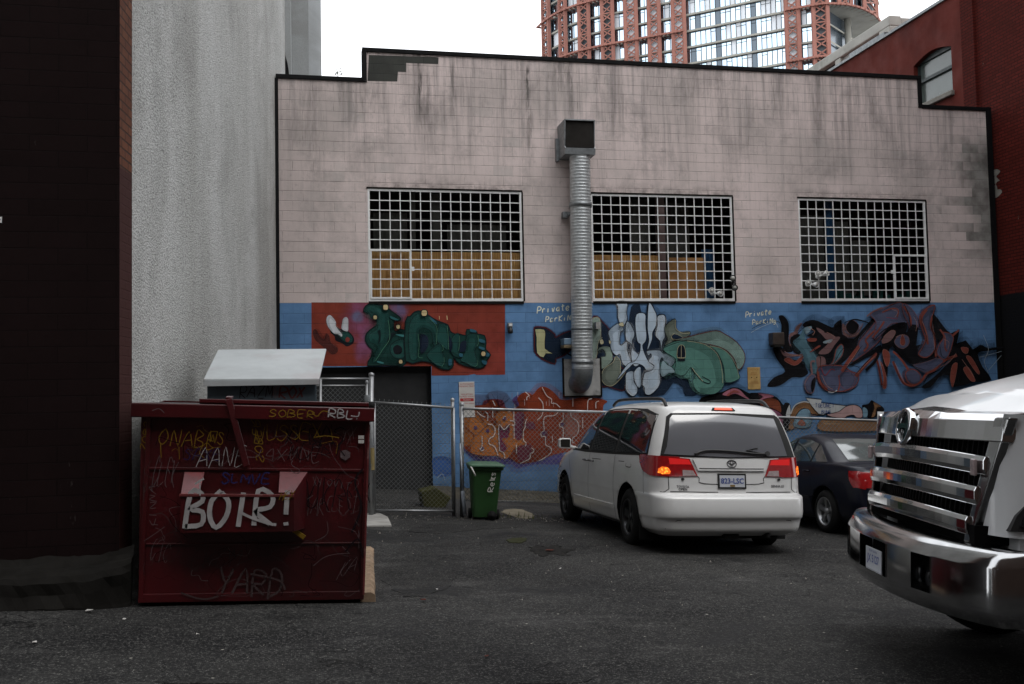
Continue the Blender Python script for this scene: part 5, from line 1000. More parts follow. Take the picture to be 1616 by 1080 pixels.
MB().box((a.x, WY-.018, b.z), (b.x, WY-.006, a.z)).build('panel', M['signyel'], tgn, bevel=.002)
mb = MB(); textmesh(mb, 'NOTICE', (cx, a.z-.05), .055, SP, .0); textmesh(mb, 'PRIVATE\nPROPERTY', (cx, a.z-.14), .035, SP, 0); textmesh(mb, 'NO PARKING\nUNAUTHORIZED\nVEHICLES TOWED', (cx, a.z-.33), .026, SP, 0)
mb.build('print', M['signor'], tgn)
MB().box((cx-.07, WY-.024, a.z-.23), (cx-.05, WY-.018, a.z-.21)).box((cx+.05, WY-.024, a.z-.23), (cx+.07, WY-.018, a.z-.21)).build('screws', M['dark'], tgn)

# ================================================================== FENCES
def chain(mb, P, L, h0, h1, d=.072, r=.0028, hem=None):
    """P(s,h)->point ; diamond mesh over s in 0..L, h in h0..h1"""
    H = h1-h0; k = int((L+H)/d)+1
    for i in range(k+1):
        c = i*d+.01
        s0, s1 = max(0, c-H), min(L, c)
        if s1-s0 > .02: mb.bar(P(s0, h0+c-s0), P(s1, h0+c-s1), r*2, r*2)
        s0, s1 = max(0, c-H), min(L, c)
        if s1-s0 > .02: mb.bar(P(s0, h1-(c-s0)), P(s1, h1-(c-s1)), r*2, r*2)
M['wire'] = worn('galvanised_wire', (.22, .23, .23, 1), .5, .7, var=.2, sc=5, bump=0)
M['pipe'] = worn('galvanised_pipe', (.34, .35, .36, 1), .5, .75, var=.35, sc=4, bump=.1, dirt=((.12, .10, .08, 1), .6))
M['yelpipe'] = worn('yellow_stained_pipe', (.26, .20, .09, 1), .6, var=.3, sc=6)
M['whpipe'] = worn('chipped_white_pipe', (.42, .46, .52, 1), .6, var=.5, sc=9, dirt=((.10, .12, .16, 1), .8))
FY = 15.1
def post(parent, px0, py0, px1, py1, Y, r, mat, nm='post', cap=True):
    a, b = P3(px0, py0, Y), P3(px1, py1, Y); b = b+(b-a).normalized()*.03
    m = MB(); m.tube([a, b], r, 12)
    if cap: m.lathe(a-Vector((0, 0, .01)), (0, 0, 1), [(0, r+.006), (.03, r+.006), (.045, r*.6), (.05, 0)], 12)
    return m.build(nm, mat, parent)
ga = thing('fence_gate', 'sagging chain link gate with pipe frame in front of the dark doorway', 'gate', P3(655, 812, FY))
tl_, tr_, bl_, br_ = P3(591, 635, FY), P3(716, 644, FY), P3(591, 811, FY), P3(717, 811, FY)
def GP(s, h): 
    u = s/1.27; return bl_.lerp(br_, u).lerp(tl_.lerp(tr_, u), h/1.7)
mb = MB(); chain(mb, GP, 1.27, .03, 1.69); mb.build('wire_mesh', M['wire'], ga)
mb = MB(); mb.tube([tl_, tr_], .02, 10); mb.build('top_rail', M['pipe'], ga); MB().tube([bl_+Vector((0, 0, .05)), br_+Vector((0, 0, .04))], .018, 10).build('bottom_rail', M['pipe'], ga)
MB().tube([tl_, bl_], .02, 10).build('stile', M['pipe'], ga); MB().tube([tr_, br_], .02, 10).build('stile', M['pipe'], ga)
mb = MB()
for i in range(18): u = i/17; q = tl_.lerp(tr_, u)+Vector((0, 0, .01)); mb.tube([q, q+Vector((.008, 0, .045))], .003, 4)
mb.build('wire_ends', M['wire'], ga)
fp = thing('gate_post', 'tall grey gate post with a yellow stained length beside the red dumpster', 'post', P3(586, 812, FY-.1))
post(fp, 586, 592, 585.5, 812, FY-.12, .038, M['pipe']); MB().lathe(P3(587, 742, FY-.12), (0, 0, 1), [(0, .041), (.33, .041)], 12).build('stained_sleeve', M['yelpipe'], fp)
fp2 = thing('gate_post', 'thinner grey post just left of the tall gate post', 'post', P3(578, 812, FY-.12))
post(fp2, 579, 604, 577.5, 812, FY-.14, .022, M['pipe']); MB().lathe(P3(579, 634, FY-.14), (0, 0, 1), [(0, .04), (.05, .045), (.1, .04)], 10).build('hinge', M['galvdull'], fp2)
g2 = thing('fence_gate', 'short chain link panel behind the grey lidded dumpster', 'gate', P3(543, 812, FY-.05))
a0, a1 = P3(470, 598, FY-.05), P3(582, 598, FY-.05); b0, b1 = P3(470, 609, FY-.05), P3(578, 609, FY-.05)
MB().tube([a0, a1], .016, 10).build('top_rail', M['pipe'], g2); MB().tube([b0, b1], .014, 10).build('middle_rail', M['pipe'], g2); MB().tube([P3(506, 598, FY-.05), P3(505, 812, FY-.05)], .022, 10).build('post', M['pipe'], g2)
zb_, L2 = gz(0, FY), (b1-b0).length
mb = MB(); chain(mb, lambda s, h: b0+Vector((s, 0, h-(b0.z-zb_))), L2, .08, b0.z-zb_); mb.build('wire_mesh', M['wire'], g2)
fe = thing('chain_link_fence', 'galvanised chain link fence running behind the bin and the cars', 'fence', P3(730, 812, FY))
def FP(s, h): x = 2.36+s; return Vector((x, FY+.015*sin(x*1.7), -.045*x-.005-.0022*max(0, x-2.4)**2*.4+h))
FL = 7.6
mb = MB(); chain(mb, FP, FL, .20, 1.60, .074); mb.build('wire_mesh', M['wire'], fe)
MB().tube([FP(s, 1.61) for s in [i*FL/24 for i in range(25)]], .021, 10).build('top_rail', M['pipe'], fe); MB().tube([FP(s, .21) for s in [i*FL/24 for i in range(25)]], .004, 6).build('tension_wire', M['wire'], fe)
post(fe, 714, 632, 716, 811, FY+.05, .028, M['pipe']); post(fe, 729, 639, 729, 812, FY+.02, .032, M['pipe'])
for s in (2.5, 5.0, 7.58): q = FP(s, 1.68); MB().tube([q, q-Vector((0, 0, 2.2))], .026, 10).lathe(q-Vector((0, 0, .02)), (0, 0, 1), [(0, .032), (.03, .032), (.05, .0)], 10).build('post', M['pipe'], fe)
MB().tube([P3(730, 775, FY-.06), P3(733.5, 812, FY-.1)], .03, 10).tube([P3(726, 700, FY-.02), P3(731, 776, FY-.05)], .012, 8).build('brace', M['whpipe'], fe)
yb_ = thing('wheelie_bin', 'dark bin with a yellow green flank behind the gate', 'bin', P3(685, 800, 16.6))
M['olive'] = worn('olive_yellow_board', (.045, .045, .008, 1), .7, var=.4, sc=5)
q = [P3(*p, 16.6) for p in ((668, 800), (700, 806), (712, 786), (688, 770), (664, 776))]
MB().prism(q, (0, .5, 0)).build('body', M['olive'], yb_, bevel=.02)
# weeds and grit along the wall foot
mb = MB(); R = random.Random(5)
for i in range(1500):
    x = R.uniform(2.5, 15); y = WY-abs(R.gauss(0, .35))-.02 if R.random() < .6 else FY+R.gauss(0, .12)
    if y < FY+.5 and x > 9.5: continue
    h = R.uniform(.03, .13)*(1.3 if y > 18 else 1); a = R.uniform(0, 6.3); w_ = R.uniform(.004, .012); p0 = gproj(x, y, -.01)
    mb.add([p0+Vector((w_*cos(a), w_*sin(a), 0)), p0-Vector((w_*cos(a), w_*sin(a), 0)), p0+Vector((R.uniform(-.05, .05), R.uniform(-.05, .05), h))], [(0, 1, 2)])
tag(mb.build('wall_foot_weeds', worn('dry_weeds', (.07, .075, .03, 1), .9, var=.5, sc=2), recalc=False), 'thin weeds along the foot of the wall and fence', kind='stuff')
mb = MB(); vs = []
xs_ = [2.5+i*.25 for i in range(54)]; fs = []
for j, (dy, h) in enumerate(((-1.6, -.01), (-.9, .05), (-.35, .10), (0.0, .13))):
    for x in xs_: vs.append(gproj(x, WY+dy+.1*mnoise.noise(Vector((x, dy, 1))), h+(.03*mnoise.noise(Vector((x*2, dy*3, 0))) if j else 0)))
K = len(xs_); mb.add(vs, [(j*K+i, j*K+i+1, (j+1)*K+i+1, (j+1)*K+i) for j in range(3) for i in range(K-1)], 0, True); mb.build('dirt_bank', M['dirt'], kind='structure', label='bank of dark dirt along the wall foot')

# ================================================================== GREEN BIN
def bin_():
    c = P3(763, 806, 14.85); g = gz(c.x, c.y); t = thing('wheelie_bin', 'green wheeled bin with a scrawled tag in front of the fence', 'bin', (c.x, c.y, g), (0, KS, radians(-4)))
    M['bingreen'] = worn('green_plastic', (.020, .068, .018, 1), .45, var=.2, sc=5, bump=.1, dirt=((.02, .04, .015, 1), .6)); M['bingreen2'] = worn('dark_green_plastic', (.05, .12, .07, 1), .4, var=.3, sc=5)
    def rr(w_, d, z, r, yo=0, k=4):
        o = []
        for sx, sy, a0 in ((1, 1, 0), (-1, 1, pi/2), (-1, -1, pi), (1, -1, 1.5*pi)):
            for i in range(k+1): a = a0+pi/2*i/k; o.append((sx*(w_-r)+r*cos(a), sy*(d-r)+r*sin(a)+yo, z))
        return o
    rings = [(.175, .17, .04, .04, .02), (.18, .18, .10, .05, .02), (.205, .21, .45, .05, .01), (.225, .24, .72, .05, 0), (.23, .245, .74, .05, 0), (.255, .27, .745, .05, 0), (.255, .27, .785, .05, 0)]
    mb = MB(); R_ = [rr(*q) for q in rings]; n_ = len(R_[0])
    mb.add([p for r in R_ for p in r], [(i*n_+j, i*n_+(j+1) % n_, (i+1)*n_+(j+1) % n_, (i+1)*n_+j) for i in range(len(R_)-1) for j in range(n_)]+[tuple(range(n_))[::-1], tuple((len(R_)-1)*n_+j for j in range(n_))], 0)
    mb.build('body', M['bingreen'], t, local=True, bevel=.006)
    mb = MB(); R_ = [rr(*q) for q in ((.265, .29, .79, .05, -.01), (.27, .295, .80, .05, -.01), (.265, .29, .825, .06, -.01), (.20, .22, .85, .08, 0))]
    mb.add([p for r in R_ for p in r], [(i*n_+j, i*n_+(j+1) % n_, (i+1)*n_+(j+1) % n_, (i+1)*n_+j) for i in range(3) for j in range(n_)]+[tuple(range(n_))[::-1], tuple(3*n_+j for j in range(n_))], 0)
    ld = mb.build('lid', M['bingreen2'], t, local=True, bevel=.006)
    MB().tube([(-.22, .30, .80), (.22, .30, .80)], .018, 10).build('handle', M['blackplastic'], t, local=True)
    for x in (-.2, .2):
        w_ = MB().lathe((x-.02, -.02, .075) if x > 0 else (x-.02, .1, .075), (1, 0, 0), [(0, .03), (0, .07), (.01, .075), (.035, .075), (.045, .07), (.045, .02)], 18).build('wheel', M['rubber'], t, local=True)
    wl = MB().lathe((.10, -.205, .075), (0, -1, 0), [(0, .07), (.03, .07), (.04, .06), (.04, .03), (.05, .03), (.05, 0)], 20).build('wheel', M['rubber'], t, local=True)
    fr = lambda u, v, o: Vector((u, -.165-.10*(v-.04)-o-.015, v))
    mb = MB(); letter(mb, 'Rek', (.10, .42), (.012, .085), (-.075, .0), .012, fr, .006); letter(mb, 'TS', (.115, .60), (.01, .06), (-.05, .0), .01, fr, .006); mb.build('graffiti_tag', M['signwhite'], t, local=True)
    MB().tube([(-.24, -.29, .8), (-.2, -.31, .72), (-.17, -.30, .66)], .012, 6).build('cord', M['signwhite'], t, local=True)
bin_()

# ================================================================== DUMPSTERS
M['dred'] = worn('dark_red_dumpster_paint', (.070, .0045, .0065, 1), .36, var=.6, sc=1.6, bump=.4, bsc=18, dirt=((.012, .004, .004, 1), .9), coat=.15)
M['dedge'] = worn('pale_red_edge', (.15, .03, .03, 1), .4, var=.4, sc=9, bump=.2, dirt=((.5, .42, .38, 1), .5))
M['pinkish'] = worn('light_catching_red_steel', (.17, .06, .065, 1), .35, var=.4, sc=6, dirt=((.2, .02, .02, 1), .8))  # pinkish: light caught by the sloping pocket faces, put into the colour
M['tagwhite'] = worn('white_spray', (.42, .40, .40, 1), .6, var=.35, sc=10); M['tagsilver'] = worn('thin_silver_marker', (.12, .085, .09, 1), .5, var=.3); M['tagyel'] = worn('yellow_spray', (.22, .13, .014, 1), .6, var=.3); M['tagblue'] = worn('blue_marker', (.02, .02, .09, 1), .6); M['tagblack'] = worn('black_marker', (.012, .006, .008, 1), .6); M['tagfaint'] = worn('faint_grey_spray', (.075, .05, .05, 1), .7, var=.3)
DFY = 8.52
du2 = thing('dumpster', 'dark red steel dumpster covered in tags with a projecting front pocket', 'dumpster', (-.42, 9.1, gz(-.42, 8.6)), (0, KS, 0))
Wi = WM[du2].inverted()
def DL(px, py, Y=DFY): return Wi @ P3(px, py, Y)           # photo point on the front plane, in the dumpster's own frame
yF = DL(400, 800).y
tlc, trc, blc, brc = DL(222, 662), DL(575, 660), DL(218, 958), DL(574, 945)
xl, xr, zb, zt = blc.x, brc.x, .03, tlc.z+.09
xl2 = tlc.x; yB = yF+1.35
mb = MB()      # body shell with open top
mb.add([(xl, yF, zb), (xr, yF, zb), (xr, yF, zt), (xl2, yF, zt), (xl, yB, zb), (xr, yB, zb), (xr, yB, zt+.06), (xl2, yB, zt+.06)], [(0, 1, 2, 3), (1, 5, 6, 2), (5, 4, 7, 6), (4, 0, 3, 7), (0, 4, 5, 1)])
for z, th in ((DL(400, 741).z, .012), (DL(400, 858).z, .008)): mb.box((xl+.01, yF-.012, z-th), (xr-.005, yF-.001, z+th))
for x in (xl+.0, xr-.035): mb.box((x, yF-.02, zb), (x+.035, yF-.001, zt-.02))
mb.box((xl+.03, yF-.015, zb), (xr-.03, yF-.001, zb+.07))
mb.build('body', M['dred'], du2, local=True, bevel=.005)
for (bx, by) in ((xl+.15, yF+.15), (xr-.15, yF+.15), (xl+.15, yB-.15), (xr-.15, yB-.15)): MB().box((bx-.08, by-.08, -.05), (bx+.08, by+.08, zb)).build('skid', M['conc_dark'], du2, local=True)
MB().box((xr-.012, yF-.026, zb+.04), (xr+.004, yF-.0205, zt-.1)).build('pale_edge', M['dedge'], du2, local=True)  # paler red strip down the right front edge
a, b = DL(208, 660), DL(590, 660); z0, z1 = DL(400, 662).z, DL(400, 640).z
mb = MB(); mb.box((a.x, yF-.08, z0), (b.x, yF+.02, z1)); mb.box((a.x, yF+.02, z1-.06), (a.x+.06, yB, z1)); mb.box((b.x-.06, yF+.02, z1-.06), (b.x, yB, z1)); mb.build('rim', M['dred'], du2, local=True, bevel=.008)
mb = MB(); lx0 = DL(312, 634).x; mb.box((lx0, yF+.12, z1+.002), (xr+.0, yB+.02, z1+.03)); mb.box((lx0, yF+.10, z1+.01), (xr, yF+.14, z1+.045)); mb.build('lid', M['dred'], du2, local=True, bevel=.006)
mb = MB(); mb.box((xl2+.03, yF+.05, z1-.02), (lx0-.02, yB, z1+.002)); mb.build('lid', M['blackplastic'], du2, local=True, bevel=.006)
c = DL(586, 634); mb = MB(); mb.lathe((c.x-.02, yF+.0, z1+.02), (1, 0, 0), [(0, 0), (0, .035), (.05, .035), (.05, 0)], 12); mb.build('hinge', M['rubber'], du2, local=True)
p, q = DL(362, 628), DL(389, 735); mb = MB(); mb.bar((p.x, yF-.095, p.z-.01), (q.x, yF-.03, q.z), .012, .055); mb.bar((p.x, yF-.09, p.z-.005), (p.x, yF+.1, p.z+.005), .05, .02); mb.build('latch_bar', M['dred'], du2, local=True, bevel=.003)
# projecting pocket
A = DL(290, 778); B = DL(464, 774); C_ = DL(464, 834); D_ = DL(289, 836); E_ = DL(302, 745); F_ = DL(486, 744)
yp = yF-.20
pk = MB(); P_ = [(A.x, yp, A.z), (B.x, yp, B.z), (C_.x, yp, C_.z), (D_.x, yp, D_.z), (A.x-.0, yF, E_.z), (F_.x, yF, F_.z), (F_.x-.01, yF, C_.z+.0), (A.x, yF, D_.z)]
g1, g2_ = A.x+.135, B.x-.12
pk.add([P_[0], P_[1], P_[2], P_[3]], [(0, 1, 2, 3)], 0); pk.add([P_[1], P_[5], P_[6], P_[2]], [(0, 1, 2, 3)], 0); pk.add([P_[0], P_[3], P_[7], P_[4]], [(0, 1, 2, 3)], 0); pk.add([P_[3], P_[2], P_[6], P_[7]], [(0, 1, 2, 3)], 0)
sl1 = [(A.x, yp, A.z), (g1, yp, A.z), (g1+.02, yF-.001, E_.z), (A.x, yF-.001, E_.z)]; sl2 = [(g2_, yp, B.z), (B.x, yp, B.z), (F_.x, yF-.001, F_.z), (g2_, yF-.001, F_.z)]
pk.add(sl1, [(0, 1, 2, 3)], 1); pk.add(sl2, [(0, 1, 2, 3)], 1)
pk.add([(g1, yp, A.z), (g2_, yp, A.z), (g2_, yF-.03, A.z-.10), (g1, yF-.03, A.z-.10)], [(0, 1, 2, 3)], 0)
pk.add([(g1, yp, A.z), (g1+.02, yF-.001, E_.z), (g1, yF-.03, A.z-.1)], [(0, 1, 2)], 0); pk.add([(g2_, yp, A.z), (g2_, yF-.001, E_.z), (g2_, yF-.03, A.z-.1)], [(0, 2, 1)], 0)
pko = pk.build('front_pocket', [M['dred'], M['pinkish']], du2, local=True, recalc=False)
MB().box((A.x-.01, yp-.012, A.z-.012), (B.x+.006, yp+.004, A.z+.012)).build('pocket_lip', M['dedge'], pko, local=True, bevel=.004)
fy = lambda y: (lambda u, v, o: Vector((u, y-o, v)))
TG = {k: MB() for k in ('tagwhite', 'tagsilver', 'tagyel', 'tagblue', 'tagblack', 'tagfaint')}
def lt(k, txt, px, py, ax, ay, wd, Y=None, jit=.07, Yp=DFY):
    o = DL(px, py, Yp); s = 8.6/F   # metres per photo pixel there
    letter(TG[k], txt, (o.x, o.z), (ax[0]*s, -ax[1]*s), (ay[0]*s, -ay[1]*s), wd*s, fy(yF if Y is None else Y), .0125 if Y is None else .006, 0, jit)
def st(k, pts, wd, Y=None, Yp=DFY, n=4):
    q = [DL(x, y, Yp) for x, y in pts]; rib(TG[k], sm([(p.x, p.z) for p in q], n, False), wd*8.6/F, fy(yF if Y is None else Y), (.013 if Y is None else .006)+.0101+random.random()*.002)
yR = yF-.08
lt('tagyel', 'SOBER', 423, 658, (14, 0), (2, -11), 1.3, yR); st('tagyel', [(492, 651), (500, 657), (508, 649), (518, 650)], 1.3, yR); lt('tagwhite', 'RBL.', 516, 658, (13.5, .6), (2, -12), 2.0, yR); st('tagwhite', [(553, 656), (564, 657), (566, 650)], 1.6, yR)
st('tagsilver', [(243, 648), (254, 645), (262, 652)], .9, yR)
lt('tagyel', 'ONABE', 248, 702, (17, 1), (4, -24), 1.3); lt('tagyel', 'WS', 330, 698, (11, 2), (2, -18), 1.2); st('tagyel', [(254, 700), (255, 722)], 1.1); st('tagyel', [(283, 705), (284, 725)], .9); lt('tagyel', 'ZOR2', 231, 712, (1, -11), (-8, -2), 1.1); lt('tagyel', 'SOBER', 405, 728, (-2, -13), (12, 2), 1.2)
lt('tagyel', 'NUSSEX', 400, 696, (17, -1), (2, -22), 1.1, jit=.14); lt('tagblack', 'XKRAS', 445, 700, (19, 0), (2, -24), 1.6, jit=.2); st('tagyel', [(498, 690), (515, 688), (535, 691)], 1.6); lt('tagblack', 'MUTEK', 452, 725, (18, -2), (4, -20), 1.4, jit=.2)
lt('tagwhite', 'AANE', 309, 738, (18, -1), (5, -28), 1.1); lt('tagsilver', '4XVNE', 417, 728, (17, 0), (2, -20), .9, jit=.12); lt('tagsilver', 'YX', 534, 700, (13, -4), (6, -22), .8, jit=.2); lt('tagblue', 'SAXE', 288, 725, (14, 0), (3, -16), 1.1)
lt('tagsilver', 'CLEK', 238, 765, (9, 0), (6, -38), .8, jit=.15); lt('tagsilver', 'KINNA', 248, 830, (-1, -12), (-9, -1), .8, jit=.15); lt('tagsilver', 'CTC', 236, 880, (9, 3), (5, -30), .7, jit=.15)
lt('tagsilver', 'OVIT', 515, 765, (9, 2), (2, -10), .7, jit=.12); lt('tagsilver', 'XY', 493, 765, (8, 3), (0, -14), .6, jit=.2); lt('tagsilver', 'STARCLEST', 470, 812, (9.8, -.4), (4, -26), .7, jit=.16); lt('tagblack', 'MOKREX', 465, 800, (19, 0), (5, -40), 1.6, jit=.25)
st('tagsilver', [(494, 893), (510, 880), (530, 874), (552, 873)], .7); lt('tagsilver', 'KA', 528, 918, (14, -8), (12, -26), .7, jit=.15); st('tagsilver', [(540, 862), (550, 872)], .6)
lt('tagfaint', 'EKOM', 300, 895, (18, 0), (6, -26), 1.0, jit=.15); st('tagfaint', [(300, 902), (340, 880), (385, 875)], 1.0); st('tagfaint', [(370, 893), (400, 880), (430, 876), (455, 894)], 1.0)
lt('tagfaint', 'YARD', 338, 940, (25, 1), (6, -40), 3.4, jit=.08); st('tagfaint', [(286, 935), (320, 945), (345, 940)], 2.4); st('tagfaint', [(395, 905), (440, 915), (450, 930)], 3)
Yq = 8.32
R = random.Random(21)
for i in range(95):
    x, y = R.uniform(232, 560), R.uniform(672, 935)
    if 285 < x < 490 and 738 < y < 842: continue
    k = R.choice(['tagsilver', 'tagfaint', 'tagblack', 'tagfaint', 'tagyel' if y < 735 else 'tagblack']); L_ = R.uniform(6, 26); a = R.uniform(0, 6.3); pts = [(x, y)]
    for j in range(R.randint(2, 6)): a += R.uniform(-1.9, 1.9); pts.append((max(228, min(566, pts[-1][0]+L_*cos(a))), max(670, min(940, pts[-1][1]+L_*.8*sin(a)))))
    st(k, pts, R.uniform(.3, 1.0))
lt('tagwhite', 'BOIR!', 289, 832, (32.0, -.7), (5, -50), 7.0, yp, .04, Yq); st('tagwhite', [(382, 810), (400, 818), (424, 826), (436, 828)], 4.0, yp, Yq); st('tagwhite', [(316, 762), (316, 782)], 1.8, yp, Yq); st('tagwhite', [(308, 764), (322, 755)], 3, yp, Yq)
lt('tagblue', 'SLMVE', 347, 762, (15, 0), (2, -14), 2.2, jit=.12); lt('tagyel', 'HEX', 440, 790, (7, -1), (3, -12), 1.0, yp, .1, Yq)
st('tagblack', [(555, 840), (570, 800), (560, 760), (572, 740)], 3); st('tagblack', [(545, 870), (565, 850), (573, 880)], 2.5)
for k, m in TG.items(): m.build('graffiti_tag', M[k], du2, local=True, recalc=False)
mb = MB()
for (x, y, w_, h) in ((570, 690, 8, 5), (570, 697, 8, 4)): q = DL(x, y); mb.box((q.x-.025, yF-.024, q.z-.014), (q.x+.022, yF-.021, q.z+.014))
mb.build('sticker', M['signwhite'], du2, local=True)
mb = MB(); q = [DL(*p) for p in ((537, 712), (546, 710), (553, 714), (552, 722), (545, 727), (537, 722))]; fill(mb, [(p.x, p.z) for p in q], fy(yF), .014); mb.build('torn_sticker', M['tagsilver'], du2, local=True)
q = DL(472, 842); MB().obox((q.x, yF-.03, q.z), (.045, 0, -.03), (0, .012, 0), (.01, 0, .014)).build('bent_tab', M['tagyel'] , du2, local=True)

d3 = thing('dumpster', 'blue grey dumpster with a sloping pale lid behind the red one', 'dumpster', (-.4, 11.2, gz(-.4, 11.2)))
M['bgrey'] = worn('blue_grey_dumpster_paint', (.060, .085, .105, 1), .55, var=.35, sc=3, bump=.2, dirt=((.03, .05, .06, 1), .6)); M['lidgrey'] = worn('pale_grey_lid', (.42, .45, .46, 1), .5, var=.15, sc=2, bump=.1, dirt=((.30, .22, .22, 1), .5))
f0, f1 = P3(321, 603, 10.55), P3(504, 602, 10.55); k0, k1 = P3(344, 556, 11.75), P3(515, 554.5, 11.75)
gb = gz(-.4, 11.2)
mb = MB(); x0_, x1_ = f0.x+.03, f1.x-.03
mb.add([(x0_, 10.62, gb), (x1_, 10.62, gb), (x1_, 11.75, gb), (x0_, 11.75, gb), (x0_, 10.62, f0.z-.02), (x1_, 10.62, f1.z-.02), (x1_, 11.75, k1.z-.03), (x0_, 11.75, k0.z-.03)], [(0, 3, 2, 1), (0, 1, 5, 4), (1, 2, 6, 5), (2, 3, 7, 6), (3, 0, 4, 7), (4, 5, 6, 7)])
mb.build('body', M['bgrey'], d3, bevel=.01)
mb = MB(); up = Vector((0, 0, .03)); mb.prism([f0, f1, k1, k0], up); mb.build('lid', M['lidgrey'], d3, bevel=.008)
MB().box((f0.x, f0.y-.012, f0.z-.045), (f1.x, f0.y+.01, f0.z+.004)).build('lid_edge', M['lidgrey'], d3)
q = lambda u, v, o: Vector((u, 10.62-o, v)); s = 10.6/F
mb = MB(); o = P3(376, 628, 10.6); letter(mb, 'RAZM', (o.x, o.z), (s*13, 0), (s*3, s*18), s*1.2, q, .004, 0, .1); mb.build('graffiti_tag', M['tagblack'], d3)
mb = MB(); o = P3(428, 628, 10.6); letter(mb, 'XE', (o.x, o.z), (s*5, s*1), (s*3, s*17), s*.9, q, .004, 0, .1); mb.build('graffiti_tag', M['tagsilver'], d3); mb = MB(); o = P3(440, 628, 10.6); letter(mb, 'ROX', (o.x, o.z), (s*13, 0), (s*3, s*16), s*2.5, q, .003, 0, .1); mb.build('graffiti_tag', worn('red_paint_smear', (.10, .03, .03, 1), .6), d3)
# concrete kerb stop beside the red dumpster
kb = MB(); n_ = 160; prof = [(-.07, -.06), (-.065, .05), (-.03, .085), (.03, .085), (.06, .05), (.07, -.06)]
pa, pb_ = G(580, 950), G(580, 874); vs = []
for i in range(n_+1):
    q = pa.lerp(pb_, i/n_)
    for dx, dz in prof: vs.append(Vector((q.x+dx+.016*mnoise.noise(Vector((q.y*3, dx*30, 1)))+.010*mnoise.noise(Vector((q.y*17, dx*60, 8))), q.y, gz(q.x, q.y)+dz+.02*mnoise.noise(Vector((q.y*4, dz*40, 5)))+.012*mnoise.noise(Vector((q.y*19, dx*70, 3))))))
K = len(prof); kb.add(vs, [(i*K+j, i*K+j+1, (i+1)*K+j+1, (i+1)*K+j) for i in range(n_) for j in range(K-1)]+[tuple(range(K)), tuple(n_*K+j for j in range(K))])
M['kerb'] = worn('tan_crumbling_concrete', (.30, .215, .145, 1), .9, var=.4, sc=9, bump=.9, bsc=30, dirt=((.2, .17, .14, 1), .6))
tag(kb.build('kerb_stop', M['kerb']), 'crumbling tan concrete kerb stop at the right of the red dumpster', 'kerb stop')
# litter
LG = 'scraps of litter on the asphalt'
def litter(px, py, s, mat, label, n=7, h=.008, seed=0):
    c = G(px, py); r = random.Random(seed+px); m = MB(); pts = [Vector((c.x+s*(.6+.4*r.random())*cos(2*pi*i/n), c.y+s*(.6+.4*r.random())*sin(2*pi*i/n), gz(c.x, c.y)+.014+r.uniform(0, h))) for i in range(n)]
    m.prism(pts, (0, 0, .004)); return tag(m.build('litter', mat), label, 'litter', LG)
M['redlit'] = worn('brick_red_litter', (.09, .028, .02, 1), .8); M['mosslit'] = worn('mossy_dirt', (.03, .032, .014, 1), .95)
litter(867, 871, .06, M['redlit'], 'dull red scrap in the pothole in mid asphalt'); litter(668, 950, .03, M['redlit'], 'small orange scrap right of the kerb stop'); litter(768, 1040, .02, M['redlit'], 'tiny orange fleck at the bottom of the lane')
litter(141, 967, .035, M['signwhite'], 'white paper scrap by the maroon wall', 5); litter(312, 1005, .014, M['signwhite'], 'white fleck below the red dumpster', 5); litter(884, 900, .014, M['signwhite'], 'white fleck in the middle of the asphalt', 5); litter(690, 933, .012, M['signwhite'], 'pale fleck right of the kerb stop', 5); litter(196, 981, .016, M['signwhite'], 'pale fleck near the left of the red dumpster', 5); litter(55, 1018, .02, M['signwhite'], 'pale scrap at the bottom left corner', 5)
gpatch('moss_patch', [(800, 853), (815, 850), (830, 851), (826, 857), (808, 858)], M['mosslit'], 'mossy dirt patch on the asphalt', off=.007, res=.1)
gpatch('pothole', [(836, 866), (848, 862), (862, 864), (880, 861), (888, 866), (908, 867), (893, 872), (897, 877), (870, 875), (858, 879), (845, 874)], worn('broken_asphalt', (.015, .014, .013, 1), .95, var=.5, sc=12, bump=1), 'shallow broken patch in the asphalt', off=.005, res=.1)

mb = MB(); R = random.Random(9)
for i in range(2600):
    if R.random() < .35: x, y = R.uniform(.8, 9), FY+R.gauss(-.1, .25)
    else: x, y = R.uniform(-3.5, 9), 3.2+12*R.random()**1.2
    r = R.uniform(.003, .009)*(1.6 if R.random() < .06 else 1)*(1.0 if y < 9 else 1.5); p0 = gproj(x, y, r*.4); a = R.uniform(0, 6)
    q = [p0+Vector((r*cos(a+k*2.1)*R.uniform(.7, 1.3), r*sin(a+k*2.1)*R.uniform(.7, 1.3), -r*.5)) for k in range(3)]+[p0+Vector((0, 0, r*.8))]
    mb.add(q, [(0, 1, 3), (1, 2, 3), (2, 0, 3)], 0 if R.random() < .7 else 1)
tag(mb.build('grit', [worn('grey_grit', (.12, .115, .11, 1), .9, var=.5, sc=3, bump=0), worn('pale_grit', (.30, .28, .25, 1), .9, var=.4, sc=3, bump=0)], recalc=False), 'loose grit and pebbles scattered over the asphalt', kind='stuff')
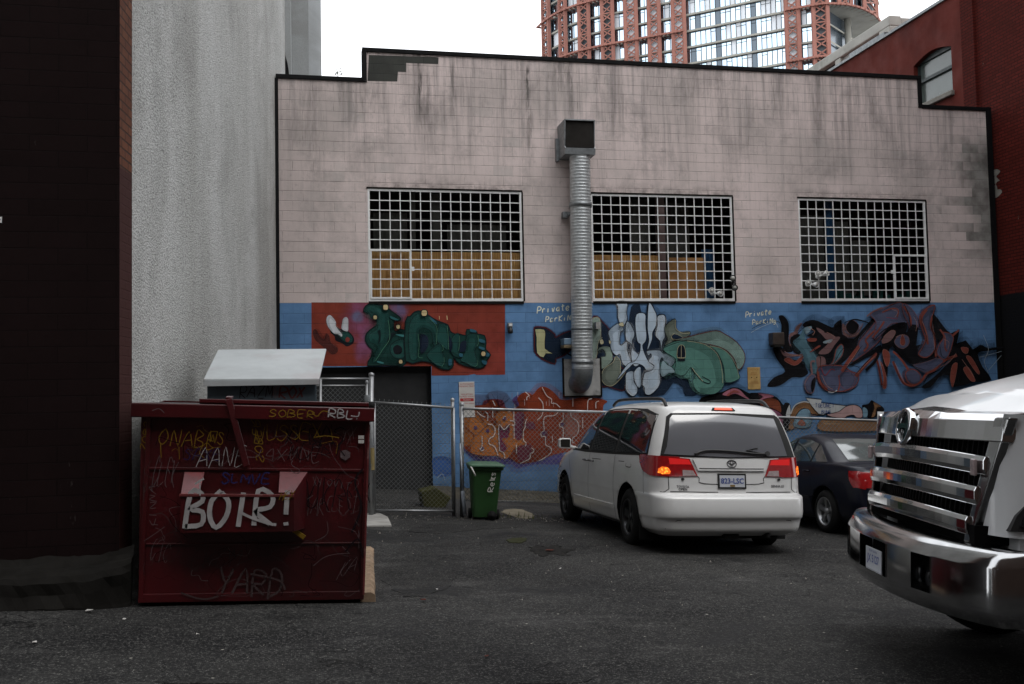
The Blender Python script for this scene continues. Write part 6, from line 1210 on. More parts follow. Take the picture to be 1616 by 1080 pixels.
# ================================================================== VEHICLES
def paint(name, col, rough=.3, metal=0, dirt=.3, coat=.8):
    n = NT(name); d = n.rng(n.noise(2.2, 6, rough=.7), .45, .75, 0, dirt)
    low = n.rng(n.math('ADD', n.xyz()[2], n.math('MULTIPLY', n.noise(3, 4), .3)), .3, .75, .55*dirt*1.6, 0, True)
    c = n.mix(n.math('MAXIMUM', d, low), col, tuple(q*.55+.01 for q in col[:3])+(1,))
    return n.done(c, n.rng(n.noise(4, 4), .3, .7, rough, rough+.12), metal, None, .5 if coat > .5 else .25, coat=coat)
M['vanwhite'] = paint('pearl_white_paint', (.66, .66, .65, 1), .28); M['navy'] = paint('navy_paint', (.0025, .004, .012, 1), .3, dirt=.3, coat=.22); M['truckwhite'] = paint('white_truck_paint', (.60, .61, .62, 1), .3, dirt=.12)
M['tint'] = worn('tinted_glass', (.012, .014, .016, 1), .05, var=.3, sc=2, bump=0, coat=.8, spec=.6); M['reartint'] = worn('tinted_glass_grey_reflection', (.13, .135, .15, 1), .12, var=.15, sc=1.5, bump=0, coat=1, spec=.8)  # rear glass base lightened: its grey reflection is put into the colour
M['redlens'] = worn('red_tail_lens', (.30, .008, .010, 1), .15, var=.2, sc=20, bump=0, coat=.7); M['clearlens'] = worn('clear_lens', (.38, .30, .30, 1), .15, var=.3, sc=30, coat=.7, bump=0)
M['gap'] = plain('panel_gap', (.008, .008, .008, 1), .8); M['alloy'] = worn('alloy_wheel', (.42, .43, .44, 1), .35, .8, var=.2, sc=8); M['darkalloy'] = worn('dark_wheel', (.05, .052, .055, 1), .35, .6, var=.4, sc=10)
M['silver'] = worn('silver_badge', (.16, .16, .165, 1), .25, .8, var=.1, bump=0); M['platewhite'] = worn('plate_white', (.50, .52, .56, 1), .5, var=.1); M['plateblue'] = plain('plate_blue', (.03, .06, .25, 1), .5)
n_ = NT('lit_amber_lamp'); g_ = n_.rng(n_.voro(38), .1, .5, 3.2, .5); n_.set(n_.b.inputs['Emission Strength'], g_); M['lamp_amber'] = n_.done((.5, .06, .01, 1), .3); n_.b.inputs['Emission Color'].default_value = (1, .20, .02, 1); M['lamp_red'] = NT('lit_red_lamp').done((.6, .02, .01, 1), .3, emis=(1, .10, .04, 1), estr=1.0); M['lamp_dimred'] = NT('dim_red_lamp').done((.45, .012, .012, 1), .25, emis=(1, .02, .02, 1), estr=.16)
def ringpts(z, xr, xf, w, rx, ry, fx, fy, bow=.04, tap=.05, E=7, Cn=9, Sn=36, rexp=2.3):
    """closed plan outline at height z: rear (small x) first, y>=0 side, then mirrored"""
    half = []
    L = xf-xr
    wy = lambda x: w*(1-tap*abs((x-(xr+xf)/2)/(L/2))**3)
    for i in range(E): y = (w-ry)*i/E; half.append((xr+bow*(y/w)**2, y))
    xs = xr+bow*((w-ry)/w)**2
    for i in range(Cn+1):
        a = pi/2*i/Cn; cx, cy = (1-cos(a)**(2/rexp)), sin(a)**(2/rexp)
        x = xs+rx*cx; half.append((x, (w-ry)+(wy(xr+rx)-(w-ry))*cy))
    x0, x1 = xs+rx, xf-bow-fx
    for i in range(1, Sn): x = x0+(x1-x0)*i/Sn; half.append((x, wy(x)))
    for i in range(Cn+1):
        a = pi/2*(1-i/Cn); cx, cy = cos(a)**(2/rexp) if i else 0, sin(a)**(2/rexp) if i < Cn else 0
        if i == 0: cx, cy = 0, 1
        half.append((x1+fx*cx, (w-fy)+(wy(x1)-(w-fy))*cy))
    for i in range(E): y = (w-fy)*(1-(i+1)/E); half.append((xf-bow*(y/w)**2, max(y, 0)))
    full = half+[(x, -y) for x, y in half[-2:0:-1]]
    return [Vector((x, y, z)) for x, y in full]
def loftbody(keys, nsub=5, **k):
    ks = sm(keys if len(keys[0]) < 4 else [Vector(q) for q in keys], nsub, False) if False else None
    P = [tuple(q) for q in keys]; out = []
    N = len(P)
    for i in range(N-1):
        a, b, c, d = P[max(i-1, 0)], P[i], P[i+1], P[min(i+2, N-1)]
        for j in range(nsub):
            t = j/nsub; row = []
            for A, B, Cc, D in zip(a, b, c, d):
                m1, m2 = (Cc-A)/2, (D-B)/2
                if (B-A)*(Cc-B) <= 0: m1 = 0
                if (Cc-B)*(D-Cc) <= 0: m2 = 0
                row.append((2*t**3-3*t*t+1)*B+(t**3-2*t*t+t)*m1+(-2*t**3+3*t*t)*Cc+(t**3-t*t)*m2)
            out.append(row)
    out.append(P[-1])
    mb = MB(); R_ = [ringpts(*r, **k) for r in out]; n = len(R_[0])
    fs = [(i*n+j, i*n+(j+1) % n, (i+1)*n+(j+1) % n, (i+1)*n+j) for i in range(len(R_)-1) for j in range(n)]
    m = n//2
    for base, flip in ((0, True), ((len(R_)-1)*n, False)):     # end caps as strips between the two mirrored sides
        for j in range(m):
            a, b, c, d = base+j, base+j+1, base+(n-j-1) % n if False else base+(n-1-j) % n, base+(n-j) % n
            f = [a, b, c, d]; f = list(dict.fromkeys(f))
            if len(f) >= 3: fs.append(tuple(f[::-1] if flip else f))
    mb.add([p for r in R_ for p in r], fs, 0, True)
    return mb
def boolean(mb, cutters, mats, name, parent, inner=1):
    o = mb.build(name, mats, parent, local=True)
    for c in cutters:
        co = c.build('cutter', mats, None); co.matrix_world = Matrix.Identity(4)
        for p in co.data.polygons: p.material_index = inner
        o2 = o.copy(); o2.parent = None; o2.matrix_world = Matrix.Identity(4); COL.objects.link(o2)
        md = o2.modifiers.new('x', 'BOOLEAN'); md.operation = 'DIFFERENCE'; md.object = co; md.solver = 'EXACT'
        dg = bpy.context.evaluated_depsgraph_get(); dg.update(); me = bpy.data.meshes.new_from_object(o2.evaluated_get(dg))
        bpy.data.objects.remove(o2); bpy.data.objects.remove(co); o.data = me
    return o
def bvh_of(mb): return BVHTree.FromPolygons([Vector(v) for v in mb.v], [tuple(f) for f in mb.f])
def caster(bvh, fn):
    def pr(u, v, off):
        o, d = fn(u, v); h = bvh.ray_cast(o, d)
        if h[0] is None:
            h = bvh.find_nearest(o+d*2.2); return h[0]-d*off
        nrm = h[1] if h[1].dot(d) < 0 else -h[1]
        return h[0]+nrm*off
    return pr
def tyre(mb, c, ax, R_, w_, rim):
    a = Vector(ax); pr = [(-w_/2+.01, rim), (-w_/2, rim+.02), (-w_/2+.004, R_-.05), (-w_/2+.03, R_-.012), (-w_/2+.05, R_), (w_/2-.05, R_), (w_/2-.03, R_-.012), (w_/2-.004, R_-.05), (w_/2, rim+.02), (w_/2-.01, rim)]
    mb.lathe(c, a, pr, 40)
def wheel(parent, c, side, R_, w_, rim, mat, spokes=5, sw=.06, dual=False):
    ax = Vector((0, side, 0)); c = Vector(c)
    t = MB(); tyre(t, c, ax, R_, w_, rim)
    t.lathe(c, ax, [(-w_/2+.02, 0), (-w_/2+.02, rim)], 24)
    to = t.build('wheel', M['rubber'], parent, local=True)
    r = MB(); e = w_/2
    r.lathe(c, ax, [(e-.012, rim+.004), (e-.004, rim), (e-.02, rim-.018), (e-.09, rim-.03), (e-.1, rim-.03)], 40)
    r.lathe(c, ax, [(e-.03, 0), (e-.03, .035), (e-.05, .055), (e-.09, .06)], 20)
    for k in range(spokes):
        a = 2*pi*k/spokes+.3; d = Vector((cos(a), 0, sin(a))); p = Vector((-sin(a), 0, cos(a)))
        i_, o_ = c+ax*(e-.045)+d*.03, c+ax*(e-.03)+d*(rim-.015)
        r.add([i_+p*sw*.5, i_-p*sw*.5, o_-p*sw*.75, o_+p*sw*.75, i_+p*sw*.5-ax*.04, i_-p*sw*.5-ax*.04, o_-p*sw*.75-ax*.04, o_+p*sw*.75-ax*.04], [(0, 1, 2, 3), (0, 4, 5, 1), (1, 5, 6, 2), (2, 6, 7, 3), (3, 7, 4, 0)])
    r.build('rim', mat, to, local=True)
    MB().lathe(c, ax, [(e-.13, 0), (e-.13, rim-.03)], 30).build('brake', M['rubber'], to, local=True)
    return to
def mirror_pts(pts): return [(x, y) for x, y in pts]

def make_van():
    c1, c2 = G(990, 856), G(1205, 852)
    g = lambda x, y: gz(x, y)
    ox, oy = 4.83, 10.78           # rear bumper centre on the ground
    slope_y = (gz(ox, oy+4)-gz(ox, oy))/4
    t = thing('parked_van', 'white minivan with lit tail lamps parked facing the graffiti wall', 'van', (ox, oy, gz(ox, oy)-.0), (0, KS*.9, radians(90)), None)
    # local x forward (world +Y), y left (world -X)
    from mathutils import Euler
    rot = Matrix.Rotation(VAN_YAW, 4, 'Z')
    t.rotation_euler = (Matrix.Rotation(KS*.95, 4, 'Y') @ Matrix.Rotation(math.atan(slope_y), 4, 'X') @ rot).to_euler(); t.scale = (1, 1, 1.03); WM[t] = Matrix.Translation(t.location) @ t.rotation_euler.to_matrix().to_4x4()
    K_ = [(.21, .2, 4.95, .84, .2, .3, .3, .45), (.255, .10, 5.02, .91, .24, .26, .45, .5), (.29, .055, 5.04, .94, .25, .27, .45, .5), (.40, .03, 5.06, .962, .27, .28, .5, .55), (.43, .0, 5.07, .968, .27, .28, .5, .55), (.50, -.01, 5.08, .974, .28, .28, .55, .6), (.61, .0, 5.08, .978, .28, .28, .55, .6), (.650, .015, 5.07, .98, .27, .28, .55, .6), (.672, .05, 5.07, .98, .26, .27, .55, .6), (.680, .10, 5.06, .98, .25, .26, .55, .6), (.72, .115, 5.05, .98, .27, .29, .6, .6),
          (.85, .125, 5.0, .978, .26, .28, .7, .6), (.96, .14, 4.85, .972, .25, .27, .8, .6), (1.04, .155, 4.55, .962, .24, .26, .8, .6), (1.09, .165, 4.25, .953, .23, .25, .6, .55), (1.13, .175, 4.02, .945, .23, .25, .5, .5), (1.28, .215, 3.76, .905, .23, .22, .5, .45), (1.44, .275, 3.46, .855, .24, .20, .5, .42), (1.57, .335, 3.14, .805, .26, .19, .5, .4), (1.645, .385, 2.90, .765, .3, .22, .5, .4), (1.685, .44, 2.72, .715, .35, .3, .5, .4), (1.715, .60, 2.5, .62, .4, .35, .5, .35), (1.735, .85, 2.25, .46, .4, .3, .4, .25), (1.742, 1.2, 2.0, .25, .3, .18, .3, .15)]
    body = loftbody(K_, 4, bow=.05, tap=.05); bv = bvh_of(body)
    RA, FA, TR = 1.07, 4.10, .345
    cuts = []
    for ax_ in (RA, FA):
        for s in (1, -1): cuts.append(MB().lathe((ax_, s*.68, TR+.01), (0, s, 0), [(0, 0), (0, .405), (.5, .405), (.5, 0)], 40))
    bo = boolean(body, cuts, [M['vanwhite'], M['black']], 'body', t)
    side = {s: caster(bv, lambda u, v, s=s: (Vector((u, s*2.4, v)), Vector((0, -s, 0)))) for s in (1, -1)}
    rear = caster(bv, lambda u, v: (Vector((-2, u, v)), Vector((1, 0, 0))))     # u = y
    def cylp(s):       # angle u (0 = rear, 90 = side), height v
        def f(u, v):
            a = radians(u); d = Vector((cos(a), -s*sin(a), 0)); return Vector((.75, s*.45, v))-d*3, d
        return caster(bv, f)
    cyl = {s: cylp(s) for s in (1, -1)}
    def dec(name, mat, outl, pr, off=.004, res=.06, sk=-.004, n=0, parent=t, label=None):
        m = MB(); o = sm(outl, n) if n else outl; fill(m, o, pr, off, res=res, skirt=sk, smooth=True); return m.build(name, mat, parent, local=True, recalc=False, label=label)
    for s in (1, -1):
        # side glass band (black) with three panes on it
        band_ = [(.44, 1.10), (.50, 1.575), (.9, 1.64), (1.5, 1.655), (2.2, 1.65), (2.75, 1.62), (3.15, 1.50), (3.55, 1.31), (3.98, 1.10), (3.9, 1.075), (3.0, 1.06), (1.6, 1.075)]
        dec('window_band', M['gap'], sm(band_, 3) if 0 else band_, side[s], .003, .09, bo and -.004, parent=bo)
        for q in ([(.47, 1.125), (.53, 1.555), (1.0, 1.612), (1.46, 1.625), (1.53, 1.105)], [(1.62, 1.105), (1.55, 1.627), (2.2, 1.625), (2.52, 1.605), (2.66, 1.10)], [(2.76, 1.10), (2.62, 1.60), (2.85, 1.565), (3.15, 1.46), (3.5, 1.30), (3.84, 1.115), (3.7, 1.095)]):
            dec('side_window', M['tint'], q, side[s], .008, .09, parent=bo)
        gp = MB()
        for q in ([(.52, .95), (.50, .70), (.48, .68)], [(1.58, 1.07), (1.60, .74), (1.57, .34), (1.62, .25)], [(2.72, 1.06), (2.75, .60), (2.72, .24)], [(3.92, 1.06), (3.78, .86), (3.66, .60), (3.62, .26)], [(1.57, .25), (3.6, .25)], [(.95, .985), (.95, .945), (1.12, .945), (1.12, .985)], [(1.2, 1.0), (2.6, .985)]):
            rib(gp, q if len(q) < 3 else sm(q, 4, False), .009, side[s], .0022)
        gp.build('panel_gaps', M['gap'], bo, local=True, recalc=False)
        dec('side_moulding', M['vanwhite'], [(1.64, .40), (1.64, .455), (3.5, .45), (3.52, .425), (3.5, .40)], side[s], .016, .15, parent=bo)
        for x in (2.60, 2.86):
            h = MB(); a, b = side[s](x-.09, .955, .03), side[s](x+.09, .955, .03); m_ = side[s](x, .955, .045); h.tube([side[s](x-.09, .955, 0), a, m_, b, side[s](x+.09, .955, 0)], .012, 8); h.build('door_handle', M['silver'], bo, local=True)
        # mirror
        m_ = MB(); p0 = side[s](3.62, 1.12, 0); 
        mc = p0+Vector((0, s*.17, .04)); m_.prism([mc+Vector((-.03, s*dy, dz)) for dy, dz in ((-.085, -.06), (-.07, -.075), (.07, -.07), (.095, -.05), (.09, .05), (.06, .075), (-.07, .075), (-.09, .055))], (.11, 0, 0)); m_.bar(p0+Vector((0, 0, -.02)), p0+Vector((.0, s*.12, 0)), .05, .04)
        mi_ = m_.build('mirror', M['vanwhite'], t, local=True, bevel=.015)
        MB().add([mc+Vector((-.034, s*dy, dz)) for dy, dz in ((-.07, -.055), (.07, -.052), (.078, .045), (.05, .06), (-.07, .06))], [(0, 1, 2, 3, 4)]).build('mirror_glass', M['dark'], mi_, local=True)
        # roof rail
        rr_ = MB(); pts = [(.52, .66, 1.66), (.66, .65, 1.745), (.95, .64, 1.765), (1.8, .645, 1.775), (2.4, .65, 1.765), (2.62, .655, 1.70)]
        rr_.tube(sm([(x, s*y, z) for x, y, z in pts], 4, False), .021, 8); rr_.build('roof_rail', M['blackplastic'], t, local=True)
        # tail lamps: wrap round the corner
        tl1 = dec('tail_light', M['redlens'], [(18, .875), (17, 1.095), (45, 1.105), (75, 1.11), (82, 1.09), (78, 1.02), (66, .93), (48, .88)], cyl[s], .012, 3.5, -.004)
        dec('lit_lamp', M['lamp_amber'] , [(27, .905), (27, .94), (29, .975), (34, .985), (38, .96), (38, .915), (33, .90)] if s > 0 else [(37, .90), (36, .97), (40, 1.0), (47, .99), (48, .91)], cyl[s], .016, 3, -.004, parent=tl1)
        y0, y1 = .735, .42
        tl2 = dec('tail_light', M['redlens'], [(s*.76, .875), (s*.765, 1.09), (s*.505, 1.075), (s*.42, .885)], rear, .012, .06, -.004)
        dec('lit_lamp', M['lamp_dimred'], [(s*.75, 1.01), (s*.755, 1.08), (s*.52, 1.066), (s*.49, 1.01)], rear, .015, .06, 0, parent=tl2)
        dec('reverse_lens', M['clearlens'], [(s*.60, .885), (s*.60, .95), (s*.475, .945), (s*.44, .89)], rear, .015, .06, 0, parent=tl2)
        dec('bumper_stud', M['gap'], [(s*.60+.02*cos(a), (.85+.015*sin(a))) for a in [i*pi/4 for i in range(8)]], rear, .012, None, 0, parent=bo)
        wheel(t, (RA, s*.85, TR), s, TR, .225, .215, M['darkalloy'], 5, .07); wheel(t, (FA, s*.85, TR), s, TR, .225, .215, M['darkalloy'], 5, .07)
        fl = MB(); fl.box((RA-.42, s*.74, .12), (RA-.40, s*.94, .36)); fl.build('mud_flap', M['rubber'], t, local=True)
    # rear glass, third lamp, wiper, badges
    dec('rear_glass_surround', M['gap'], [(-.84, 1.105), (-.80, 1.25), (-.715, 1.545), (-.66, 1.585), (0, 1.60), (.66, 1.585), (.715, 1.545), (.80, 1.25), (.84, 1.105), (0, 1.085)], rear, .009, .04, parent=bo)
    dec('rear_window', M['reartint'], [(-.73, 1.115), (-.63, 1.54), (0, 1.575), (.65, 1.56), (.685, 1.52), (.765, 1.2), (.80, 1.12), (0, 1.095)], rear, .018, .05)
    dec('brake_light', M['gap'], [(-.15, 1.627), (-.13, 1.655), (.13, 1.655), (.15, 1.627)], rear, .012, .04); dec('lit_lamp', M['lamp_red'], [(-.115, 1.63), (-.10, 1.652), (.10, 1.652), (.115, 1.63)], rear, .017, .04)
    wp_ = MB(); a = [rear(u, v, .035) for u, v in ((-.46, 1.135), (-.3, 1.135), (0, 1.16), (.3, 1.165), (.45, 1.12))]; wp_.tube(sm(a, 4, False), .012, 6); wp_.tube([rear(-.48, 1.13, .02), rear(-.2, 1.17, .03), rear(-.35, 1.2, .02)], .008, 6); wp_.tube([rear(-.46, 1.135, 0), rear(-.46, 1.135, .05)], .03, 10)
    wp_.build('wiper', M['blackplastic'], t, local=True)
    gp = MB()
    for q in ([(-.77, 1.08), (-.765, .74), (-.74, .71), (.74, .71), (.765, .74), (.77, 1.08)], [(-.46, .93), (-.40, .86), (-.34, .80), (.34, .80), (.40, .86), (.46, .93)]): rib(gp, sm(q, 3, False), .009, rear, .003)
    for q in ([(-.82, .30), (-.7, .40), (.7, .40), (.82, .30)],): rib(gp, q, .008, rear, .003)
    gp.build('panel_gaps', M['gap'], bo, local=True, recalc=False)
    dec('hatch_garnish', M['vanwhite'], [(-.415, .945), (-.47, 1.072), (.47, 1.072), (.415, .945)], rear, .022, .08, parent=bo)
    dec('garnish_groove', M['silver'], [(-.40, .965), (-.40, .972), (.40, .972), (.40, .965)], rear, .026, .08, parent=bo)
    em = MB(); cy_, cz_ = 0, 1.022; f_ = lambda u, v, o: rear(u, v, .024+o)
    for (dx, dz, a, b) in ((0, 0, .058, .040), (0, .008, .018, .032), (0, .014, .045, .018)): rib(em, [(dx+a*cos(k), cz_+dz+b*sin(k)) for k in [i*2*pi/24 for i in range(24)]], .010, f_, .004, 0, True)
    em.build('badge', M['silver'], t, local=True, recalc=False)
    # licence plate
    plr = dec('licence_plate', M['gap'], [(-.175, .745), (-.175, .915), (.175, .915), (.175, .745)], rear, .012, .1)
    dec('plate_face', M['platewhite'], [(-.155, .765), (-.155, .895), (.155, .895), (.155, .765)], rear, .016, .1, 0, parent=plr)
    mb = MB(); flip = lambda u, v, o: rear(-u, v, .018+o)
    textmesh(mb, '823-LSC', (0, .83), .082, flip, .001, bold=True); mb.build('plate_print', M['plateblue'], plr, local=True)
    mb = MB(); fill(mb, [(-.03, .77), (-.03, .788), (.03, .788), (.03, .77)], flip, .001); mb.build('plate_sticker', M['tagyel'], plr, local=True)
    mb = MB(); textmesh(mb, 'TOYOTA', (-.60, .765), .036, flip, -.014, bold=True); textmesh(mb, 'SIENNA LE', (.58, .775), .036, flip, -.014, bold=True); mb.build('badge', M['silver'], t, local=True)
    mb = MB(); textmesh(mb, 'OPEN', (-.60, .735), .04, flip, -.014, bold=True); mb.build('badge', M['gap'], t, local=True)
    # windscreen and front lamps
    front = caster(bv, lambda u, v: (Vector((7, u, v)), Vector((-1, 0, 0))))
    dec('windscreen', M['tint'], [(-.80, 1.17), (-.66, 1.56), (0, 1.60), (.66, 1.56), (.80, 1.17)], front, .005, .1)
    for s in (1, -1): dec('headlight', M['clearlens'], [(s*.5, .70), (s*.5, .84), (s*.86, .88), (s*.88, .72)], front, .008, .08)
    ub = MB(); ub.box((.35, -.7, .16), (4.8, .7, .3)); ub.tube([(.10, -.45, .22), (.8, -.45, .24)], .035, 12); ub.box((.12, -.1, .18), (.3, .1, .25)); ub.build('underbody', M['rubber'], t, local=True, bevel=.02)
VAN_YAW = radians(90)
make_van()

def make_sedan():
    t = thing('parked_car', 'dark navy sedan parked between the white van and the truck', 'car', (0, 0, 0))
    ox, oy = 8.06, 12.15; sy = (gz(ox, oy+4)-gz(ox, oy))/4
    t.location = (ox, oy, gz(ox, oy)); t.rotation_euler = (Matrix.Rotation(KS*.95, 4, 'Y') @ Matrix.Rotation(math.atan(sy), 4, 'X') @ Matrix.Rotation(radians(90), 4, 'Z')).to_euler(); WM[t] = Matrix.Translation(t.location) @ t.rotation_euler.to_matrix().to_4x4()
    K_ = [(.18, .15, 4.30, .74, .2, .3, .3, .45), (.26, .05, 4.36, .81, .3, .34, .4, .45), (.42, .0, 4.40, .845, .34, .36, .45, .5), (.56, .02, 4.40, .855, .32, .36, .45, .5), (.70, .05, 4.34, .858, .30, .34, .5, .5), (.80, .08, 4.15, .855, .28, .3, .6, .5), (.88, .11, 3.8, .848, .27, .28, .6, .5), (.93, .15, 3.4, .84, .27, .27, .5, .45), (.965, .22, 3.2, .832, .27, .26, .5, .42), (.985, .42, 3.13, .825, .27, .26, .45, .4), (1.0, .58, 3.08, .815, .27, .26, .45, .4),
          (1.10, .80, 2.88, .77, .28, .22, .42, .36), (1.22, 1.03, 2.64, .715, .3, .2, .4, .32), (1.32, 1.25, 2.42, .66, .32, .2, .4, .3), (1.375, 1.42, 2.26, .60, .34, .24, .4, .3), (1.405, 1.62, 2.08, .48, .2, .25, .2, .25), (1.415, 1.75, 1.98, .25, .1, .15, .1, .15)]
    body = loftbody(K_, 4, bow=.06, tap=.06); bv = bvh_of(body); RA, FA, TR = .95, 3.57, .305; cuts = []
    for ax_ in (RA, FA):
        for s in (1, -1): cuts.append(MB().lathe((ax_, s*.60, TR+.01), (0, s, 0), [(0, 0), (0, .355), (.5, .355), (.5, 0)], 36))
    bo = boolean(body, cuts, [M['navy'], M['black']], 'body', t)
    side = {s: caster(bv, lambda u, v, s=s: (Vector((u, s*2.4, v)), Vector((0, -s, 0)))) for s in (1, -1)}
    rear = caster(bv, lambda u, v: (Vector((-2, u, v)), Vector((1, 0, 0))))
    def dec(name, mat, outl, pr, off=.004, res=.06, sk=-.004, parent=t): m = MB(); fill(m, outl, pr, off, res=res, skirt=sk, smooth=True); return m.build(name, mat, parent, local=True, recalc=False)
    M['carglass'] = worn('smoky_green_glass', (.022, .032, .033, 1), .05, var=.2, bump=0, coat=.8, spec=.6); M['rearscreen'] = worn('pale_reflecting_glass', (.09, .11, .11, 1), .08, var=.3, sc=1.5, bump=0, coat=1)
    for s in (1, -1):
        for q in ([(.92, 1.005), (1.27, 1.235), (1.30, 1.245), (1.33, .995)], [(1.37, .995), (1.33, 1.255), (1.6, 1.31), (1.95, 1.32), (1.98, .985)], [(2.04, .985), (2.02, 1.32), (2.22, 1.28), (2.5, 1.17), (2.86, .985)]): dec('side_window', M['carglass'], q, side[s], .006, .06)
        gp = MB()
        for q in ([(2.0, .97), (2.02, .6), (1.98, .24)], [(1.25, .95), (1.30, .66), (1.22, .5)], [(2.95, .95), (2.9, .6), (2.92, .26)], [(.1, .60), (.55, .62)], [(.95, .93), (2.9, .9)]): rib(gp, sm(q, 4, False) if len(q) > 2 else q, .009, side[s], .0025)
        gp.build('panel_gaps', M['gap'], bo, local=True, recalc=False)
        dec('side_moulding', M['blackplastic'], [(1.35, .46), (1.35, .50), (2.85, .50), (2.85, .46)], side[s], .012, .12, parent=bo)
        for x in (1.42, 2.12): MB().tube([side[s](x-.08, .86, .0), side[s](x-.07, .86, .03), side[s](x+.07, .86, .03), side[s](x+.08, .86, 0)], .011, 8).build('door_handle', M['navy'], t, local=True)
        dec('tail_light', M['redlens'], [(.10, .66), (.12, .86), (.20, .90), (.33, .90), (.30, .78), (.24, .70)], side[s], .010, .05); dec('tail_light', M['redlens'], [(s*.60, .68), (s*.55, .88), (s*.80, .90), (s*.80, .68)], rear, .010, .05)
        wheel(t, (RA, s*.75, TR), s, TR, .195, .20, M['alloy'], 5, .045); wheel(t, (FA, s*.75, TR), s, TR, .195, .20, M['alloy'], 5, .045)
        m_ = MB(); p0 = side[s](2.72, 1.0, 0); m_.lathe(p0+Vector((0, s*.11, .02)), (1, 0, 0), [(-.03, 0), (-.03, .06), (.04, .06), (.08, 0)], 16); m_.bar(p0, p0+Vector((0, s*.1, 0)), .04, .03); m_.build('mirror', M['navy'], t, local=True)
    top = caster(bv, lambda u, v: (Vector((u, v, 4)), Vector((0, 0, -1))))
    dec('rear_window', M['rearscreen'], [(.66, -.60), (.66, .60), (1.30, .50), (1.30, -.50)], top, .005, .08)
    gp = MB(); rib(gp, [(.60, -.70), (.55, 0), (.60, .70)], .01, top, .003); rib(gp, [(.60, .70), (.22, .66)], .01, top, .003); gp.build('panel_gaps', M['gap'], bo, local=True, recalc=False)
    plr = dec('licence_plate', M['platewhite'], [(-.15, .62), (-.15, .74), (.15, .74), (.15, .62)], rear, .008, .1)
    front = caster(bv, lambda u, v: (Vector((7, u, v)), Vector((-1, 0, 0)))); dec('windscreen', M['carglass'], [(-.68, 1.04), (-.56, 1.30), (.56, 1.30), (.68, 1.04)], front, .005, .08)
    MB().box((.3, -.6, .14), (4.1, .6, .28)).build('underbody', M['rubber'], t, local=True, bevel=.02)
make_sedan()

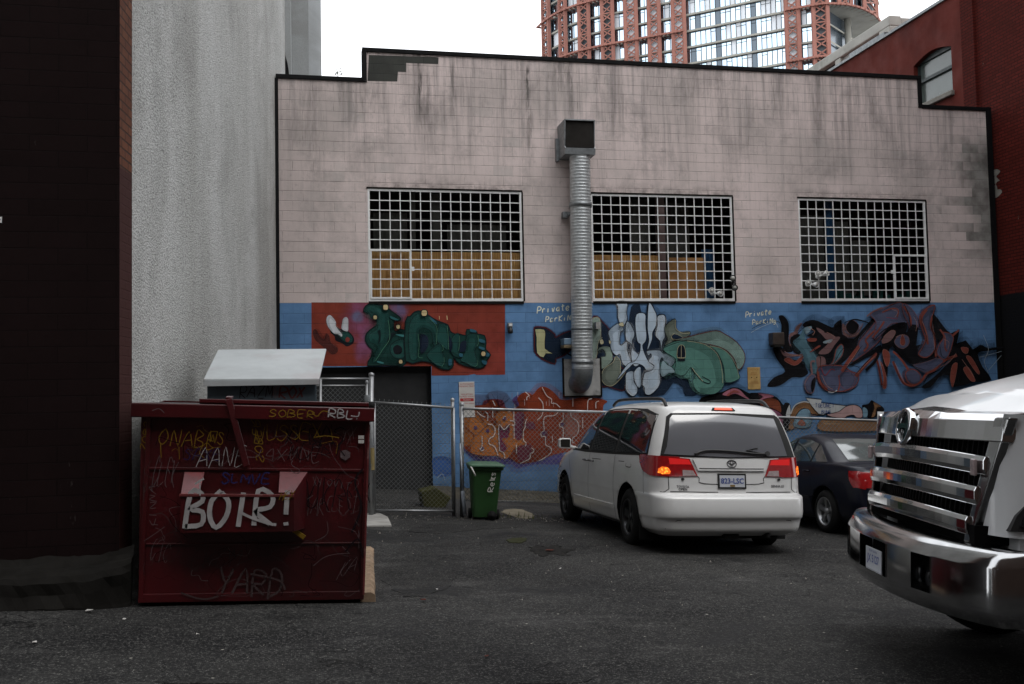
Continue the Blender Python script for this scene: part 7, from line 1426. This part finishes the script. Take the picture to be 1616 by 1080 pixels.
def make_truck():
    ox, oy = 3.80, 6.26
    t = thing('moving_truck', 'white truck with a large chrome grille and bumper entering at the right edge', 'truck', (ox, oy, gz(ox, oy)), (0, 0, 0))
    # local x forward = world -X ; y left = world -Y
    t.rotation_euler = (Matrix.Rotation(KS, 4, 'Y') @ Matrix.Rotation(radians(180)+TRK_YAW, 4, 'Z')).to_euler(); WM[t] = Matrix.Translation(t.location) @ t.rotation_euler.to_matrix().to_4x4()
    # bumper: swept chrome section with lamp and plate openings
    def bx(y): return -.02-.17*(y/1.2)**2-.07*abs(y/1.2)**6
    zb0, zb1 = .50, .92
    def BP(u, v, o): # u = y, v = z ; outward offset o
        e = .001; d = (bx(u+e)-bx(u-e))/(2*e); nrm = Vector((1, -d, 0)).normalized()
        tt = min(1, max(0, (v-zb0)/(zb1-zb0))); prof = .05*min(1, tt/.16, (1-tt)/.20)
        return Vector((bx(u), u, v))+nrm*(o+prof)
    holes = [(-.30, .30, .60, .82), (-.98, -.80, .62, .82), (.72, .90, .62, .82)] if 0 else [(-.27, .27, .61, .83), (-.86, -.70, .61, .83), (.62, .82, .61, .83)]
    us = sorted({-1.26, 1.26}|{round(-1.2+i*.06, 3) for i in range(41)}|{h[k] for h in holes for k in (0, 1)}); vs_ = sorted({zb0, .505, .542, .56, .585, .83, .845, .88, zb1}|{h[k] for h in holes for k in (2, 3)})
    mb = MB()
    for i in range(len(us)-1):
        for j in range(len(vs_)-1):
            um, vm = (us[i]+us[i+1])/2, (vs_[j]+vs_[j+1])/2
            if any(h[0] < um < h[1] and h[2] < vm < h[3] for h in holes): continue
            mb.add([BP(us[i], vs_[j], 0), BP(us[i+1], vs_[j], 0), BP(us[i+1], vs_[j+1], 0), BP(us[i], vs_[j+1], 0)], [(0, 1, 2, 3)], 0, True)
    for z, sg in ((zb0, -1), (zb1, 1)):
        for i in range(len(us)-1): mb.add([BP(us[i], z, 0), BP(us[i+1], z, 0), BP(us[i+1], z, 0)+Vector((-.14, 0, sg*.012)), BP(us[i], z, 0)+Vector((-.14, 0, sg*.012))], [(0, 1, 2, 3)], 0, True)
    for s in (-1, 1):
        a = [BP(s*1.26, z, 0) for z in vs_]; b = [q+Vector((-.42, -s*.0, 0)) for q in a]; mb.add(a+b, [(k, k+1, len(a)+k+1, len(a)+k) for k in range(len(a)-1)], 0, True)
    for h in holes:
        for (p, q) in (((h[0], h[2]), (h[1], h[2])), ((h[1], h[2]), (h[1], h[3])), ((h[1], h[3]), (h[0], h[3])), ((h[0], h[3]), (h[0], h[2]))):
            A_, B_ = BP(*p, .006), BP(*q, .006); mb.add([A_, B_, B_+Vector((-.09, 0, 0)), A_+Vector((-.09, 0, 0))], [(0, 1, 2, 3)], 0)
    b = bmesh.new()
    M['chrome2'] = worn('dull_chrome', (.46, .465, .47, 1), .13, 1, var=.2, sc=5, bump=.05, bsc=20, dirt=((.2, .2, .19, 1), .4))  # dull bumper chrome, darkened so the grille frames carry dark reflections in colour
    bmo = mb.build('bumper', M['chrome2'], t, local=True); b.from_mesh(bmo.data); bmesh.ops.remove_doubles(b, verts=b.verts, dist=.0005); bmesh.ops.recalc_face_normals(b, faces=b.faces); b.to_mesh(bmo.data); b.free()
    for h in holes:
        m2 = MB(); fill(m2, [(h[0]-.01, h[2]-.01), (h[1]+.01, h[2]-.01), (h[1]+.01, h[3]+.01), (h[0]-.01, h[3]+.01)], lambda u, v, o: BP(u, v, 0)+Vector((-.09, 0, 0)), 0, res=.1); m2.build('bumper_recess', M['black'], bmo, local=True)
    for y in (-.78, .72): MB().lathe(BP(y, .68, -.085), (1, 0, 0), [(0, 0), (.0, .05), (.03, .05), (.04, .03), (.04, 0)], 16).build('fog_lamp', M['glassdark'], bmo, local=True)
    PPc = lambda u, v, o: Vector((BP(0, .70, 0).x-.02+o, u, v))
    plt = MB().box((BP(0, .7, 0).x-.03, -.19, .575), (BP(0, .7, 0).x-.02, .13, .755)).build('licence_plate', M['platewhite'], t, local=True, bevel=.003)
    mb = MB(); textmesh(mb, 'JX 5127', (-.03, .68), .075, PPc, .001, bold=True); textmesh(mb, 'British Columbia', (-.03, .735), .025, PPc, .001); mb.build('plate_print', M['plateblue'], plt, local=True)
    mb = MB(); mb.box((PPc(0, 0, 0).x, -.03, .58), (PPc(0, 0, 0).x+.002, .03, .605)); mb.build('plate_sticker', M['tagyel'], plt, local=True)
    # grille shell
    def gx(y, z): return -.17-.10*(y/.9)**2-.22*max(0, (z-1.0))*.55
    GZ0, GZ1 = 1.0, 1.66
    gw = lambda z: .88+.17*(z-GZ0)/(GZ1-GZ0)
    back = MB(); fill(back, [(-gw(GZ0), GZ0-.06), (gw(GZ0), GZ0-.06), (gw(GZ1), GZ1), (-gw(GZ1), GZ1)], lambda u, v, o: Vector((gx(u, v)-.09, u, v)), 0, res=.12); back.build('grille_back', M['black'], t, local=True)
    ms = MB()
    for i in range(34):
        y = -.92+1.84*i/33
        if abs(y) < gw(1.3): ms.bar((gx(y, GZ0)-.075, y, GZ0), (gx(y, GZ1)-.075, y, GZ1-.05), .006, .006)
    ms.build('grille_mesh', M['blackplastic'], t, local=True)
    def gbar(z, hh, dep, wmul=1.0):
        m2 = MB(); n = 24; pr = [(-.02, -hh/2), (dep*.8, -hh/2), (dep, -hh*.2), (dep, hh*.25), (dep*.75, hh/2), (-.02, hh/2)]
        wmul = 1.03; ys = [-gw(z)*wmul+2*gw(z)*wmul*i/n for i in range(n+1)]
        vs = [Vector((gx(y, z)+dx-.10*max(0, abs(y)/gw(z)-.97), y, z+dz+.03*(1-(y/gw(z))**2)-.015)) for y in ys for dx, dz in pr]; K = len(pr)
        m2.add(vs, [(i*K+j, i*K+(j+1) % K, (i+1)*K+(j+1) % K, (i+1)*K+j) for i in range(n) for j in range(K)]+[tuple(range(K)), tuple(n*K+j for j in range(K))], 0)
        m2.build('grille_bar', M['chrome'], t, local=True, bevel=.006)
    for z in (1.05, 1.23, 1.41): gbar(z, .112, .055)
    for s in (-1, 1):    # chrome side frames
        m2 = MB(); pts = [(gw(GZ0-.05), GZ0-.07), (gw(GZ0)+.055, GZ0-.07), (gw(GZ1)+.10, GZ1+.02), (gw(GZ1)-.02, GZ1+.02)]
        m2.prism([(gx(y, z)-.03+.03*0, s*y, z) for y, z in pts], (.06, 0, 0)); m2.add([(gx(.8, z)+.045-.02, s*y, z) for y, z in ((.74, 1.45), (.86, 1.45), (.88, 1.56), (.76, 1.56))], [(0, 1, 2, 3)]) if 0 else None
        m2.build('grille_frame', M['chrome2'], t, local=True, bevel=.012)
        ml = MB().box((gx(.9, 1.38)+.04, s*.93, 1.33), (gx(.9, 1.38)+.065, s*.99, 1.43)).build('marker_lamp', M['clearlens'], t, local=True, bevel=.01)
    # top cowl of the grille with a raised middle
    n = 28; m2 = MB(); rows = []
    for i in range(n+1):
        y = -1+2*i/n; yy = y*(gw(GZ1)+.07); bumpz = .03*max(0, 1-abs(y/.42))**.6
        rows.append([(gx(yy, 1.5)-.03, yy, 1.53), (gx(yy, 1.55)+.035, yy, 1.535), (gx(yy, 1.6)+.02, yy, 1.66), (gx(yy, 1.66)-.02, yy, 1.70+bumpz*.6), (gx(yy, 1.7)-.14, yy, 1.715+bumpz)])
    nose = [[(gx(yy_, 1.7)-.14, yy_, 1.713+.03*max(0, 1-abs(yy_/1.08/.42))**.6), (gx(yy_, 1.7)-.22, yy_, 1.745+.03*(1-(yy_/1.1)**2)), (-.62, yy_, 1.80+.045*(1-(yy_/1.1)**2)-.09*abs(yy_/1.1)**5)] for yy_ in [-1.08+2.16*i/28 for i in range(29)]]
    MB().add([p for r in nose for p in r], [(i*3+j, i*3+j+1, (i+1)*3+j+1, (i+1)*3+j) for i in range(28) for j in range(2)], 0, True).build('hood_nose', M['truckwhite'], t, local=True)
    K = 5; m2.add([p for r in rows for p in r], [(i*K+j, i*K+j+1, (i+1)*K+j+1, (i+1)*K+j) for i in range(n) for j in range(K-1)]+[(0, 1, 2, 3, 4), tuple(n*K+j for j in range(5))[::-1]], 0)
    m2.build('grille_cowl', M['chrome'], t, local=True, bevel=.008)
    ec = Vector((gx(0, 1.6)+.05, 0, 1.60)); m2 = MB()
    m2.lathe(ec, (1, 0, .15), [(-.03, .13), (.0, .133), (.014, .125), (.014, .108), (.0, .10), (-.01, .10)], 40); em = m2.build('emblem', M['chrome'], t, local=True)
    MB().lathe(ec, (1, 0, .15), [(-.008, 0), (-.008, .105)], 32).build('emblem_back', M['glassdark'], em, local=True)
    EP = lambda u, v, o: ec+Vector((o-.15*v, u, v)); m3 = MB()
    for q in ([(-.11, .0), (-.04, .006), (.04, .006), (.11, .0)], ): rib(m3, sm(q, 4, False), .032, EP, .012)
    for s in (-1, 1): rib(m3, sm([(s*.088, .045), (s*.074, .02), (s*.072, 0), (s*.074, -.02), (s*.088, -.045)], 4, False), .016, EP, .012)
    m3.build('emblem_bar', M['chrome'], em, local=True)
    # hood and fenders (loft along x)
    st_ = [(-.58, 1.08, 1.02, 1.80, .04), (-.64, 1.13, .98, 1.83, .05), (-.8, 1.15, .92, 1.88, .05), (-1.1, 1.16, .88, 1.95, .06), (-1.5, 1.17, .88, 2.02, .06), (-1.95, 1.18, .88, 2.08, .06)]
    m2 = MB(); rows = []
    for x, w_, zl, zt, cr_ in st_:
        half = [(w_, zl), (w_+.0, zl+.3*(zt-zl)), (w_-.015, zl+.55*(zt-zl)), (w_-.06, zl+.74*(zt-zl)), (w_-.16, zl+.87*(zt-zl)), (w_-.32, zl+.94*(zt-zl)), (w_*.5, zt-.01), (w_*.25, zt+cr_*.5), (0, zt+cr_)]
        rows.append([(x+(.10 if abs(y) < .3 and x == -.28 else 0)*0, y, z) for y, z in half]+[(x, -y, z) for y, z in half[-2::-1]])
    K = len(rows[0]); m2.add([p for r in rows for p in r], [(i*K+j, i*K+j+1, (i+1)*K+j+1, (i+1)*K+j) for i in range(len(rows)-1) for j in range(K-1)]+[tuple(range(K))], 0, True)
    # close the bottom so it is a solid for the wheel cut
    m2.f += [[(len(rows)-1)*K+j for j in range(K)][::-1]]; m2.m += [0]; m2.s += [False]
    m2.f += [[i*K, (i+1)*K, (i+1)*K+K-1, i*K+K-1] for i in range(len(rows)-1)]; m2.m += [0]*(len(rows)-1); m2.s += [False]*(len(rows)-1)
    ho = m2.build('hood', [M['truckwhite'], M['black']], t, local=True, bevel=.03, bseg=3); ho.modifiers['b'].angle_limit = radians(50)
    for s in (-1, 1):
        # fender skirts with wheel arch, headlight
        fm = MB(); n = 14; arc = [(-1.22+.60*cos(a), .52+.60*sin(a)) for a in [pi*.03+pi*.94*i/n for i in range(n+1)]]
        outer = [(-.30, .96), (-.30, 1.15), (-1.95, 1.25), (-1.95, .55)]
        poly = [(x, z) for x, z in arc]+[(-1.95, .55), (-1.95, 1.05), (-.45, 1.05), (-.45, .62)]
        FPj = lambda u, v, o: Vector((u, s*(1.10+.09*min(1, max(0, (-.28-u)/.5))+o), v))
        fill(fm, poly, FPj, 0, res=.15, skirt=-.25); fm.build('fender', M['truckwhite'], t, local=True)
        am = MB(); rib(am, arc, .05, FPj, .012); am.build('wheel_arch_trim', M['blackplastic'], t, local=True)
        hl = MB(); hq = [(-.38, 1.03), (-.42, 1.12), (-.60, 1.34), (-.95, 1.44), (-1.0, 1.12), (-.8, 1.03)]
        HP = lambda u, v, o: Vector((u, s*(1.10+.06*min(1, max(0, (-.45-u)/.4))+o), v))
        nz_ = MB(); pth = [(-.30, .98), (-.38, 1.10), (-.46, 1.14), (-.58, 1.165), (-.75, 1.175)]; zz_ = [.99, 1.2, 1.4, 1.52, 1.60, 1.66, 1.70]
        nz_.add([Vector((x-.10*max(0, (z-1.0)), s*((gw(z)+.06 if x == -.30 else max(y+.02, gw(z)+.075))-(max(0, z-1.40)*.6)**2*(1.2 if x < -.5 else 0)), z)) for z in zz_ for x, y in pth], [(j*5+i, j*5+i+1, (j+1)*5+i+1, (j+1)*5+i) for j in range(6) for i in range(4)], 0, True); nz_.build('fender_nose', M['truckwhite'], t, local=True); fill(hl, hq, HP, .065, res=.12, skirt=-.05); h_ = hl.build('headlight', M['blackplastic'], t, local=True)
        hl = MB(); fill(hl, [(-.43, 1.06), (-.46, 1.12), (-.62, 1.31), (-.92, 1.39), (-.96, 1.14), (-.78, 1.06)], HP, .075, res=.1, skirt=.03); hl.build('headlight_lens', M['glassdark'], h_, local=True)
        wheel(t, (-1.22, s*1.06, .5), s, .50, .28, .29, M['alloy'], 10, .05)
        wheel(t, (-5.8, s*.95, .5), s, .50, .5, .29, M['alloy'], 10, .05)
    # cab and box
    cb_ = MB(); sec = [(-1.95, .75), (-1.95, 2.0), (-2.45, 2.75), (-2.7, 2.85), (-3.6, 2.85), (-3.6, .75)]
    cb_.prism([(x, -1.12, z) for x, z in sec], (0, 2.24, 0)); co_ = cb_.build('cab', M['truckwhite'], t, local=True, bevel=.06, bseg=3)
    MB().add([(-1.975, -.98, 2.07), (-1.975, .98, 2.07), (-2.41, .92, 2.70), (-2.41, -.92, 2.70)], [(0, 1, 2, 3)]).build('windscreen', M['glassdark'], co_, local=True)
    for s in (-1, 1): MB().add([(-2.15, s*1.124, 1.95), (-2.55, s*1.124, 2.6), (-3.2, s*1.124, 2.6), (-3.2, s*1.124, 1.95)], [(0, 1, 2, 3)]).build('side_window', M['glassdark'], co_, local=True)
    MB().box((-9.2, -1.2, 1.05), (-3.75, 1.2, 3.4)).build('cargo_box', M['truckwhite'], t, local=True, bevel=.03)
    MB().box((-9.0, -.45, .6), (-.35, .45, .95)).build('chassis', M['rubber'], t, local=True)
    MB().box((-.5, -1.0, .93), (-.25, 1.0, 1.04)).build('valance', M['black'], t, local=True)
TRK_YAW = radians(-14)
make_truck()
